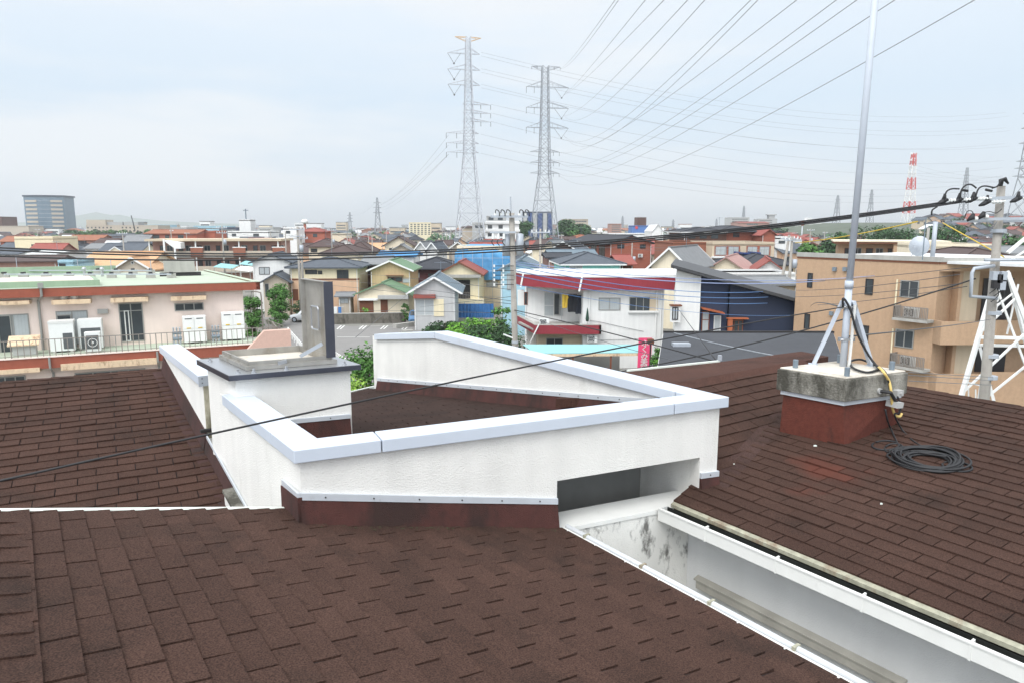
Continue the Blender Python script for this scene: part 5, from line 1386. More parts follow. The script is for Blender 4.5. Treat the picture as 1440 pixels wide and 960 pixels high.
# charcoal roofed low building just beyond our roof
q4 = [at_y(933, 468, 35.5), at_y(1172, 468, 35.5), at_y(1190, 522, 28.5), at_y(925, 517, 28.5)]
t = thing('house', 'low building with one broad charcoal roof slope just beyond the small ridge', 'house', (q4[3].x, q4[3].y, 0)); O_ = V((q4[3].x, q4[3].y, 0))
b = mb(mat('roof_flat_charcoal', srgb(66,68,73), .85, var=.14, scale=1.2, lines=('Y', .28, .12), bump=.3, bscale=20)); b.extr([p_-O_ for p_ in q4], (0,0,-.14)); o = b.build('roof', t)
b = mb(T_['white']); e_ = [V((p_.x, p_.y, p_.z-.16)) for p_ in q4]
for i_ in (1, 2, 3): b.bar(e_[i_]-O_, e_[(i_+1) % 4]-O_, .06, .18)
b.build('fascia', o)
b = mb(W_['white']); cxm = sum((p_.x for p_ in q4))/4; cym = sum((p_.y for p_ in q4))/4
b.extr([V((cxm+(p_.x-cxm)*.95-O_.x, cym+(p_.y-cym)*.95-O_.y, 0)) for p_ in q4], (0,0,min(p_.z for p_ in q4)-.2)); b.build('wall', t)
b = mb(T_['wood']); rb_ = [at_y(933, 467, 35.6), at_y(1172, 467, 35.6)]; b = mb(M['sealgrey']); b.bar(rb_[0]-O_, rb_[1]-O_, .2, .1); b.build('ridge', o)
hp_ = on_plane(957, 487, q4[0], (q4[1]-q4[0]).cross(q4[3]-q4[0]).normalized())-O_
b = mb(M['galv']); b.extr([hp_+V((-.35,-.1,0)), hp_+V((.45,-.1,0)), hp_+V((.45,.35,0)), hp_+V((-.35,.35,0))], (0,0,.14)); b.build('roof_hood', o)
# ---------------------------------------------------------------- tan apartment building at the right
Cx = at_y(1122, 361, 49.2); Dx = at_y(1322, 369.5, 41.2)
yw = math.degrees(atan2(Dx.y-Cx.y, Dx.x-Cx.x))
B = Bld('tan_apartments', 'tan tiled three-storey apartment building with recessed balconies at the right', 'building', 1122, 361, 49.2, yw)
xe = B.hit(1322, 369.5)[0]; zt3 = Cx.z
b = mb(W_['tan']); b.box(0, xe, 0, 12, 0, zt3); B.part(b, 'wall', None, 'long windowed tan wall')
b = mb(T_['concrete']); b.box(-.06, xe+.06, -.06, .3, zt3, zt3+.28); b.box(.2, 16, .3, 12, zt3-.1, zt3+.06, R_['white']); b.box(-.03, xe+.03, -.035, .1, zt3-.12, zt3, T_['wood']); B.part(b, 'roof')
y8 = -radians(yw)
def tow(p): return B.root.matrix_world @ V(p)
# second block facing the camera, with recesses
p2 = V((Dx.x, Dx.y, 0)); dirx = V((cos(y8), sin(y8), 0))
def loc(v): q = v-B.o; return V((q.dot(B.x), q.dot(B.y), v.z))
def wbox(b, x0, x1, y0, y1, z0, z1, m=None):   # axis aligned in world
    b.extr([loc(V((x, y, z0))) for x, y in ((x0,y0),(x1,y0),(x1,y1),(x0,y1))], (0,0,z1-z0), m)
def pxx(px, d, z=6): # world x for photo column at depth d
    return (at_y(px, 450, d)).x
dF = Dx.y; X0 = Dx.x
xR = X0+12; xa_ = pxx(1324, dF); xb_ = pxx(1368, dF+1.4)
zf = [at_y(1340, y, dF).z for y in (382, 450, 482, 522)]
b = mb(W_['tan']); wbox(b, X0, xR, dF-.0, dF+9, zf[0], zt3); B.part(b, 'wall', None, 'top band over the recessed balconies')
b = mb(W_['tan']); wbox(b, X0, xR, dF+1.5, dF+9, 0, zf[0]+.01); B.part(b, 'wall', None, 'balcony back wall')
for (za, zb4) in ((zf[1], zf[2]), (zf[3], zf[3]-3.2)):
    b = mb(W_['tan']); wbox(b, X0-.02, X0+3.2, dF-.75, dF-.6, zb4, za); wbox(b, X0-.02, X0+.12, dF-.6, dF+1.5, zb4, za); wbox(b, X0+3.2, xR, dF-.2, dF-.05, zb4, za); wbox(b, X0, xR, dF-.05, dF+1.5, zb4+.1, zb4+.25, T_['concrete']); B.part(b, 'balcony_parapet')
b = mb(W_['tan']); wbox(b, X0+1.35, X0+1.55, dF+.2, dF+1.5, 0, zf[0]); wbox(b, X0+1.55, X0+2.6, dF+.35, dF+1.5, 0, zf[0], W_['beige']); B.part(b, 'balcony_divider')
b = mb(M['framed']); wbox(b, X0+.15, X0+1.3, dF+1.44, dF+1.49, zf[1]-.3, zf[0]-.4); wbox(b, X0+3.6, X0+5.4, dF+1.44, dF+1.49, zf[1]-.3, zf[0]-.5); wbox(b, X0+3.6, X0+5.4, dF+1.44, dF+1.49, zf[3]-.3, zf[2]-.5); wbox(b, X0+.15, X0+1.3, dF+1.44, dF+1.49, zf[3]-.3, zf[2]-.4); B.part(b, 'balcony_door')
b = mb(T_['concrete']); wbox(b, X0-.06, xR, dF-.06, dF+.2, zt3, zt3+.25); wbox(b, X0-.03, xR, dF-.035, dF+.1, zt3-.12, zt3, T_['wood']); B.part(b, 'parapet_cap')
for a, k in (((1136.5, 384, 1143.5, 404.5), dict(fr='framed', gl='glass', mull=0)), ((1218, 392, 1229, 414.5), dict(fr='framed', gl='glass', mull=0)), ((1267, 394, 1293.5, 418), dict(fr='frame', gl='glass', mull=1)),
             ((1132, 441, 1139.5, 462), dict(fr='framed', gl='glass', mull=0)), ((1212, 457, 1222.5, 482), dict(fr='framed', gl='glass', mull=0)), ((1260, 462, 1286.5, 487), dict(fr='frame', gl='glass', mull=1))): B.pwin(*a, **k)
for (a, h_) in (((1255, 446, 1305, 449.5), 1.), ((1250, 512, 1300, 516), 1.)):
    u0, z1 = B.hit(a[0], a[1], -.7); u1, _ = B.hit(a[2], a[1], -.7)
    b = mb(T_['concrete']); b.box(u0, u1, -.75, 0, z1-.16, z1); lg = B.part(b, 'ledge')
    B.rail([(u0+.05, -.7, z1), (u1-.05, -.7, z1)], .7, T_['rail'], .09, 1.0, parent=lg); B.rail([(u0+.05, -.7, z1), (u0+.05, 0, z1)], .7, T_['rail'], .09, 1.0, parent=lg)
    B.unit((u0+u1)/2-.1, -.38, z1+.06, .8, .3, .58)
for x, ya, yb in ((1263, 393, 433), (1257, 462, 500)):
    u, z1 = B.hit(x, ya); _, z0 = B.hit(x, yb); b = mb(W_['paleyellow']); b.tube([(u,-.08,z0),(u,-.08,z1)], .05, None, 6); B.part(b, 'downpipe')
for x, y in ((1174.5, 379), (1189, 379), (1170, 441)):
    u, z = B.hit(x, y); b = mb(M['galvdk']); b.box(u-.12, u+.12, -.16, 0, z-.12, z+.14); B.part(b, 'vent_hood')
dp_ = at_z(1291, 364, zt3+.1); t = thing('satellite_dish', 'white satellite dish standing on the tan apartment roof', 'satellite dish', tuple(dp_))
b = mb(M['galv']); vs = []; n = 14
for k in range(5):
    r_ = .62*k/4
    for j in range(n): a = 2*pi*j/n; vs.append((r_*cos(a)*.9, -.22*(k/4)**2, .75+r_*sin(a)))
fs = [(k*n+j, k*n+(j+1) % n, (k+1)*n+(j+1) % n, (k+1)*n+j) for k in range(4) for j in range(n)]
fs += [f[::-1] for f in []]
b.add([(x*cos(-.5)+y*sin(-.5)*-1, x*sin(-.5)+y*cos(-.5), z) for x, y, z in [(x, -y*1.0-.2, z) for x, y, z in vs]], fs); b.build('dish', t, True)
b = mb(M['galv']); b.tube([(0,.05,0),(0,.05,.8)], .04, None, 6); b.tube([(-.4,.3,0),(0,.1,.6)], .025, None, 5); b.tube([(.4,.3,0),(0,.1,.6)], .025, None, 5); b.tube([(0,0,.3),(-.5,-.4,.75)], .02, None, 5); b.box(-.58,-.44,-.47,-.35,.7,.82); b.build('stand', t)
dp_ = at_z(1311, 364, zt3+.1); zt4 = at_y(1311, 312, dp_.y).z-dp_.z
simple_tube('vent_mast', 'plain grey vertical pipe on the tan apartment roof right of the satellite dish', 'pipe', [dp_, dp_+V((0,0,zt4))], .13, M['galv'], None, 10)
dp_ = at_z(1297, 366, zt3+.1); zt4 = at_y(1297, 306, dp_.y).z
t = thing('tv_antenna', 'thin television antenna standing on the tan apartment roof behind the dish', 'antenna', tuple(dp_)); hh_ = zt4-dp_.z
b = mb(M['galvdk']); b.tube([(0,0,0),(0,0,hh_)], .03, None, 6); b.build('pole', t)
b = mb(M['galvdk']); b.tube([(-.8,0,hh_-.1),(.9,0,hh_-.1)], .02, None, 5)
for k in range(9): x = -.75+k*.19; b.tube([(x,-.3,hh_-.1),(x,.3,hh_-.1)], .012, None, 4)
b.build('elements', t)
# ================================================================== FARTHER TOWN
H_ = lambda *a, **k: house(*a, **k)
GR = 'houses across the town'
# left
house('cream flat roofed block with dark windows, seen under the round glass tower', 170, 6, 20, 74, 336, 333, 12, 'flat', 'paleyellow', 'white', [(44, 344, 63, 350, dw)], cat='building')
house('dark hip roofed house at the left edge below the glass tower', 185, 4, -20, 34, 351, 341, 9, 'hip', 'white', 'black')
house('low black hip roofed house right of the cream flat block', 190, 3, 96, 118, 350, 343, 8, 'hip', 'white', 'black')
B = house('grey roofed house with a small cream dormer gable behind the orange roof', 165, 2, 140, 197, 354, 343, 9, 'gx', 'cream', 'slate')
u0, z0 = B.hit(152, 355, -1); u1, _ = B.hit(173, 355, -1); zz = B.hit(162, 348, -1)[1]; B.walls(u0, u1, -1, 2, z0-2, z0, W_['cream'], zz, 'y'); B.gable(u0, u1, -1, 2, z0, zz, R_['slate'], 'y', ov=.4, og=.2, edge=T_['white'])
house('white walled house with a grey gable left of the black hip roof', 175, 5, 120, 140, 350, 343.5, 8, 'gx', 'white', 'grey')
house('long dusty pink house with a brown roof behind the left green roof', 90, 20, -40, 79, 369, 362, 9, 'gx', 'pinkbr', 'brown')
house('small pale blue box of a house left of the orange roof', 80, 10, 81, 103, 369, 366, 6, 'flat', 'sky', 'white', [(83, 371, 92, 375, dw)])
B = house('house with a bright orange tiled roof and a grey front gable', 86, 4, 113, 205, 374.5, 356, 9, 'gx', 'cream', 'orange')
u0, z0 = B.hit(163, 378, -1.5); u1, _ = B.hit(210, 378, -1.5); zz = B.hit(187, 363.5, -1.5)[1]; B.walls(u0, u1, -1.5, 3, 0, z0, W_['greige'], zz, 'y'); B.gable(u0, u1, -1.5, 3, z0, zz, R_['orange'], 'y', ov=.5, og=.35, edge=T_['white']); B.pwin(184, 368, 188.5, 372, y0=-1.5, fr='framew', mull=0)
B = house('orange red building with a shallow gable behind the long apartment block', 205, 3, 205, 276, 329, 324, 12, 'gx', 'orange', 'rust', [(215, 331, 224, 337, dw), (232, 331, 238, 337, dw), (250, 331, 258, 337, dw)], cat='building')
house('orange red annex with a dark balcony beside the shallow orange gable', 212, 3, 276, 302, 327, 325, 10, 'flat', 'orange', 'grey', [(277, 330, 286, 336, dw)], cat='building')
# long two storey apartment block
B = Bld('apartment_block', 'long brown two-storey apartment block with a pale flat roof and outdoor corridors', 'building', 210, 350, 132, 4)
x1 = B.hit(392, 345)[0]; zt5 = B.hit(300, 336.5)[1]
b = mb(W_['pinkbr']); b.box(0, x1, 1.6, 9, 0, zt5-.4); B.part(b, 'wall')
b = mb(W_['beige']); b.box(-.6, x1+.6, -.4, 9.4, zt5-.4, zt5); B.part(b, 'roof')
for z in (zt5-3.2, zt5-6.0):
    b = mb(T_['concrete']); b.box(0, x1, 0, 1.6, z-.2, z); fl = B.part(b, 'corridor_floor')
    b = mb(W_['greige']); b.box(0, x1, -.02, .08, z, z+1.0); B.part(b, 'corridor_parapet', fl)
    k = 1.2
    while k < x1-1.5:
        B.win('f', 1.6, k, k+.9, z, z+2.0, 'frameb', 'glass', 0, 'door'); B.win('f', 1.6, k+1.3, k+2.4, z+.9, z+2.0, 'frame', 'glass', 1); k += 3.4
for px_ in (210, 275, 336, 391):
    u = B.hit(px_, 345)[0]; b = mb(T_['white']); b.box(u-.1, u+.1, -.1, .1, 0, zt5-.4); B.part(b, 'column')
for px_ in (277, 337, 392):
    u = B.hit(px_, 350)[0]; b = mb(W_['brickbr']); b.box(u-1.1, u+1.1, -.3, -.1, zt5-3.3, zt5-1.6); b.box(u-1.2, u+1.2, -.32, -.08, zt5-1.6, zt5-1.45, T_['white']); B.part(b, 'balcony_screen')
u0 = B.hit(236, 338)[0]; u1 = B.hit(260, 338)[0]; b = mb(T_['white']); b.extr([(u0,-2.2,zt5-.2),(u1,-2.2,zt5-.6),(u1,-2.2,zt5-1.7),(u0+2.0,-2.2,zt5-1.7)], (0,2.0,0)); b.box(u0,u0+.3,-2.3,-2.1,zt5-6,zt5); b.box(u1-1.2,u1-.9,-2.3,-2.1,zt5-6,zt5-1.5); B.part(b, 'stair_enclosure')
for px_, m in ((310, 'tarp'), (300, 'cyan'), (350, 'white')):
    pass
house('white flat building below the white stair tower', 300, 0, 320, 377, 327, 325, 14, 'flat', 'white', 'white', [(326, 329, 332, 333, dw), (356, 329, 364, 333, dw)], cat='building')
B = house('white square stair tower with a rod on top', 305, 0, 336, 352, 310, 309, 6, 'flat', 'white', 'white', [(341, 325, 346, 328, dw)], cat='tower', name='stair_tower')
b = mb(M['galvdk']); q = B.hit(343, 294)[1]; b.tube([(2.3,2,B.ze),(2.3,2,q)], .25, None, 6); b.bar((1.2,2,q-.6),(3.4,2,q-.6),.3); B.part(b, 'roof_antenna')
house('brick red hip roofed block behind the left utility poles', 240, 4, 420, 456, 326, 320.5, 12, 'hip', 'orange', 'red', [(424, 329, 430, 334, dw), (440, 329, 446, 334, dw)], cat='building')
house('white cabin with red sign roofs left of the brick hip roofed block', 230, 0, 398, 418, 322, 320, 8, 'flat', 'white', 'white', [(402, 325, 408, 329, dw)], cat='building')
house('low tan flat building right of the brick hip roofed block', 260, 0, 465, 486, 330, 329, 10, 'flat', 'cream', 'grey', cat='building')
house('cream walled house under a dark brown hip roof, farthest left of the brown roofs', 152, 5, 434, 476, 347, 336, 9, 'hip', 'cream', 'brown', [(437, 350, 446, 355, dw)])
house('broad dark brown hip roof in front of the other brown roofs', 126, -3, 452, 503, 357, 344.5, 10, 'hip', 'cream', 'brown')
house('dark brown hip roof right of the broad brown one', 141, 4, 485, 523, 354.5, 340, 10, 'hip', 'greige', 'brown')
house('long orange roof left of the large cream gable', 165, 0, 511, 548, 350.5, 343, 9, 'gx', 'cream', 'orange')
B = house('large cream gable house with a brown roof above the green gables', 150, 3, 541, 580, 345, 334, 10, 'gy', 'cream', 'brown', [(547, 349, 551, 352, dw)], ov=.7)
house('small grey gable in front of the large cream gable', 140, 3, 550, 578, 353, 345, 6, 'gy', 'greige', 'grey')
house('low house under a blue sheet roof behind the green gables', 118, 0, 533, 582, 361, 355, 8, 'gx', 'white', mat('blue_sheet_roof', srgb(66,140,196), .6, var=.15), [])
house('white gable house left of the pair right of the cream gable', 137, -8, 585, 599, 350, 341, 8, 'gy', 'white', 'grey', edge=T_['white'])
house('white gable house right of the pair, nearer the pylon legs', 132, -8, 600, 615, 351.5, 342, 8, 'gy', 'white', 'slate', edge=T_['white'])
house('slate gable house in front of the left pylon', 142, 4, 631, 656, 351, 341.5, 9, 'gy', 'greige', 'slate', edge=T_['white'])
house('tan house with an orange roof between the white gables and the left pylon', 170, 2, 613, 634, 345, 339, 8, 'gx', 'cream', 'brown')
B = house('beige seven-storey apartment building on the skyline left of the pylons', 520, 8, 575, 606, 314, 313, 14, 'flat', 'paleyellow', 'white', cat='building', name='apartment_building')
for k in range(6):
    for j in range(6): B.pwin(577+j*5, 315.4+k*2.7, 580+j*5, 317+k*2.7, fr='frame', gl='glass', mull=0, fw=.1)
# stepped white apartments behind the left pylon
B = house('white stepped apartment building between the two pylons', 262, 2, 683, 730, 312, 311, 16, 'flat', 'white', 'white', cat='building', name='apartment_building')
for k in range(3):
    for j in range(3): B.pwin(686+j*15, 317+k*11, 692+j*15, 322+k*11, fr='framed', gl='glass', mull=1, fw=.2)
for k in range(3):
    z = B.hit(690, 314+k*11)[1]; b = mb(T_['white']); b.box(-.3, B.x1+.3, -.8, 0, z-.3, z+.5); B.part(b, 'balcony')
house('upper storeys of white flats rising behind the stepped apartments', 285, 2, 684, 712, 305, 304, 10, 'flat', 'grey', 'white', [(687, 306, 694, 310, dw), (700, 306, 707, 310, dw)], cat='building')
house('low stepped grey wing left of the white stepped apartments', 275, 2, 664, 685, 315, 313, 12, 'flat', 'grey', 'white', [(668, 317, 680, 321, dw)], cat='building')
house('tan cylinder like block left of the grey stepped wing', 290, 2, 650, 668, 320, 318, 12, 'hip', 'greige', 'brown', cat='building')
B = house('dark blue glass tower block behind the right pylon', 430, 0, 735, 777, 299, 298, 16, 'flat', mat('wall_dark_blue', srgb(62,76,98), .5, var=.1), 'grey', cat='building', name='tower_block')
for j in range(6):
    u = B.x1*(j+.5)/6; b = mb(T_['dkblue'] if j % 2 else W_['grey']); b.box(u-1.1, u+1.1, -.12, 0, B.ze-16, B.ze-.5); B.part(b, 'glazed_bay')
house('pale yellow gable house with a white barge board left of the crimson banded roof', 96, 6, 716, 770, 379, 361, 9, 'gy', 'paleyellow', 'slate', edge=T_['white'], ov=.6)
house('tan house with a grey lean roof under the right pylon', 142, -20, 748, 786, 350, 338, 10, 'gx', 'cream', 'brown')
house('dark slate gable house right of the right pylon legs', 124, -18, 777, 808, 350.5, 341, 9, 'gy', 'brown', 'slate', edge=T_['white'])
house('tan gable left of the slate gable below the right pylon', 132, -18, 762, 786, 348.5, 339, 9, 'gy', 'cream', 'grey')
house('low brown house with a dark lean roof left of the turquoise house', 98, 4, 771, 804, 363, 357.5, 7, 'gx', 'pinkbr', 'black', [(776, 366, 784, 372, dw), (790, 366, 798, 372, cw)])
house('house with a pale blue grey sheet roof behind the turquoise house', 112, 4, 776, 838, 361.5, 352.5, 8, 'gx', 'greige', 'bluegrey')
B = house('turquoise house with a dark slate hip roof behind the crimson banded roof', 84, 4, 793, 873, 371.5, 355, 9, 'hip', 'turq', 'slate', [(801, 374, 819, 382, dict(fr='framew', gl='curtain', mull=1)), (852, 378, 862, 383, cw)], ov=.6, edge=T_['white'])
house('brown red roofed house peeping out right of the turquoise house', 93, 4, 874, 890, 372, 360, 8, 'gx', 'brown', 'red')
B = house('orange red brick apartments with a dark gable roof right of the turquoise house', 130, 14, 858, 916, 342, 332.5, 22, 'gy', 'brick', 'black', [(868, 344, 878, 350, dw), (866, 359, 876, 364, dw), (900, 344, 908, 350, dw)], ov=1.0, cat='building', name='apartment_building', og=.6)
u0 = B.hits(824, 345, 0)[0]
for k in range(4): B.win('l', 0, 2.5+k*4.4, 5.5+k*4.4, B.ze-2.6, B.ze-.6, 'framed', 'glass', 1); B.win('l', 0, 2.5+k*4.4, 5.5+k*4.4, B.ze-5.6, B.ze-3.4, 'framed', 'glass', 1)
house('brown hip roofed house in front of the skyline trees', 175, 3, 806, 834, 336, 330.5, 9, 'hip', 'pinkbr', 'rust', [(812, 338, 818, 341, dw)])
house('tan low house left of the brown hip roof near the trees', 168, -6, 788, 806, 340, 334, 9, 'gx', 'cream', 'brown')
B = house('long white factory hall behind the brick apartments', 310, 0, 856, 922, 330, 328.5, 20, 'flat', 'white', 'white', cat='building', name='factory')
B = house('white arched hall right of the long white factory', 280, 0, 917, 933, 326, 316, 16, 'gy', 'white', 'white', ov=.1, cat='building', name='factory')
B = house('brown slab tower on the skyline beside the blue shop', 450, 6, 897, 909, 307, 306, 8, 'flat', 'brown', 'grey', cat='building', name='tower_block')
B = house('blue shop building with a red disc sign on the skyline', 430, 0, 889, 917, 318.5, 317.5, 14, 'flat', mat('wall_shop_blue', srgb(78,116,176), .7, var=.05), 'white', cat='building', name='shop')
b = mb(mat('red_sign', srgb(200,60,70), .6, var=0)); u, z = B.hit(895, 320.5); b.tube([(u,-.3,z),(u,-.1,z)], .9, None, 12); B.part(b, 'sign')
B = house('pale pink apartment building on the skyline right of the trees', 520, 0, 858, 874, 316, 315, 14, 'flat', 'pinkbr', 'white', cat='building', name='apartment_building')
for k in range(4): B.pwin(860, 317.5+k*2.6, 872, 318.8+k*2.6, fr='frame', gl='glass', mull=3, fw=.15)
B = house('grey school building behind the skyline trees', 420, 0, 792, 827, 309.5, 308.5, 14, 'flat', 'greige', 'white', cat='building', name='school')
for k in range(2): B.pwin(794, 311+k*4.2, 825, 313+k*4.2, fr='frame', gl='glass', mull=7, fw=.2)
# right of centre
B = house('cream house with a grey ribbed roof and white barge boards behind the navy house', 82, -28, 916, 968, 375, 350, 12, 'gy', 'cream', 'grey', [(947, 377, 957, 382, dict(fr='framed', mull=0))], edge=T_['white'], ov=.5)
B = house('long plain brown brick wing behind the cream gable', 112, 2, 946, 1002, 342, 341, 12, 'flat', 'brickbr', 'grey', [(995, 347, 1000, 353, dict(fr='framew', mull=1))], cat='building')
B = house('beige apartment wing with glazed balconies right of the brown brick wing', 109, 2, 1002, 1089, 343.5, 341, 12, 'flat', 'beige', 'white', cat='building', name='apartment_building')
for a in ((1005, 346, 1041, 361), (1050, 346, 1084, 361)):
    B.pbox(*a, -.05, .06, W_['brick'], 'balcony_recess'); w_ = (a[2]-a[0])/2
    for k in (0, 1): B.pwin(a[0]+1.5+k*w_, a[1]+1, a[0]+w_-2+k*w_, a[3]-2, y0=-.08, fr='frame', gl='curtain', mull=1)
    u0, z0 = B.hit(a[0], a[3], -1); u1, _ = B.hit(a[2], a[3], -1); B.rail([(u0,-1,z0),(u1,-1,z0)], 1.0, M['frame'], .35, 1.5); b = mb(T_['white']); b.box(u0-.2, u1+.2, -1.1, 0, z0-.25, z0); B.part(b, 'balcony_floor')
B = house('red brick apartments with a low dark roof on the right skyline', 152, 10, 1010, 1088, 326, 318, 18, 'hip', 'brick', 'black', [(1031, 328, 1040, 334, dw)], cat='building', name='apartment_building', ov=1.2)
house('lower left wing of the red brick apartments with open corridors', 150, 2, 962, 1022, 326.5, 320, 12, 'hip', 'brown', 'black', [(968, 330, 978, 336, dw), (984, 330, 994, 336, dw), (1000, 330, 1010, 336, dw)], cat='building', edge=T_['white'], ov=1.)
house('small red brick house with a gable right of the red brick apartments', 148, 2, 1072, 1090, 330, 323.5, 9, 'gy', 'brick', 'red')
house('dark blue screened house behind the charcoal hip roof', 104, 0, 1046, 1070, 358, 355.5, 6, 'flat', mat('wall_screen_blue', srgb(42,64,118), .6, var=.05), 'grey')
B = house('white house with a faded pink roof left of the red roof', 90, -24, 996, 1046, 379, 363, 11, 'gy', 'cream', 'pinkish', ov=.5)
B = house('beige house with a charcoal hip roof behind the red roof', 98, 6, 1042, 1120, 372.5, 357, 10, 'hip', 'beige', 'black', [(1109, 378, 1115, 384, dw)], ov=.6)
house('white house with a small red roof and a skylight', 85, -16, 1062, 1102, 381, 367, 9, 'gy', 'white', 'red', ov=.5)
house('long white wall block behind the navy house roof', 76, 2, 965, 1118, 386, 383.5, 6, 'flat', 'white', 'white')
B = house('grey roofed lean house right of the navy roof', 66, 4, 1052, 1120, 401, 391, 7, 'gx', 'beige', 'grey')
house('white terrace blocks below the orange ball tank', 170, 0, 1091, 1112, 335, 333, 10, 'flat', 'white', 'white', [(1095, 339, 1104, 343, dw)], cat='building')
house('red tile roofed row right of the white terrace blocks', 210, 2, 1111, 1128, 336, 331, 9, 'gx', 'white', 'red')
B = house('grey apartment building on the skyline above the red brick apartments', 720, 3, 1028, 1054, 307, 306, 18, 'flat', 'grey', 'white', cat='building', name='apartment_building')
for k in range(4): B.pwin(1029, 308+k*3, 1052, 309.6+k*3, fr='frame', gl='glass', mull=5, fw=.3)
B = house('pale stepped apartment building with a flared top on the skyline', 760, -4, 1066, 1093, 309, 308, 18, 'flat', 'grey', 'white', cat='building', name='apartment_building')
for k in range(3): B.pwin(1068, 310+k*3, 1086, 311.6+k*3, fr='frame', gl='glass', mull=5, fw=.3)
u, z = B.hit(1088, 303); b = mb(W_['grey']); b.box(u-4, u+2, 2, 10, B.ze, z); b.box(u-5.5, u+3.5, 1, 11, z, z+1); B.part(b, 'lift_tower')
house('brown school like building in front of the skyline apartments', 600, 6, 1040, 1082, 314, 312.5, 18, 'gx', 'pinkbr', 'red', [(1050, 315, 1066, 317, dict(fr='frame', mull=4, fw=.3))], cat='building')
B = house('white ship shaped building with a funnel block on the right skyline', 600, -3, 1126, 1156, 315, 314, 14, 'flat', 'white', 'white', [(1130, 316, 1152, 318, dict(fr='framew', mull=6, fw=.3))], cat='building')
for a in ((1133, 309.5, 1148, 314), (1136, 306.5, 1141, 310), (1146, 308, 1154, 314)): B.pbox(*a, 2, 8, W_['white'], 'roof_block')
bp_ = at_y(1128.5, 315, 420); t = thing('ball_tank', 'orange ball shaped tank left of the white ship shaped building', 'tank', (bp_.x, bp_.y, 0))
b = mb(mat('tank_orange', srgb(214,108,60), .5)); b.ball((0,0,bp_.z), 1.25, None, 14, 10); b.build('tank', t, True); b = mb(T_['steelw']); b.tube([(0,0,0),(0,0,bp_.z-1)], .35, None, 8); b.build('stem', t, True)
bp_ = at_y(428.5, 312, 420); t = thing('water_tower', 'small white ball water tower above the brick hip roofed block', 'tank', (bp_.x, bp_.y, 0))
b = mb(T_['white']); b.ball((0,0,bp_.z), 2.0, None, 14, 8, .7); b.build('tank', t, True); b = mb(W_['brick']); b.tube([(0,0,0),(0,0,bp_.z-1)], .8, None, 8); b.build('stem', t, True)
# second tan apartments
B = Bld('tan_apartments', 'distant tan two-storey apartments with open corridors behind the tan roof', 'building', 1179, 350, 96, -22)
x1 = B.hit(1256, 350)[0]; zt6 = B.hit(1230, 340)[1]
b = mb(W_['tan']); b.box(0, x1, 1.3, 8, 0, zt6-.3); B.part(b, 'wall'); b = mb(T_['wood']); b.box(-.6, x1+6.3, -.5, 8.5, zt6-.3, zt6-.05); b.box(-.7, x1+6.4, -.6, 8.6, zt6-.05, zt6+.12, W_['cream']); B.part(b, 'roof')
b = mb(W_['tan']); b.box(x1, x1+6, -.3, 8.2, 0, zt6-.3); B.part(b, 'wall', None, 'end block'); b = mb(W_['tan']); b.box(0, x1, -.1, .1, zt6-3.3, zt6-2.1); B.part(b, 'corridor_parapet')
for k in range(4): B.win('f', 1.3, .8+k*2.6, 1.7+k*2.6, zt6-3.0, zt6-.9, 'frameb', 'glass', 0, 'door'); B.win('f', 1.3, 2.0+k*2.6, 2.9+k*2.6, zt6-2., zt6-.9, 'frame', 'glass', 1)
B.win('f', -.3, x1+1.5, x1+3, zt6-2.2, zt6-.9, 'framed', 'glass', 1); b = mb(T_['concrete']); b.box(x1+3.6, x1+3.9, -.7, -.35, zt6-2.5, zt6+1.8); b.box(x1+2.9, x1+4.5, -1.1, -.35, zt6-2.5, zt6-1.2, M['galv']); B.part(b, 'wall_tank')
house('white walled building with a brown roof edge right of the distant tan apartments', 78, -4, 1316, 1405, 347, 343.5, 9, 'flat', 'cream', 'brown', [(1353, 351, 1362, 357, dw), (1369, 351, 1384, 357, dict(fr='framew', mull=1))], cat='building')
house('grey hip roofed house behind the right concrete pole', 66, -4, 1358, 1420, 362, 349, 8, 'hip', 'cream', 'brown')
house('grey gable house at the right edge beyond the white lattice', 70, -6, 1420, 1475, 358, 349, 9, 'gx', 'white', 'grey')
# ---------------------------------------------------------------- glass tower at the left
B = Bld('glass_tower', 'round fronted ten-storey glass office tower at the left', 'building', 35, 300, 700, 8)
x1 = B.hit(91, 300)[0]; zt7 = B.hit(60, 276)[1]
def arc(x0, x1_, sag, n=12): return [(x0+(x1_-x0)*k/n, -sag*4*(k/n)*(1-k/n)) for k in range(n+1)]
def arcpoly(x0, x1_, sag, dep): return arc(x0, x1_, sag)+[(x1_, dep), (x0, dep)]
b = mb(mat('tower_glass', srgb(100,120,134), .2, var=.12, scale=.15)); b.prism(arcpoly(0, x1, 5, 22), 0, zt7-.8); B.part(b, 'glazing')
b = mb(mat('tower_cap', srgb(52,64,78), .4)); b.prism(arcpoly(-1, x1+1, 5.6, 23), zt7-.8, zt7+.7); B.part(b, 'roof')
for k in range(9):
    z = 4+k*(zt7-6)/9
    for (f0, f1) in ((.05, .38), (.72, .97)):
        pts = [(x1*(f0+(f1-f0)*j/5), -5*4*(f0+(f1-f0)*j/5)*(1-(f0+(f1-f0)*j/5))-.35) for j in range(6)]
        b = mb(W_['greige']); b.prism(pts+[(p[0], p[1]+.6) for p in pts[::-1]], z, z+1.9); B.part(b, 'spandrel')
    pts = [(x1*(.4+.32*j/5), -5*4*(.4+.32*j/5)*(1-(.4+.32*j/5))-.3) for j in range(6)]
    b = mb(M['galv']); b.prism(pts+[(p[0], p[1]+.5) for p in pts[::-1]], z+1.0, z+1.25); B.part(b, 'mullion_band')
B = house('dark edge of another tower block cut by the left border of the photo', 640, 0, -40, 2, 306, 305, 20, 'flat', 'brown', 'grey', cat='building', name='tower_block')
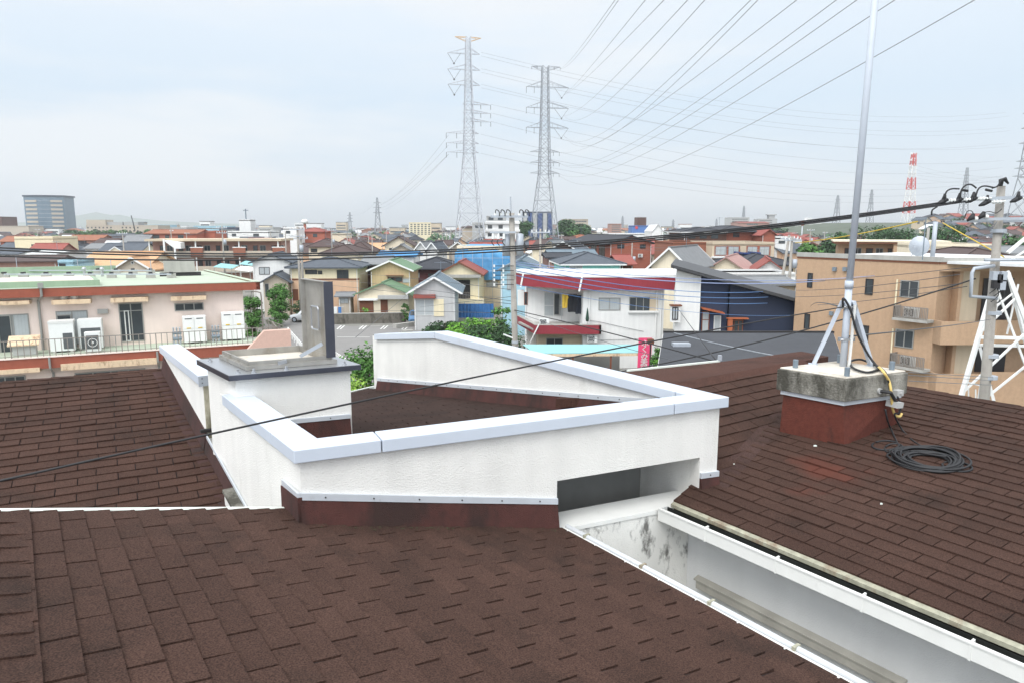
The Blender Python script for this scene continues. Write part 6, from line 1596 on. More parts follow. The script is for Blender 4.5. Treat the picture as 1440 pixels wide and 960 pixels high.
B = house('long elevated grey hall left of the glass tower', 620, 0, -30, 40, 319, 318, 20, 'flat', 'greige', 'grey', cat='building', name='hall')
B = house('long grey building with rows of dots for windows right of the glass tower', 520, 4, 121, 222, 318, 317, 22, 'flat', 'greige', 'grey', cat='building')
for k in range(2):
    for j in range(14):
        if j in (7, 8): continue
        B.pwin(122.5+j*5.4, 319.5+k*4.6, 124.6+j*5.4, 321.6+k*4.6, fr='framed', gl='glass', mull=0, fw=.1)
B.pbox(121, 309.5, 148, 319, 1, 12, W_['greige'], 'roof_block'); B.pbox(146, 312.5, 172, 319, 3, 10, W_['grey'], 'roof_block'); B.pbox(174, 312.5, 194, 319, 3, 10, W_['grey'], 'roof_block')
for i, (a, c, y, d, m, lb) in enumerate(((196, 234, 316.5, 640, 'sky', 'pale blue grey works hall right of the dotted grey building'), (236, 262, 320, 560, 'grey', 'low grey works roof left of the long works hall'), (272, 318, 318, 600, 'sky', 'long grey works hall behind the orange red gable'), (308, 334, 320, 480, 'navy', 'dark low works behind the white flat building'), (362, 384, 320, 560, 'grey', 'grey block right of the white stair tower'))):
    house(lb, d, 2, a, c, y+1, y, 22, 'flat', m, 'grey', [(a+3, y+3, c-3, y+4.5, dict(fr='frame', mull=4, fw=.2))], cat='building', name='works_hall')
for i, (a, c, ye, yr, d, w_, r_, lb) in enumerate(((0, 20, 340, 333, 230, 'orange', 'rust', 'rust roofed house at the left edge below the hall'), (80, 92, 338, 332, 240, 'white', 'white', 'small white house under the dotted grey building'), (94, 140, 338, 331.5, 220, 'pinkbr', 'rust', 'long dusty brown house under the dotted grey building'), (133, 160, 342, 336, 205, 'brown', 'brown', 'dark brown house left of the red gable building'), (172, 204, 342, 331, 200, 'apricot', 'grey', 'apricot house with a white window left of the orange red building'),
        (0, 24, 358, 352, 130, 'white', 'slate', 'white house at the left border under the dark hip roof'), (42, 78, 358, 354, 125, 'white', 'cyan', 'white flat house with a pale roof under the cream block'), (197, 212, 352, 344, 180, 'white', 'black', 'dark roofed house at the left end of the long apartments'))):
    house(lb, d, 4, a, c, ye, yr, 9, 'gx', w_, R_['white'] if r_ == 'cyan' else r_, [(a+(c-a)*.3, ye+1.2, a+(c-a)*.6, ye+4, dw)])
# generic far roofs filling the streets between
r6 = random.Random(11)
walls_ = ['white', 'cream', 'greige', 'beige', 'paleyellow', 'grey', 'pinkbr', 'apricot']; roofs_ = ['slate', 'brown', 'grey', 'bluegrey', 'black', 'brown', 'rust', 'slate', 'white', 'red']
nm_r = dict(slate='slate', brown='brown', grey='grey', bluegrey='blue grey', black='charcoal', red='red', rust='rust coloured', pinkish='faded pink', white='white')
nm_k = dict(gx='ridge roof', gy='gable roof', hip='hip roof')
protos = {}
def far_house(px, d, rk, kind, wk, yaw, sc):
    key = (rk, kind, wk)
    lbl = 'distant small %s walled house with a %s %s among the far rooftops' % (dict(paleyellow='pale yellow', pinkbr='dusty brown', greige='grey beige').get(wk, wk), nm_r[rk], nm_k[kind]); gp_ = 'distant %s walled houses with %s %ss' % (wk, nm_r[rk], nm_k[kind])
    p = at_y(px, 330, d)
    if key not in protos:
        B = Bld('house', lbl, 'house', px, 330, d, yaw, gp_); w, dp_ = 8.2, 7.4; ze, zr2 = 5.6, 7.6
        if kind == 'hip': B.walls(0, w, 0, dp_, 0, ze-.05, W_[wk]); B.hip(0, w, 0, dp_, ze, zr2, R_[rk])
        elif kind == 'gx': B.walls(0, w, 0, dp_, 0, ze, W_[wk], zr2, 'x'); B.gable(0, w, 0, dp_, ze, zr2, R_[rk], 'x')
        else: B.walls(0, w, 0, dp_, 0, ze, W_[wk], zr2, 'y'); B.gable(0, w, 0, dp_, ze, zr2, R_[rk], 'y')
        for (u, z) in ((1.2, 3.5), (5, 3.5), (1.2, .9), (4.6, .4)): B.win('f', 0, u, u+1.7, z, z+1.2, 'frame', 'glass', 1, fw=.09)
        B.win('l', 0, 2, 3.6, 3.6, 4.8, 'frame', 'glass', 1, fw=.09); B.win('r', w, 2, 3.6, 3.6, 4.8, 'frame', 'glass', 1, fw=.09)
        protos[key] = B.root; o = B.root
    else:
        o = copy_tree(protos[key])
    o.location = (p.x, p.y, 0); o.rotation_euler = (0, 0, radians(yaw)); o.scale = (sc, sc, 1); return o
keys = [(r6.choice(roofs_), k, r6.choice(walls_)) for k in ('gx', 'gy', 'hip', 'gx', 'gy', 'hip', 'gx', 'gy', 'hip', 'gx', 'gy', 'hip')]
taken = []
for row, d in enumerate((172, 188, 206, 226, 250, 276, 305, 340, 385, 440, 510, 600)):
    px = -20+r6.uniform(0, 40)
    while px < 1450:
        w_px = 9500/d
        if not (d < 240 and (200 < px < 400)) and r6.random() < .72:
            rk, kd, wk = r6.choice(keys)
            dd = d+r6.uniform(-6, 6)
            far_house(px, dd, rk, kd, wk, r6.choice((0, 90, 0, -90, 8, -12, 24, -66))+r6.uniform(-4, 4), r6.uniform(.85, 1.25))
        px += w_px*r6.uniform(1.25, 2.0)
# far-off town that reads as one mass: roofs and blocks to the horizon
b = MB(); r9 = random.Random(77)
for i in range(3400):
    d = 640*(1+5.2*r9.random()**1.7); px = r9.uniform(-80, 1520); q = at_y(px, 320, d); w = r9.uniform(7, 15); dd = r9.uniform(7, 12); h = r9.choice((5.5, 6, 6.5, 6, 7, 8.5)) if r9.random() < .96 else r9.uniform(10, 17)
    wm = W_[r9.choice(('white', 'cream', 'greige', 'grey', 'beige', 'white', 'pinkbr'))]; rm = R_[r9.choice(('slate', 'brown', 'grey', 'bluegrey', 'black', 'rust', 'grey', 'white', 'brown'))]
    x, y = q.x, q.y; b.box(x, x+w, y, y+dd, 0, h, wm)
    if h < 9:
        if r9.random() < .5: b.extr([(x-.5,y-.5,h),(x-.5,y+dd+.5,h),(x-.5,y+dd/2,h+2)], (w+1,0,0), rm)
        else: b.extr([(x-.5,y-.5,h),(x+w+.5,y-.5,h),(x+w/2,y-.5,h+2)], (0,dd+1,0), rm)
    else:
        b.box(x-.2, x+w+.2, y-.2, y+dd+.2, h, h+.5, rm)
        for k in range(int(h/3)): b.box(x+.8, x+w-.8, y-.08, y-.02, k*3+1, k*3+2.2, T_['grill'])
o = b.build('far_town'); tag(o, kind='stuff')
# ================================================================== VEGETATION
def leafmat(n, rgb): return mat(n, srgb(*rgb), .65, var=.25, scale=1.2, isl=.5, spec=.3)
LF_ = dict(dark=leafmat('leaf_dark', (50,78,44)), mid=leafmat('leaf_mid', (74,114,52)), bright=leafmat('leaf_bright', (98,148,48)), pale=leafmat('leaf_pale', (126,158,66)), far=leafmat('leaf_far', (62,92,56)))
BARK = mat('bark', srgb(92,78,66), .95, var=.2, bump=.5, bscale=30)
def tree(label, px, d, ytop, w, h_crown, leaf='mid', n=900, ls=.18, seed=0, name='tree', cat='tree', group=None, zb=0., clumps=18, flat=1., up=.55):
    r = random.Random(seed*31+7); p = at_y(px, ytop, d); ht = p.z-zb
    t = thing(name, label, cat, (p.x, p.y, zb), r.uniform(0, 360), group)
    hc = min(h_crown, ht*.95); z0 = ht-hc
    if name == 'shrub': hc = ht*.98 if ht < 3.6 else hc; z0 = ht-hc
    b = mb(BARK); tr = max(.05, w*.035)
    b.tube(spl([(0,0,0),(.05*w,0,z0*.6),(-.03*w,.03*w,z0+hc*.35),(0,0,ht-hc*.15)], 3), [tr*(1-.8*k/9) for k in range(10)], None, 7)
    cl = []
    for k in range(clumps):
        a = r.uniform(0, 2*pi); q = sqrt(r.random()); zz = r.random()
        rad = w/2*(.35+.65*sin(pi*min(1, .15+.75*zz)))*q*.85
        c = V((rad*cos(a), rad*sin(a), z0+hc*(.12+.76*zz))); cr_ = w*r.uniform(.16, .27)
        cl.append((c, cr_)); b.tube([(0,0,z0+hc*.1*zz), c*.6+V((0,0,(z0+hc*.3)*.4)), c], [tr*.5, tr*.3, tr*.12], None, 5)
    b.build('trunk', t, True)
    b = mb(LF_[leaf])
    for k in range(n):
        c, cr_ = cl[k % clumps] if r.random() < .93 else (V((0,0,z0+hc*.5)), w*.42)
        v = V((r.gauss(0,1), r.gauss(0,1), r.gauss(0,1))).normalized()*cr_*(r.random()**.4); v.z *= .75*flat
        q = c+v; nrm = (v.normalized()*.7+V((0,0,up))+V((r.uniform(-.6,.6), r.uniform(-.6,.6), r.uniform(-.4,.4)))).normalized()
        e = nrm.cross(V((r.uniform(-1,1), r.uniform(-1,1), r.uniform(-1,1)))).normalized(); f = nrm.cross(e)
        s = ls*r.uniform(.6, 1.35)
        b.add([q-e*s-f*s*.1, q+f*s*.55, q+e*s+f*s*.1-nrm*s*.2, q-f*s*.55], [(0,1,2,3)])
    b.build('crown', t)
    return t
tree('leafy green tree rising between the hatch lid and the back parapet', 516, 24, 469, 2.9, 6.4, 'mid', 15000, .07, 1, clumps=46)
tree('low yellow green shrub at the foot of the leafy tree behind the inner roof', 513, 20, 530, 1.9, 1.6, 'pale', 2600, .06, 2, name='shrub', cat='shrub', clumps=12)
for i, (px, y, w) in enumerate(((614, 450, 1.6), (626, 446, 1.3), (634, 452, 1.7))):
    tree(['cloud pruned dark tree left of the blue sheet fence', 'small cloud pruned tree between two darker ones by the grey shed', 'dark rounded tree in front of the blue sheet fence'][i], px, 62, y, w+1.0, 2.4, 'dark', 900, .12, 3+i, clumps=9, flat=.7)
tree('bright green layered pine in front of the blue sheet fence', 668, 60, 444, 4.6, 2.6, 'bright', 2600, .13, 7, clumps=16, flat=.45, up=1.)
tree('broad dark green garden tree left of the grey utility pole', 694, 55, 452, 5.6, 4.6, 'dark', 5200, .12, 8, clumps=26)
tree('mid green bush at the foot of the grey utility pole', 672, 52, 472, 3.2, 2.4, 'mid', 1800, .11, 9, name='shrub', cat='shrub')
tree('spiky sapling with upright shoots beside the light blue house', 706, 58, 421, 1.8, 3.6, 'mid', 700, .13, 10, clumps=8)
tree('round green bush beside the low porch of the white gable house', 391, 84, 397, 2.9, 4.8, 'mid', 5200, .12, 11, name='shrub', cat='shrub', clumps=40)
tree('dark shrub standing beside the hatch lid behind the white car', 421, 90, 420, 1.8, 2.2, 'dark', 800, .13, 12, name='shrub', cat='shrub')
tree('small shrub at the left of the green gable house door', 513, 86.5, 431, 1.4, 1.2, 'bright', 500, .12, 13, name='shrub', cat='shrub')
tree('narrow shrub between the green gable house and the grey shed', 569, 86, 424, 1.1, 2.0, 'mid', 600, .12, 14, name='shrub', cat='shrub')
tree('hedge like bush at the corner of the pink building', 354, 70, 409, 2.0, 5.0, 'mid', 3600, .11, 15, name='shrub', cat='shrub', clumps=36)
tree('flowering bush beside the slim black lamp post', 928, 41, 486, 1.1, 2.0, 'mid', 1500, .08, 16, name='shrub', cat='shrub')
tree('bright green bush under the slim black lamp post', 932, 39, 505, 1.5, 1.2, 'bright', 1200, .08, 17, name='shrub', cat='shrub')
tree('low weeds along the block wall left of the white car', 385, 82, 436, 2.4, 1.8, 'mid', 900, .11, 18, name='shrub', cat='shrub', clumps=8)
tree('tall round tree left of the grey school on the skyline', 797, 330, 310, 12, 8, 'far', 2600, .55, 20)
tree('tall round tree right of the grey school on the skyline', 819, 325, 314, 11, 7, 'far', 2400, .55, 21)
tree('dark tree between the stepped apartments and the blue tower block', 735, 300, 312, 9, 7, 'far', 1800, .5, 22)
tree('bright bush between the two skyline trees', 806, 320, 324, 6, 4, 'mid', 900, .5, 23)
for i, (px, d, y, w, h, lf) in enumerate(((1142, 120, 343, 5, 4, 'mid'), (1170, 130, 336, 6, 6, 'dark'), (1185, 128, 326, 7, 7, 'far'), (1214, 175, 318, 11, 9, 'dark'), (1232, 180, 317, 9, 9, 'far'), (1262, 170, 321, 9, 7, 'dark'), (1278, 190, 324, 8, 6, 'far'), (1316, 160, 315, 9, 8, 'dark'), (1334, 150, 318, 8, 7, 'far'), (1428, 110, 332, 7, 5, 'far'))):
    tree(['low bright bushy tree behind the white roof block of the tan apartments', 'dark tree behind the mast left of the yellow cable guard', 'tall tree immediately right of the mast on the skyline', 'dark crown left of the red and white pylon', 'second crown left of the red and white pylon', 'dark crown right of the red and white pylon base', 'smaller crown between the antenna and the red and white pylon', 'large dark tree behind the grey vertical roof pipe', 'dense tree left of the right concrete pole', 'tree at the right border beyond the concrete pole'][i], px, d, y, w, h, lf, 1900, .32, 30+i, clumps=18)
r7 = random.Random(3)
for i in range(26):
    px = 92+i*4.6; tree('green tree in the row below the dotted grey building', px, 470+r7.uniform(-20, 20), 324+r7.uniform(-1.5, 2), 9, 6, r7.choice(('mid', 'far', 'dark')), 160, .8, 60+i, group='trees below the dotted grey building', clumps=6)
for i in range(16):
    px = 1066+i*2.6; tree('dark green tree in the strip below the skyline apartments', px, 560+r7.uniform(-20, 20), 319+r7.uniform(-1, 1.5), 8, 6, 'far', 120, .9, 100+i, group='trees below the skyline apartments', clumps=6)
# far-off greenery that reads as one mass
b = mb(LF_['far']); r10 = random.Random(21)
for i in range(330):
    d = 380*(1+4*r10.random()**1.5); px = r10.uniform(-60, 1500); c0 = at_y(px, 320, d); w = r10.uniform(4, 8); hh_ = r10.uniform(6, 10.5)
    for k in range(46):
        v = V((r10.gauss(0,1), r10.gauss(0,1), r10.gauss(0,1))).normalized()*(r10.random()**.4); q = V((c0.x+v.x*w, c0.y+v.y*w, hh_*.55+v.z*hh_*.42))
        nrm = (v+V((0,0,.6))+V((r10.uniform(-.5,.5), r10.uniform(-.5,.5), 0))).normalized(); e = nrm.cross(V((r10.uniform(-1,1), r10.uniform(-1,1), .3))).normalized(); f = nrm.cross(e); s = r10.uniform(.8, 1.7)
        b.add([q-e*s, q+f*s*.7, q+e*s, q-f*s*.7], [(0,1,2,3)])
o = b.build('far_trees'); tag(o, kind='stuff')
# ================================================================== HILLS
hm = mat('hill_green', srgb(92,112,86), 1., var=.3, scale=.01)
b = mb(hm); r8 = random.Random(8); top = []
prof = [(-30, 318), (60, 311), (95, 303), (112, 303.5), (125, 300.5), (135, 298.5), (146, 301), (158, 303), (168, 302.2), (182, 306), (200, 308), (230, 311), (290, 314), (360, 316)]
fr_, bk = [], []
for px, py in prof:
    p = at_y(px, py, 5200); fr_.append(V((p.x, p.y-700, -2))); top.append(p); bk.append(V((p.x, p.y+900, -2)))
rows = []
for k in range(7):
    q = k/6; rows.append([f.lerp(t_, q)+V((0, 0, 0 if k in (0, 6) else r8.uniform(-5, 5))) for f, t_ in zip(fr_, top)])
rows += [[t_.lerp(e, q) for t_, e in zip(top, bk)] for q in (.5, 1)]
n = len(prof); vs = [p for r in rows for p in r]; b.add(vs, [(k*n+j, k*n+j+1, (k+1)*n+j+1, (k+1)*n+j) for k in range(len(rows)-1) for j in range(n-1)])
o = b.build('hills', None, True); tag(o, kind='structure')
# gentle rise at the right with houses
def hillz(x, y):
    q = max(0, min(1, (y-230)/320)); s = max(0, min(1, (x-120-(y-230)*.18)/70)); return 15.*q*q*(3-2*q)*s*s*(3-2*s)
b = mb(mat('hillside_green', srgb(86,94,80), 1., var=.3, scale=.06)); nx, ny = 30, 18
vs = [V((100+k*20, 230+j*26, hillz(100+k*20, 230+j*26)-.05)) for j in range(ny) for k in range(nx)]
b.add(vs, [(j*nx+k, j*nx+k+1, (j+1)*nx+k+1, (j+1)*nx+k) for j in range(ny-1) for k in range(nx-1)])
o = b.build('hill', None, True); tag(o, kind='structure')
cnt = 0
for j in range(6):
    for i in range(9):
        px = 1300+i*18+r7.uniform(-6, 6); d = 270+j*42+r7.uniform(-10, 10); x = at_y(px, 320, d).x
        if x < 150: continue
        rk, kd, wk = r6.choice(keys); o = far_house(px, d, rk, kd, wk, r7.uniform(-40, 40), r7.uniform(.9, 1.2)); o.location.z = hillz(x, d)-.3
        if r7.random() < .6:
            zz = hillz(x+6, d-7); q = at_y(px+14, 320, d-6); pp = proj((q.x, q.y, zz+6)); tree('green tree among the houses on the right hillside', px+14, d-6, pp[1], 7, 5, r7.choice(('far', 'dark')), 200, .7, 140+cnt, group='trees on the right hillside', zb=zz-.5, clumps=7); cnt += 1
# ================================================================== POLES
def upole(label, px, d, ytop, yaw=0, arms=2, trans=False, group=None, r=.15, lean=0., name='utility_pole'):
    p = at_y(px, ytop, d); t = thing(name, label, 'utility pole', (p.x, p.y, 0), yaw, group); h = p.z
    b = mb(M['pole']); b.tube([(lean,0,0),(0,0,h)], [r*1.15, r*.8], None, 10); b.build('pole', t, True)
    for k in range(arms):
        z = h-.35-k*.8; b = mb(M['galv']); b.box(-.9, .9, -.22, -.12, z-.05, z+.05); ar = b.build('cross_arm', t)
        b = mb(T_['acwhite'])
        for x in (-.8, -.4, .45, .8): b.tube([(x,-.17,z+.05),(x,-.17,z+.25)], [.06,.04], None, 6)
        b.build('insulator', ar)
    if trans:
        b = mb(M['galv']); z = h-2.6; b.tube([(.38,-.1,z-.45),(.38,-.1,z+.4)], .24, None, 10); b.build('transformer', t, True)
    return t
def special_pole():
    p = at_y(719.5, 300, 33); t = thing('utility_pole', 'weathered grey utility pole with two transformers standing left of the crimson banded building', 'utility pole', (p.x, p.y, 0)); 
    h = p.z; lean = at_y(725, 480, 33).x-at_y(719, 305, 33).x
    b = mb(M['pole']); b.tube([(lean*1.6,0,0),(0,0,h)], [.155,.125], None, 12); b.build('pole', t, True)
    b = mb(M['galv']); zt = at_y(719, 277, 33).z; b.tube([(-.02,0,h-.3),(-.05,0,zt)], .035, None, 6); b.build('lightning_rod', t)
    z1 = at_y(720, 305, 33).z; b = mb(M['galv']); b.box(-.95, .75, -.28, -.16, z1-.05, z1+.05); ar = b.build('cross_arm', t)
    for k, x in enumerate((-.75, -.5, -.25, .35, .6)):
        b = mb(T_['acwhite']); b.tube([(x,-.22,z1+.05),(x,-.22,z1+.18)], [.06,.05], None, 6); b.build('insulator', ar)
        b = mb(M['cable']); b.tube(spl([(x,-.25,z1+.15),(x+.05,-.3,z1+.3),(x+.18,-.3,z1+.22),(x+.2,-.35,z1+.02)], 4), .022, None, 6); b.build('jumper_cable', ar, True)
    z2 = at_y(712, 327, 33).z; b = mb(M['galv']); b.box(-1.0, .2, -.3, -.2, z2-.04, z2+.04); ar = b.build('cross_arm', t)
    for x in (-.85, -.6, -.35):
        b = mb(T_['acwhite']); b.tube([(x,-.25,z2-.3),(x,-.25,z2-.04)], [.07,.05], None, 8); b.build('insulator', ar)
        b = mb(M['cable']); b.tube(spl([(x,-.3,z2-.3),(x-.06,-.35,z2-.45),(x+.05,-.3,z2-.6)], 4), .02, None, 6); b.build('jumper_cable', ar, True)
    for px_ in (712, 731):
        z = at_y(px_, 345, 33).z; x = at_y(px_, 345, 33).x-p.x; b = mb(M['galv']); b.tube([(x,0,z-.5),(x,0,z+.5),(x,0,z+.53)], [.17,.17,.06], None, 12); b.build('transformer', t, True)
    for k in range(5):
        z = at_y(712, 374+k*6.5, 33).z; b = mb(M['framed']); b.box(-.85, .1, -.24, -.2, z-.015, z+.015); br = b.build('bracket', t)
        b = mb(T_['acwhite']); 
        for x in (-.8, -.38): b.tube([(x,-.22,z-.06),(x,-.22,z+.06)], .045, None, 6)
        b.build('insulator', br)
    zz = at_y(716, 476, 33).z; b = mb(T_['acwhite']); b.bar((lean*.8,-.05,zz), (lean*.8-.55,-.1,zz+.22), .06, .06); b.build('step_bolt', t)
    for z in (3.2, 4.6, 6.2): b = mb(M['galv']); b.tube([(lean*(1.6-1.6*z/h),0,z-.06),(lean*(1.6-1.6*z/h),0,z+.06)], .16, None, 12); b.build('band', t)
special_pole()
upole('utility pole with a transformer left of the hatch lid, behind the tan two-tone house', 418, 87, 319, 10, 2, True)
upole('paired concrete pole just right of the pole with a transformer', 423, 88, 332, 0, 1)
upole('leaning concrete pole between the red roof and the tan apartments', 1110, 72, 331, 0, 1, lean=-1.1)
upole('straight grey pole right of the leaning concrete pole', 1114, 70, 333, 10, 1, True)
upole('white painted pole rising behind the crimson banded roof below the right pylon', 760, 68, 322, 0, 1, r=.12)
upole('thin pole in front of the brick apartments', 889, 118, 342, 0, 0, True, r=.1)
upole('pole with a lamp beside the large cream gable', 523, 128, 330, 0, 0, r=.1)
upole('thin dark pole left of the brick hip roofed block', 401, 120, 326, 0, 0, r=.1)
upole('pole with a double crossbar in front of the long apartment block', 312, 118, 318, 0, 2, True, r=.13)
upole('white pole behind the green roof in front of the apricot house', 172, 120, 326, 0, 1, r=.12)
for i, px in enumerate((466, 488, 492, 503, 518, 543, 566, 622, 628, 634, 672, 790, 845, 866, 930, 938, 985, 1118, 1140, 1160, 1242, 1222, 1340, 380, 222, 240, 262, 52, 300, 1050, 956)):
    upole('distant utility pole among the far rooftops', px, 150+((i*37) % 130), 322+((i*13) % 9), i*20, 1, i % 3 == 0, 'utility poles across the town', r=.13)
# right concrete pole with its gear
p = at_y(1408, 262, 20.5); rb = at_y(1391, 548, 20.5)
RP = thing('utility_pole', 'large weathered concrete pole with crossarms and black insulator boots at the right edge', 'utility pole', (p.x, p.y, 0)); RPO = V((p.x, p.y, 0))
hr = p.z; ln = (rb.x-p.x)/(hr-rb.z)*hr*.55
b = mb(M['pole']); b.tube([(ln,0,0),(0,0,hr)], [.185,.105], None, 16); b.build('pole', RP, True)
rl_ = lambda px, py, dd=0.: at_y(px, py, 20.5+dd)-RPO
b = mb(M['galv']); a, c = rl_(1385, 280, -.25), rl_(1470, 276, -.25); b.bar(a, c, .09, .09); b.bar(a+V((0,.4,0)), c+V((0,.4,0)), .09, .09); ca1 = b.build('cross_arm', RP)
for px_, py_ in ((1328, 284), (1349, 283), (1369, 281.5), (1388, 286), (1432, 281)):
    q = rl_(px_, py_, -.3); 
    b = mb(T_['acwhite']); 
    for k in range(3): b.tube([q+V((.16+.09*k,0,.03)), q+V((.2+.09*k,0,.035))], .055, None, 8)
    b.tube([q+V((.1,0,.03)), q+V((.5,0,.05))], .025, None, 6); b.build('insulator', ca1)
    b = mb(M['cable']); b.tube([q+V((-.22,0,-.07)), q+V((-.1,0,-.02)), q+V((.02,0,.05)), q+V((.1,0,.05))], [.025,.065,.075,.035], None, 8); b.tube([q+V((-.02,0,.0)), q+V((0,0,.22))], [.08,.03], None, 7); b.build('insulator_boot', ca1, True)
for pts in ([(1328.5, 279), (1331, 270), (1338, 266), (1349, 266)], [(1350, 278), (1352, 268), (1358, 261), (1366, 260), (1373, 265)], [(1372, 277), (1376, 266), (1384, 262), (1397, 264)], [(1395, 265), (1403, 262), (1407, 255), (1413, 252), (1418, 258)], [(1310, 303), (1311, 296), (1318, 291)]):
    b = mb(M['cable']); b.tube(spl([rl_(x, y, -.35) for x, y in pts], 5), .022, None, 7); b.build('jumper_cable', RP, True)
for x, y in ((1352, 267), (1386, 267)): b = mb(M['cable']); b.tube([rl_(x, y, -.35), rl_(x+9, y+2, -.35)], .035, None, 7); b.build('cable_joint', RP, True)
b = mb(M['cable']); b.tube([rl_(1407, 262, -.2), rl_(1408, 254, -.2), rl_(1413, 252, -.2), rl_(1418, 259, -.2)], [.05,.07,.06,.02], None, 8); b.build('arrester', RP, True)
b = mb(M['galv']); b.bar(rl_(1365, 309, -.25), rl_(1470, 307, -.25), .08, .08); b.bar(rl_(1340, 312, .1), rl_(1470, 311, .1), .06, .06); ca2 = b.build('cross_arm', RP)
for x, y in ((1365, 306), (1380, 303)):
    b = mb(M['cable']); b.tube([rl_(x-5, y+5, -.3), rl_(x+2, y, -.3), rl_(x+4, y-5, -.3)], [.03,.08,.04], None, 8); b.build('insulator_boot', ca2, True)
    b = mb(T_['acwhite']); b.tube([rl_(x+5, y+2, -.3), rl_(x+9, y+2, -.3)], .06, None, 8); b.build('insulator', ca2)
for pts in ([(1357, 306), (1360, 298), (1366, 297), (1369, 301)], [(1384, 299), (1392, 298), (1401, 300), (1409, 294)], [(1388, 312), (1392, 325), (1397, 312)], [(1402, 312), (1395, 322)]):
    b = mb(M['wire'] if pts[0][0] > 1385 else M['cable']); b.tube(spl([rl_(x, y, -.3) for x, y in pts], 4), .012, None, 5); b.build('jumper_cable', RP, True)
b = mb(M['galv'])
fr4 = [rl_(1364, 382, -.4), rl_(1398, 374, -.3), rl_(1402, 378, -.3), rl_(1402, 412, -.3), rl_(1365, 417, -.4)]
b.tube([fr4[1], rl_(1370, 378, -.4), rl_(1367, 384, -.4), fr4[4], rl_(1402, 420, -.3)], .05, None, 8); b.bar(rl_(1385, 366, -.3), rl_(1470, 366, -.3), .08, .08); b.build('bracket', RP, True)
for y in (325, 440, 500, 530):
    c = rl_(1408-(y-262)*.06, y); b = mb(M['galv']); b.tube([c-V((0,0,.05)), c+V((0,0,.05))], .20, None, 14); b.build('band', RP)
for k, (x, y) in enumerate(((1398, 388), (1404, 392), (1410, 388), (1400, 400), (1408, 402))):
    b = mb(M['framed'] if k % 2 else M['galv']); c = rl_(x, y, -.35); b.box(c.x-.08, c.x+.08, c.y-.08, c.y+.08, c.z-.12, c.z+.12); b.tube(spl([c, c+V((.12,0,-.3)), c+V((-.08,0,-.5))], 3), .014, M['cable'], 5); b.build('junction_box', RP)
# white lattice frame behind the concrete pole
LT = at_y(1404, 384, 23.5); t = thing('lattice_tower', 'white lattice steel tower foot behind the concrete pole at the right edge', 'pylon', (LT.x, LT.y, 0)); LO = V((LT.x, LT.y, 0))
lt = lambda px, py, dd=0.: at_y(px, py, 23.5+dd)-LO
for a, c, w in (((1402, 384, 0), (1345, 580, -.6), .20), ((1416, 382, 0), (1490, 574, -.6), .20), ((1408, 384, 1.2), (1372, 590, 2.0), .16), ((1418, 384, 1.2), (1470, 590, 2.0), .16)):
    b = mb(T_['white']); b.bar(lt(*a), lt(*c), w*.62, w*.62); b.build('leg', t)
b = mb(T_['white'])
for a, c, w in (((1376, 474, -.3), (1460, 476, -.3), .16), ((1378, 485, .6), (1460, 487, .6), .14), ((1404, 412, -.1), (1452, 540, -.4), .10), ((1428, 420, -.1), (1376, 470, -.3), .10), ((1378, 488, .2), (1402, 580, -.2), .14), ((1350, 555, -.5), (1440, 470, -.4), .10), ((1385, 560, 0), (1460, 500, 0), .10), ((1432, 400, 0), (1416, 470, 0), .07), ((1390, 440, .6), (1428, 410, .6), .08), ((1360, 537, -.4), (1394, 545, -.2), .08), ((1362, 545, -.4), (1362, 570, -.4), .05), ((1372, 547, -.3), (1372, 570, -.3), .05), ((1380, 549, -.3), (1380, 570, -.3), .05)): b.bar(lt(*a), lt(*c), w*.62, w*.62)
b.build('bracing', t)
for a, c, w in (((1417, 356, 2), (1470, 312, 2), .14), ((1421, 366, 2), (1480, 330, 2), .08)):
    b = mb(T_['white']); b.bar(lt(*a), lt(*c), w*.7, w*.7); b.build('upper_brace', t)
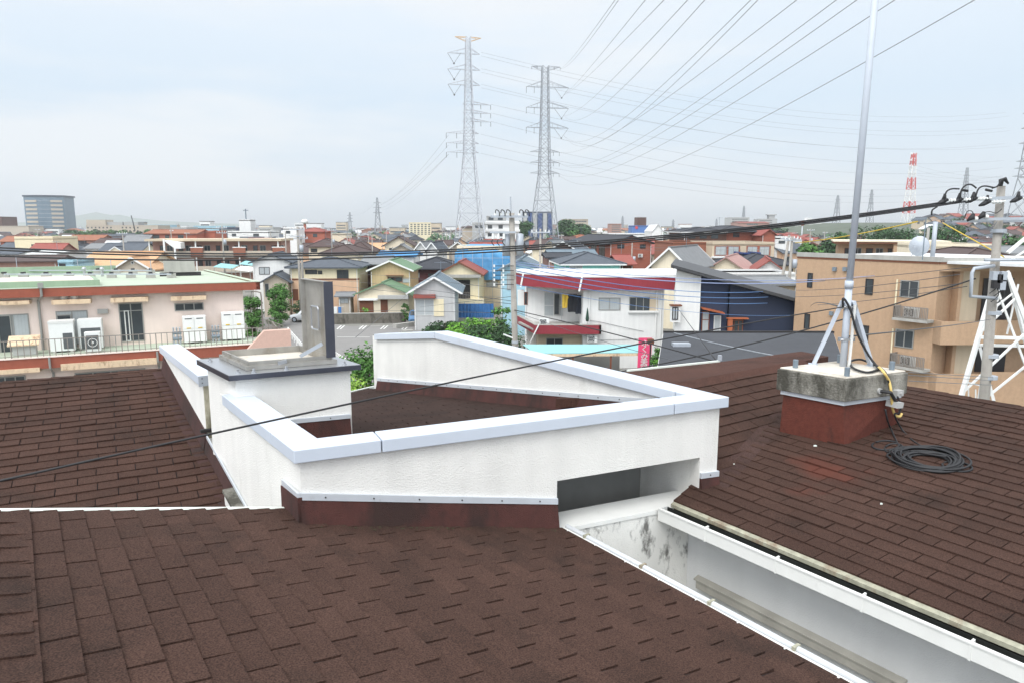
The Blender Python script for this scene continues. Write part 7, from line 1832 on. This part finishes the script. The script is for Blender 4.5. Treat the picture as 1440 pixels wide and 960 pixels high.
# ================================================================== PYLONS
def pylon(label, px, d, levels, arms, m='steelw', yaw=20, bw=.26, base=345, group=None, asp=1., stripes=None, ins=True, name='pylon', toparm=None):
    c = at_y(px, base, d); t = thing(name, label, 'pylon', (c.x, c.y, 0), yaw, group); k = d/1000./cos(PITCH)
    Z = lambda py: at_y(px, py, d).z
    cy, sy_ = cos(radians(yaw)), sin(radians(yaw))
    mt_ = T_[m] if m in T_ else MATS[m]
    L = [(Z(y), hw*k/(abs(cy)+abs(sy_))) for y, hw in levels]      # projected half width -> side half width
    b = mb(mt_); br = mb(mt_)
    cor = lambda z, w: [V((-w,-w,z)), V((w,-w,z)), V((w,w,z)), V((-w,w,z))]
    for i in range(len(L)-1):
        (z0, w0), (z1, w1) = L[i], L[i+1]; n = max(1, int(round(abs(z1-z0)/((w0+w1)*1.15*asp))))
        for s in range(n):
            za, zb = z0+(z1-z0)*s/n, z0+(z1-z0)*(s+1)/n; wa, wb = w0+(w1-w0)*s/n, w0+(w1-w0)*(s+1)/n
            A, B_ = cor(za, wa), cor(zb, wb)
            mm = None
            if stripes: mm = MATS['pylon_red'] if any(lo <= za < hi for lo, hi in stripes) else T_['white']
            for q in range(4):
                r = (q+1) % 4
                b.bar(A[q], B_[q], bw*1.3, bw*1.3, mm); br.bar(A[q], B_[r], bw*.55, bw*.55, mm); br.bar(A[r], B_[q], bw*.55, bw*.55, mm); br.bar(A[q], A[r], bw*.6, bw*.6, mm)
    for vs_, fs_ in ((br.v, br.f),):
        o2 = len(b.v); b.v += vs_; b.f += [[o2+i for i in f] for f in fs_]; b.m += [b.mi(br.mats[k]) for k in br.m]
    b.build('lattice_body', t)
    for (py, xl, xr, rise, vl, vr) in arms:
        z = Z(py); mm = T_[toparm] if toparm and py < 60 else mt_
        if stripes: mm = T_['white']
        hw = min([abs(a[1]) for a in L])
        for sgn, xx in ((-1, xl), (1, xr)):
            if not xx: continue
            ln_ = abs(xx-px)*k/cy; vi = vl if sgn < 0 else vr
            tip = V((sgn*ln_, 0, z)); b = mb(mm)
            for yy in (-hw, hw): b.bar(V((sgn*hw*.8, yy, z)), tip, bw*.7, bw*.7); b.bar(V((sgn*hw*.8, yy, z+rise*k)), tip, bw*.6, bw*.6)
            nn = max(2, int(ln_/2.5))
            for q in range(1, nn): f = q/nn; b.bar(V((sgn*hw*.8, 0, z)).lerp(tip, f), V((sgn*hw*.8, 0, z+rise*k)).lerp(tip, f), bw*.5, bw*.5)
            ao = b.build('cross_arm', t)
            if vi and ins:
                b = mb(M['wire']); lo_ = tip.lerp(V((sgn*hw, 0, z)), .34)-V((0,0,vi*k))
                if vi > 9: b.bar(tip, lo_, .12); b.bar(tip.lerp(V((sgn*hw,0,z)), .7), lo_, .12); b.ball(lo_, .35, None, 8, 5)
                else: b.bar(tip, tip-V((0,0,vi*k)), .16); b.bar(tip.lerp(V((sgn*hw,0,z)), .5), tip.lerp(V((sgn*hw,0,z)), .5)-V((0,0,vi*k)), .16)
                b.build('insulator', ao)
    return t
red = mat('pylon_red', srgb(206,84,78), .6, var=.04); T_['pylonorange'] = mat('pylon_orange', srgb(206,172,128), .6, var=.04)
pylon('tallest white lattice pylon, left of the pair, with a tan top bar', 661, 250, [(352, 24), (300, 17), (216, 8.4), (130, 5.6), (52, 3.4)],
      [(53, 644, 678, -5, 0, 0), (76, 634, 676, 7, 13, 0), (98.5, 634, 676, 7, 13, 0), (120, 634, 676, 7, 13, 0), (147, 653, 690, 4, 0, 6), (159, 653, 690, 4, 0, 6), (171, 653, 690, 4, 0, 6), (188, 631, 674, 4, 7, 0), (202, 631, 674, 4, 7, 0), (215, 631, 674, 4, 7, 0)], 'steelw', 14, .22, asp=.8, toparm='pylonorange')
pylon('second grey lattice pylon, right of the pair, slightly lower', 765, 305, [(352, 21), (300, 15.5), (246, 8.5), (170, 6.2), (93, 4.6)],
      [(94, 747, 785, -5, 4, 4), (123, 740, 797, 8, 8, 13), (152, 740, 797, 8, 8, 13), (180, 740, 797, 8, 8, 13), (214, 745, 785, 4, 0, 5), (229, 745, 785, 4, 0, 5), (244, 745, 785, 4, 0, 5)], 'steelg', 10, .22, asp=.75)
pylon('large pale pylon cut by the right border of the photo', 1438, 420, [(335, 22), (250, 12), (140, 6)], [(141, 1425, 1452, 3, 0, 0), (161, 1414, 1462, 5, 0, 8), (182, 1414, 1462, 5, 0, 8), (203, 1413, 1462, 5, 0, 8), (228, 1412, 1464, 4, 0, 6), (238, 1410, 1466, 4, 0, 6), (249, 1408, 1466, 4, 0, 6)], 'steelg', 15, .30, asp=.8)
pylon('red and white banded pylon on the right skyline', 1274, 560, [(335, 9.5), (300, 6.2), (216, 2.2)], [(217, 1269, 1281, 2, 0, 0), (226, 1268, 1282, 2, 0, 0), (234, 1268, 1282, 2, 0, 0), (245, 1268, 1281, 2, 0, 0)], 'steelw', 12, .40, stripes=((20, 31), (38, 46), (56, 80)))
for px_, d_, yt, yb, w_, lb in ((532, 620, 278, 338, 6.5, 'small grey pylon between the brown roofs and the beige apartment building'), (493, 900, 299, 335, 4.5, 'faint pylon left of the small grey pylon'), (1175, 900, 275, 325, 5.5, 'faint pylon right of the ship shaped building'), (1222, 950, 267, 322, 5, 'faint pylon right of the mast'), (1352, 800, 236, 322, 7, 'faint tall pylon between the red and white pylon and the concrete pole'),
        (875, 1000, 304, 330, 2.6, 'thin faint pylon above the pink skyline apartments'), (946, 1000, 309, 332, 2.6, 'thin faint pylon right of the arched hall'), (1045, 1000, 290, 318, 2.8, 'thin faint pylon above the grey skyline apartments'), (1007, 1100, 308, 326, 2.2, 'tiny faint pylon left of the skyline apartments')):
    hh2 = yb-yt
    pylon(lb, px_, d_, [(yb, w_), (yt+hh2*.4, w_*.45), (yt, w_*.15)], [(yt+hh2*.13, px_-w_*.8, px_+w_*.8, 1.2, 0, 0), (yt+hh2*.24, px_-w_*.8, px_+w_*.8, 1.2, 0, 0), (yt+hh2*.36, px_-w_*.9, px_+w_*.9, 1.2, 0, 0)], 'steelg', 18, .32*d_/600, ins=False, base=yb)
OHR = .0235
# ================================================================== WIRES
def wire(label, a, b_, via, r, m, cat='power line', group=None, name='power_line', n=28):
    A = a if isinstance(a, V) else at_y(*a); B_ = b_ if isinstance(b_, V) else at_y(*b_); sag = 0.
    if via:
        best = None
        for k in range(2, 99):
            t_ = k/100; q = A.lerp(B_, t_); dpx = abs(proj(q)[0]-via[0])
            if best is None or dpx < best[0]: best = (dpx, t_, q)
        _, t_, q = best; zn = at_y(via[0], via[1], q.y).z; sag = (q.z-zn)/(4*t_*(1-t_))
    b = mb(M[m]); b.tube([A.lerp(B_, k/n)-V((0,0,4*sag*(k/n)*(1-k/n)))-A for k in range(n+1)], r, None, 6)
    o = b.build(name, None, True); o.location = A; return tag(o, label, cat, group)
for i, (a, c, v) in enumerate((((1328, 284.5, 20.2), (-70, 345, 19), (400, 357.2)), ((1349, 283.5, 20.2), (-70, 348.5, 19.3), (400, 360.3)), ((1369, 282, 20.2), (-70, 357.5, 19), (400, 365.3)))):
    wire(['thick black cable, topmost of the three crossing the town view', 'thick black cable, middle of the three crossing the town view', 'thick black cable, lowest of the three crossing the town view'][i], a, c, v, OHR, 'cable', 'cable', None, 'overhead_cable', 60)
wire('twisted black service cable sagging from the mast across the white parapets', clampP, (-60, 689, 3.0), (620, 540), .0058, 'cable', 'cable', None, 'service_cable', 60)
wire('black service cable from the concrete pole passing under the mast legs', (1372, 392, 20.4), (690, 549, 23), (1080, 477), .022, 'cable', 'cable', None, 'service_cable', 40)
wire('thin black line from the grey utility pole past the pink banner', (722, 436, 33), (1150, 548, 17), (886, 475.5), .02, 'cable', 'cable', None, 'service_cable')
wire('thin line from the grey utility pole falling to the right of the banner', (724, 438, 33), (1000, 520, 24), (850, 480), .010, 'wiredk', 'cable', None, 'service_cable')
for i, (y0, y1, xe, vy) in enumerate(((374, 410.5, 1073, 404), (380.5, 418, 1080, 411), (387, 426.5, 1079, 418))):
    wire('blue sleeved line, %s of the three before the navy house' % ('highest', 'middle', 'lowest')[i], (722, y0, 33), (xe, y1, 48.5), (900, vy), .022, 'bluewire', 'cable', None, 'blue_cable')
wire('pale sleeved line above the blue ones before the navy house', (722, 371, 33), (1160, 395, 46), (985, 398), .028, 'palewire', 'cable', None, 'pale_cable')
wire('pale sleeved line along the crimson roof band', (722, 368, 33), (1230, 388, 44), (985, 393), .018, 'palewire', 'cable', None, 'pale_cable')
wire('thin blue line low on the navy wall', (722, 400, 33), (1126, 443, 49.6), (985, 440), .012, 'bluewire', 'cable', None, 'blue_cable')
for i, (x0, y0, x1_, y1, vx, vy) in enumerate(((1395, 372, 1118, 396.5, 1260, 387), (1350, 386, 1118, 408.5, 1240, 401), (1352, 399, 1118, 417.8, 1240, 411), (1360, 403, 1150, 429, 1260, 418))):
    wire('thin dark line number %s from the top of those crossing the tan apartment wall' % ('one', 'two', 'three', 'four')[i], (x0, y0, 20.3), (x1_, y1, 36), (vx, vy), .011, 'wiredk', 'cable', None, 'service_cable')
wire('dark line crossing the tan wall just under its first floor windows', (1393, 449, 20.3), vert(1192, 473, mb0, V((1,0,0))), (1300, 462), .009, 'wiredk', 'cable', None, 'service_cable')
wire('dark line hanging from the navy house corner to the mast clamp', (1140, 431, 45), clampP, (1163, 427), .010, 'wiredk', 'cable', None, 'service_cable')
for i, (y0, y1) in enumerate(((522, 526), (526.5, 530), (533, 538))):
    wire('thin grey line right of the concrete block, %s of three' % ('highest', 'middle', 'lowest')[i], (1396, y0+8, 20.3), (1278, y1-3, 14), None, .008, 'wire', 'cable', None, 'service_cable')
wire('yellow cable guard sloping across the trees right of the mast', (1290, 312, 26), (1118, 342, 40), (1210, 329), .024, 'yellow', 'cable guard', None, 'cable_guard')
wire('yellow cable guard descending to the concrete pole', (1326, 314, 26), (1412, 362, 21), None, .018, 'yellow', 'cable guard', None, 'cable_guard')
for i, (a, c, v) in enumerate((((500, 474.5, 40), (575, 413, 88), None), ((690, 440, 34), (505, 437, 70), (600, 438)), ((722, 428, 33), (450, 400, 92), (560, 411)), ((722, 424, 33), (440, 392, 92), (560, 403)), ((722, 417, 33), (590, 432, 79), None), ((722, 408, 33), (500, 385, 96), (610, 395)))):
    wire('thin dark line from the grey utility pole over the gable houses', a, c, v, .014, 'wiredk', 'power line', 'thin lines over the gable houses')
for i, (x0, y0, x1_, y1) in enumerate(((418, 330, 312, 322), (418, 334, 312, 328), (312, 322, 172, 330), (418, 333, 523, 338), (760, 326, 889, 344), (523, 334, 466, 326), (889, 346, 1110, 336), (889, 350, 1110, 340))):
    wire('thin distant street line between far poles', (x0, y0, 110), (x1_, y1, 115), ((x0+x1_)/2, max(y0, y1)+3), .02, 'wire', 'power line', 'street lines between far poles')
# high voltage conductors
HV = 'high voltage conductors'
def hv(a, c, v, r=.045, m='wire'): wire('thin high voltage conductor strung between the pylons across the sky', a, c, v, r, m, 'power line', HV, 'power_line', 40)
for a, c, v in (((677, 74, 250), (1414, 158.5, 420), (982, 137)), ((677, 79, 250), (1420, 163.5, 420), (982, 145)), ((677, 97, 250), (1414, 180, 420), (1000, 160)), ((677, 102, 250), (1420, 184, 420), (1000, 167)), ((677, 119, 250), (1413, 202, 420), (1101, 199)), ((677, 124, 250), (1420, 206, 420), (1000, 186)),
                ((690, 147, 250), (1412, 226, 420), (1110, 220)), ((690, 159, 250), (1410, 236, 420), (1110, 236)), ((690, 171, 250), (1408, 248, 420), (1073, 248)), ((676, 189, 250), (1410, 252, 420), (1000, 252)), ((676, 203, 250), (1410, 262, 420), (1000, 262)), ((676, 216, 250), (1410, 272, 420), (960, 266))): hv(a, c, v, .03)
for a, c, v in (((788, 97, 305), (868, -4, 60), (826, 55)), ((788, 97, 305), (873, -4, 60), (830, 57)), ((793, 134, 305), (911, -4, 55), (840, 83)), ((793, 134, 305), (938, -4, 55), (862, 73)), ((793, 163, 305), (971, -4, 50), (882, 92)), ((793, 163, 305), (995, -4, 50), (900, 98)), ((793, 191, 305), (1060, -4, 50), (950, 104)), ((793, 191, 305), (1070, -4, 50), (972, 96))): hv(a, c, v, .022, 'hvwire')
for a, c, v in (((785, 214, 305), (1126, -4, 48), (970, 113)), ((785, 229, 305), (1182, -4, 48), (990, 134)), ((785, 229, 305), (1211, -4, 46), (1000, 147)), ((785, 244, 305), (1265, -4, 44), (1060, 125)), ((785, 246, 305), (1378, -4, 40), (1037, 188))): hv(a, c, v, .022, 'hvwire')
for a, c in (((631, 190, 250), (536, 287, 620)), ((631, 204, 250), (528, 291, 620)), ((631, 217, 250), (537, 296, 620)), ((528, 285, 620), (496, 303, 900)), ((631, 217, 250), (526, 296, 620))): hv(a, c, (a[0]*.5+c[0]*.5, a[1]*.45+c[1]*.55+4), .035)
for y0, y1 in ((230, 243), (236, 249), (228, 258), (236, 262)): hv((1410, y0+20, 420), (1276, y1-14, 560), (1340, (y0+y1)/2+8), .035)
# ================================================================== CARS, WALLS, STREET BITS
def car(label, px, py, d, yaw, col, L_=4.2, grp=None):
    p = at_y(px, py, d); t = thing('parked_car', label, 'car', (p.x, p.y, .012), yaw, grp); W2 = .84
    sec = [(-L_/2, .45, .62, .8), (-L_/2+.15, .3, .85, .95), (-L_*.24, .28, .98, 1.), (-L_*.12, .28, 1.45, .86), (L_*.1, .28, 1.56, .82), (L_*.33, .28, 1.48, .82), (L_*.44, .3, 1.02, .98), (L_/2-.04, .35, .9, .94), (L_/2, .45, .7, .84)]
    b = mb(mat('car_paint_'+('white' if col[0] > .5 else 'blue'), col, .25, spec=.6, var=0)); vs = []
    for x, z0, z1, w in sec:
        q = W2*w; vs += [(x,-W2*.98,z0),(x,-W2,min(.9,z1*.72)),(x,-q,z1-.06),(x,-q*.85,z1),(x,q*.85,z1),(x,q,z1-.06),(x,W2,min(.9,z1*.72)),(x,W2*.98,z0)]
    n = 8; fs = [(k*n+j, (k+1)*n+j, (k+1)*n+(j+1) % n, k*n+(j+1) % n) for k in range(len(sec)-1) for j in range(n)]+[list(range(n))[::-1], [(len(sec)-1)*n+j for j in range(n)]]
    b.add(vs, [f[::-1] for f in fs]); b.build('body', t, True)
    for s in (-1, 1):
        b = mb(M['glass']); y = s*(W2*.86+.012)
        b.extr([(-L_*.11, s*.845, .98), (L_*.36, s*.845, .98), (L_*.30, s*.735, 1.42), (-L_*.06, s*.735, 1.42)], (0, s*.02, 0)); b.build('side_window', t)
        for x in (-L_*.31, L_*.31):
            b = mb(M['rubber']); b.tube([(x, s*.62, .33), (x, s*.86, .33)], .33, None, 18); wh = b.build('wheel', t)
            b = mb(M['galv']); b.tube([(x, s*.85, .33), (x, s*.875, .33)], .21, None, 12)
            b.build('rim', wh)
        b = mb(T_['acwhite']); b.ball((-L_/2+.22, s*.62, .72), .13); b.build('headlight', t)
    b = mb(M['glass']); b.extr([(-L_*.235, -.7, 1.0), (-L_*.235, .7, 1.0), (-L_*.13, .64, 1.43), (-L_*.13, -.64, 1.43)], (-.02, 0, .02)); b.build('windscreen', t)
    return t
car('white car parked behind the hatch lid, nose to the left', 432, 446, 87, -8, srgb(236,238,240))
car('blue car parked half hidden between the green gable house and the grey shed', 585, 436, 86, 95, srgb(90,130,170), 3.4)
def wallthing(name, label, cat, a, c, h, m, th=.2, cap=None):
    A, B_ = ground(*a), ground(*c); t = mb(m); t.bar(V((0,0,h/2)), B_-A+V((0,0,h/2)), th, h)
    if cap: t.bar(V((0,0,h)), B_-A+V((0,0,h)), th+.06, .08, cap)
    o = t.build(name); o.location = A; return tag(o, label, cat)
wallthing('block_wall', 'dark weathered block wall along the parking lot below the green gables', 'wall', (455, 456), (571, 454), 1.25, T_['block'], .25, T_['concrete'])
wallthing('block_wall', 'low beige kerb wall left of the grey corrugated shed', 'wall', (555, 462), (583, 458), .5, T_['concrete'], .6)
wallthing('block_wall', 'grey garden wall in front of the low slate porch', 'wall', (352, 436), (400, 440), 1.2, T_['block'], .2, T_['concrete'])
wallthing('block_wall', 'grey block wall beside the gate of the white gable house', 'wall', (366, 428), (402, 429), 1.7, T_['concrete'], .2)
fence('garden_fence', 'dark slatted fence on the road corner below the white gable house', 'fence', ground(345, 431), ground(372, 440), 1.3, M['framed'], .2)
fence('garden_fence', 'low dark fence along the garden of the white gable house', 'fence', ground(373, 440), ground(404, 441), 1.2, M['framed'], .25)
wallthing('planter', 'pale box planter at the parking lot edge right of the parking lines', 'planter', (566, 471), (580, 470), .5, T_['concrete'], .6)
p = ground(393, 441); t = thing('chair', 'small white chair frame standing at the roadside garden', 'chair', tuple(p)); b = mb(T_['white'])
b.box(-.35,.35,-.3,-.24,.0,.05); b.box(-.35,-.29,-.3,.3,0,.75); b.box(.29,.35,-.3,.3,0,.75); b.box(-.35,.35,-.3,.3,.7,.76); b.build('frame', t)
B = house('small grey garden shed left of the green gable house', 88, 6, 476, 493, 417, 413, 3, 'gx', 'greige', 'grey', [(478, 419, 490, 427, dict(fr='frame', gl='curtain', mull=1))], cat='shed', name='garden_shed')
p = at_y(473, 430, 86); t = thing('laundry_rack', 'white washing hung out left of the small grey garden shed', 'laundry', (p.x, p.y, 0)); b = mb(M['stainless']); b.tube([(-.8,0,0),(-.8,0,2)], .03); b.tube([(.8,0,0),(.8,0,2)], .03); b.tube([(-.9,0,1.95),(.9,0,1.95)], .02); b.build('frame', t)
b = mb(T_['white']); b.extr([(-.5,-.03,.9),(.1,-.06,.85),(.1,-.03,1.95),(-.5,-.03,1.95)], (0,.02,0)); b.build('cloth', t); b = mb(T_['tarp2']); b.extr([(.2,-.03,1.1),(.6,-.06,1.0),(.6,-.03,1.95),(.2,-.03,1.95)], (0,.02,0)); b.build('cloth', t)
bp_ = at_y(184.5, 303.5, 480); simple_tube('crane_mast', 'thin dark leaning rod with a red tip above the dotted grey building', 'mast', [at_y(190, 325, 480), bp_], .35, M['wiredk'])
# extra roofs under the street mess: covered stalls behind the green roof
for i, (a, c, y, d, m) in enumerate(((300, 326, 376, 112, 'cyan'), (330, 352, 380, 106, 'white'), (336, 356, 372, 118, 'cyan'))):
    p0 = at_y(a, y, d); p1 = at_y(c, y, d); t = thing('lean_to', ['pale blue sheet lean-to left of the white ones behind the green roof', 'white sheet lean-to right behind the green roof edge', 'small pale blue lean-to nearest the white gable house'][i], 'shelter', (p0.x, p0.y, 0))
    w_ = p1.x-p0.x; b = mb(T_[m]); b.extr([(0,0,p0.z),(w_,0,p0.z-.3),(w_,3,p0.z+.1),(0,3,p0.z+.4)], (0,0,.06)); b.build('roof', t); b = mb(M['frame'])
    for x in (.1, w_-.1): b.bar((x,.1,0),(x,.1,p0.z-.1), .08)
    b.build('post', t)

wire('pale twisted cable crossing above the broad charcoal roof', (948, 468, 34), (1150, 510, 24), (1050, 492), .022, 'palegrey', 'cable', None, 'service_cable')
wire('short dark cable dropping from the navy house towards the small ridge bracket', (952, 432, 44), (1008, 508, 11.5), (978, 468), .012, 'cable', 'cable', None, 'service_cable')
SUN_E = 1.5; EXPO = 0.05; GLOW = 2.0; HAZE = .00026
SKY = [(.80,.87,.95),(.80,.89,.98),(.75,.88,1.01),(.92,.99,1.07),(1.75,1.8,1.85)]
CLOUD = (.97,.995,1.02)
# ================================================================== HAZE
if HAZE:
    hm_ = bpy.data.materials.new('haze_air'); hm_.use_nodes = True; nt = hm_.node_tree
    for n_ in list(nt.nodes):
        if n_.type == 'BSDF_PRINCIPLED': nt.nodes.remove(n_)
    pv = nt.nodes.new('ShaderNodeVolumePrincipled'); pv.inputs['Color'].default_value = (.95, .98, 1.0, 1); pv.inputs['Density'].default_value = HAZE; pv.inputs['Anisotropy'].default_value = .2
    nt.links.new(pv.outputs[0], nt.nodes['Material Output'].inputs['Volume'])
    b = mb(hm_); b.box(-9200, 9200, -400, 12200, -1.2, 125); o = b.build('haze'); tag(o, kind='stuff')
    hm_.volume_intersection_method if hasattr(hm_, 'volume_intersection_method') else None
# ================================================================== CAMERA, LIGHT, SKY
cam = bpy.data.cameras.new('camera'); co_ = bpy.data.objects.new('camera', cam); COL.objects.link(co_)
co_.location = CAM; co_.rotation_euler = (pi/2-PITCH, 0, 0)
cam.sensor_width = 36; cam.lens = 36*FPX/1440; cam.clip_start = .05; cam.clip_end = 20000
SC.camera = co_
SUN_EL, SUN_AZ = radians(52), radians(208)        # azimuth clockwise from +Y: behind the camera, to the left
sd = bpy.data.lights.new('sun', 'SUN'); so = bpy.data.objects.new('sun', sd); COL.objects.link(so)
sd.energy = SUN_E; sd.angle = radians(25); sd.color = (1, .97, .92)
dirv = V((sin(SUN_AZ)*cos(SUN_EL), cos(SUN_AZ)*cos(SUN_EL), sin(SUN_EL)))
so.rotation_euler = dirv.to_track_quat('Z', 'Y').to_euler(); so.location = (0, 0, 60)
w = bpy.data.worlds.new('World'); SC.world = w; w.use_nodes = True
nt = w.node_tree; N = nt.nodes; L = nt.links; bg = N['Background']
sky = N.new('ShaderNodeTexSky'); sky.sky_type = 'NISHITA'; sky.sun_disc = False
sky.sun_elevation = SUN_EL; sky.sun_rotation = SUN_AZ; sky.air_density = 1.2; sky.dust_density = 2.0; sky.ozone_density = 1.5
tc = N.new('ShaderNodeTexCoord')
sx = N.new('ShaderNodeSeparateXYZ'); L.new(tc.outputs['Generated'], sx.inputs[0])
# overcast deck: brighter overhead, broken by soft lighter and bluer bands
ramp = N.new('ShaderNodeValToRGB'); L.new(sx.outputs[2], ramp.inputs[0])
cr = ramp.color_ramp
cr.elements[0].position = 0.0; cr.elements[0].color = (*SKY[0], 1)
cr.elements[1].position = 1.0; cr.elements[1].color = (*SKY[4], 1)
for p, c in ((.06, SKY[1]), (.16, SKY[2]), (.32, SKY[3])):
    e = cr.elements.new(p); e.color = (*c, 1)
mp_ = N.new('ShaderNodeMapping'); mp_.inputs['Scale'].default_value = (1.6, 1.6, 7.5); mp_.inputs['Location'].default_value = (.35, .1, .2)
L.new(tc.outputs['Generated'], mp_.inputs['Vector'])
nz = N.new('ShaderNodeTexNoise'); nz.inputs['Scale'].default_value = 1.15; nz.inputs['Detail'].default_value = 5; nz.inputs['Roughness'].default_value = .52
L.new(mp_.outputs[0], nz.inputs['Vector'])
mr = N.new('ShaderNodeMapRange'); mr.interpolation_type = 'SMOOTHSTEP'; L.new(nz.outputs['Fac'], mr.inputs[0])
mr.inputs[1].default_value = .42; mr.inputs[2].default_value = .66; mr.inputs[3].default_value = 0; mr.inputs[4].default_value = .75
mxc = N.new('ShaderNodeMix'); mxc.data_type = 'RGBA'; L.new(mr.outputs[0], mxc.inputs[0]); L.new(ramp.outputs[0], mxc.inputs[6])
mxc.inputs[7].default_value = (*CLOUD, 1)
# the veiled sun brightens the deck around its own direction
gl_ = N.new('ShaderNodeVectorMath'); gl_.operation = 'DOT_PRODUCT'; L.new(tc.outputs['Generated'], gl_.inputs[0]); gl_.inputs[1].default_value = (sin(SUN_AZ)*cos(radians(32)), cos(SUN_AZ)*cos(radians(32)), sin(radians(32)))
gm_ = N.new('ShaderNodeMapRange'); gm_.interpolation_type = 'SMOOTHSTEP'; L.new(gl_.outputs['Value'], gm_.inputs[0]); gm_.inputs[1].default_value = -.1; gm_.inputs[2].default_value = 1.; gm_.inputs[3].default_value = 1.; gm_.inputs[4].default_value = GLOW
gs_ = N.new('ShaderNodeVectorMath'); gs_.operation = 'SCALE'; L.new(mxc.outputs[2], gs_.inputs[0]); L.new(gm_.outputs[0], gs_.inputs['Scale'])
ns = N.new('ShaderNodeVectorMath'); ns.operation = 'SCALE'; ns.inputs['Scale'].default_value = 1.0; L.new(sky.outputs[0], ns.inputs[0])
ad = N.new('ShaderNodeVectorMath'); ad.operation = 'SCALE'; L.new(gs_.outputs[0], ad.inputs[0]); ad.inputs['Scale'].default_value = 12.5
mx2 = N.new('ShaderNodeMix'); mx2.data_type = 'RGBA'; mx2.inputs[0].default_value = .9
L.new(ns.outputs[0], mx2.inputs[6]); L.new(ad.outputs[0], mx2.inputs[7])
L.new(mx2.outputs[2], bg.inputs['Color']); bg.inputs['Strength'].default_value = .08
SC.view_settings.view_transform = 'Standard'; SC.view_settings.look = 'None'; SC.view_settings.gamma = 1; SC.view_settings.exposure = EXPO
SC.view_settings.use_curve_mapping = False
SC.render.engine = 'CYCLES'
SC.cycles.max_bounces = 6; SC.cycles.diffuse_bounces = 3; SC.cycles.glossy_bounces = 3; SC.cycles.transparent_max_bounces = 8
SC.cycles.caustics_reflective = False; SC.cycles.caustics_refractive = False
SC.cycles.use_denoising = True
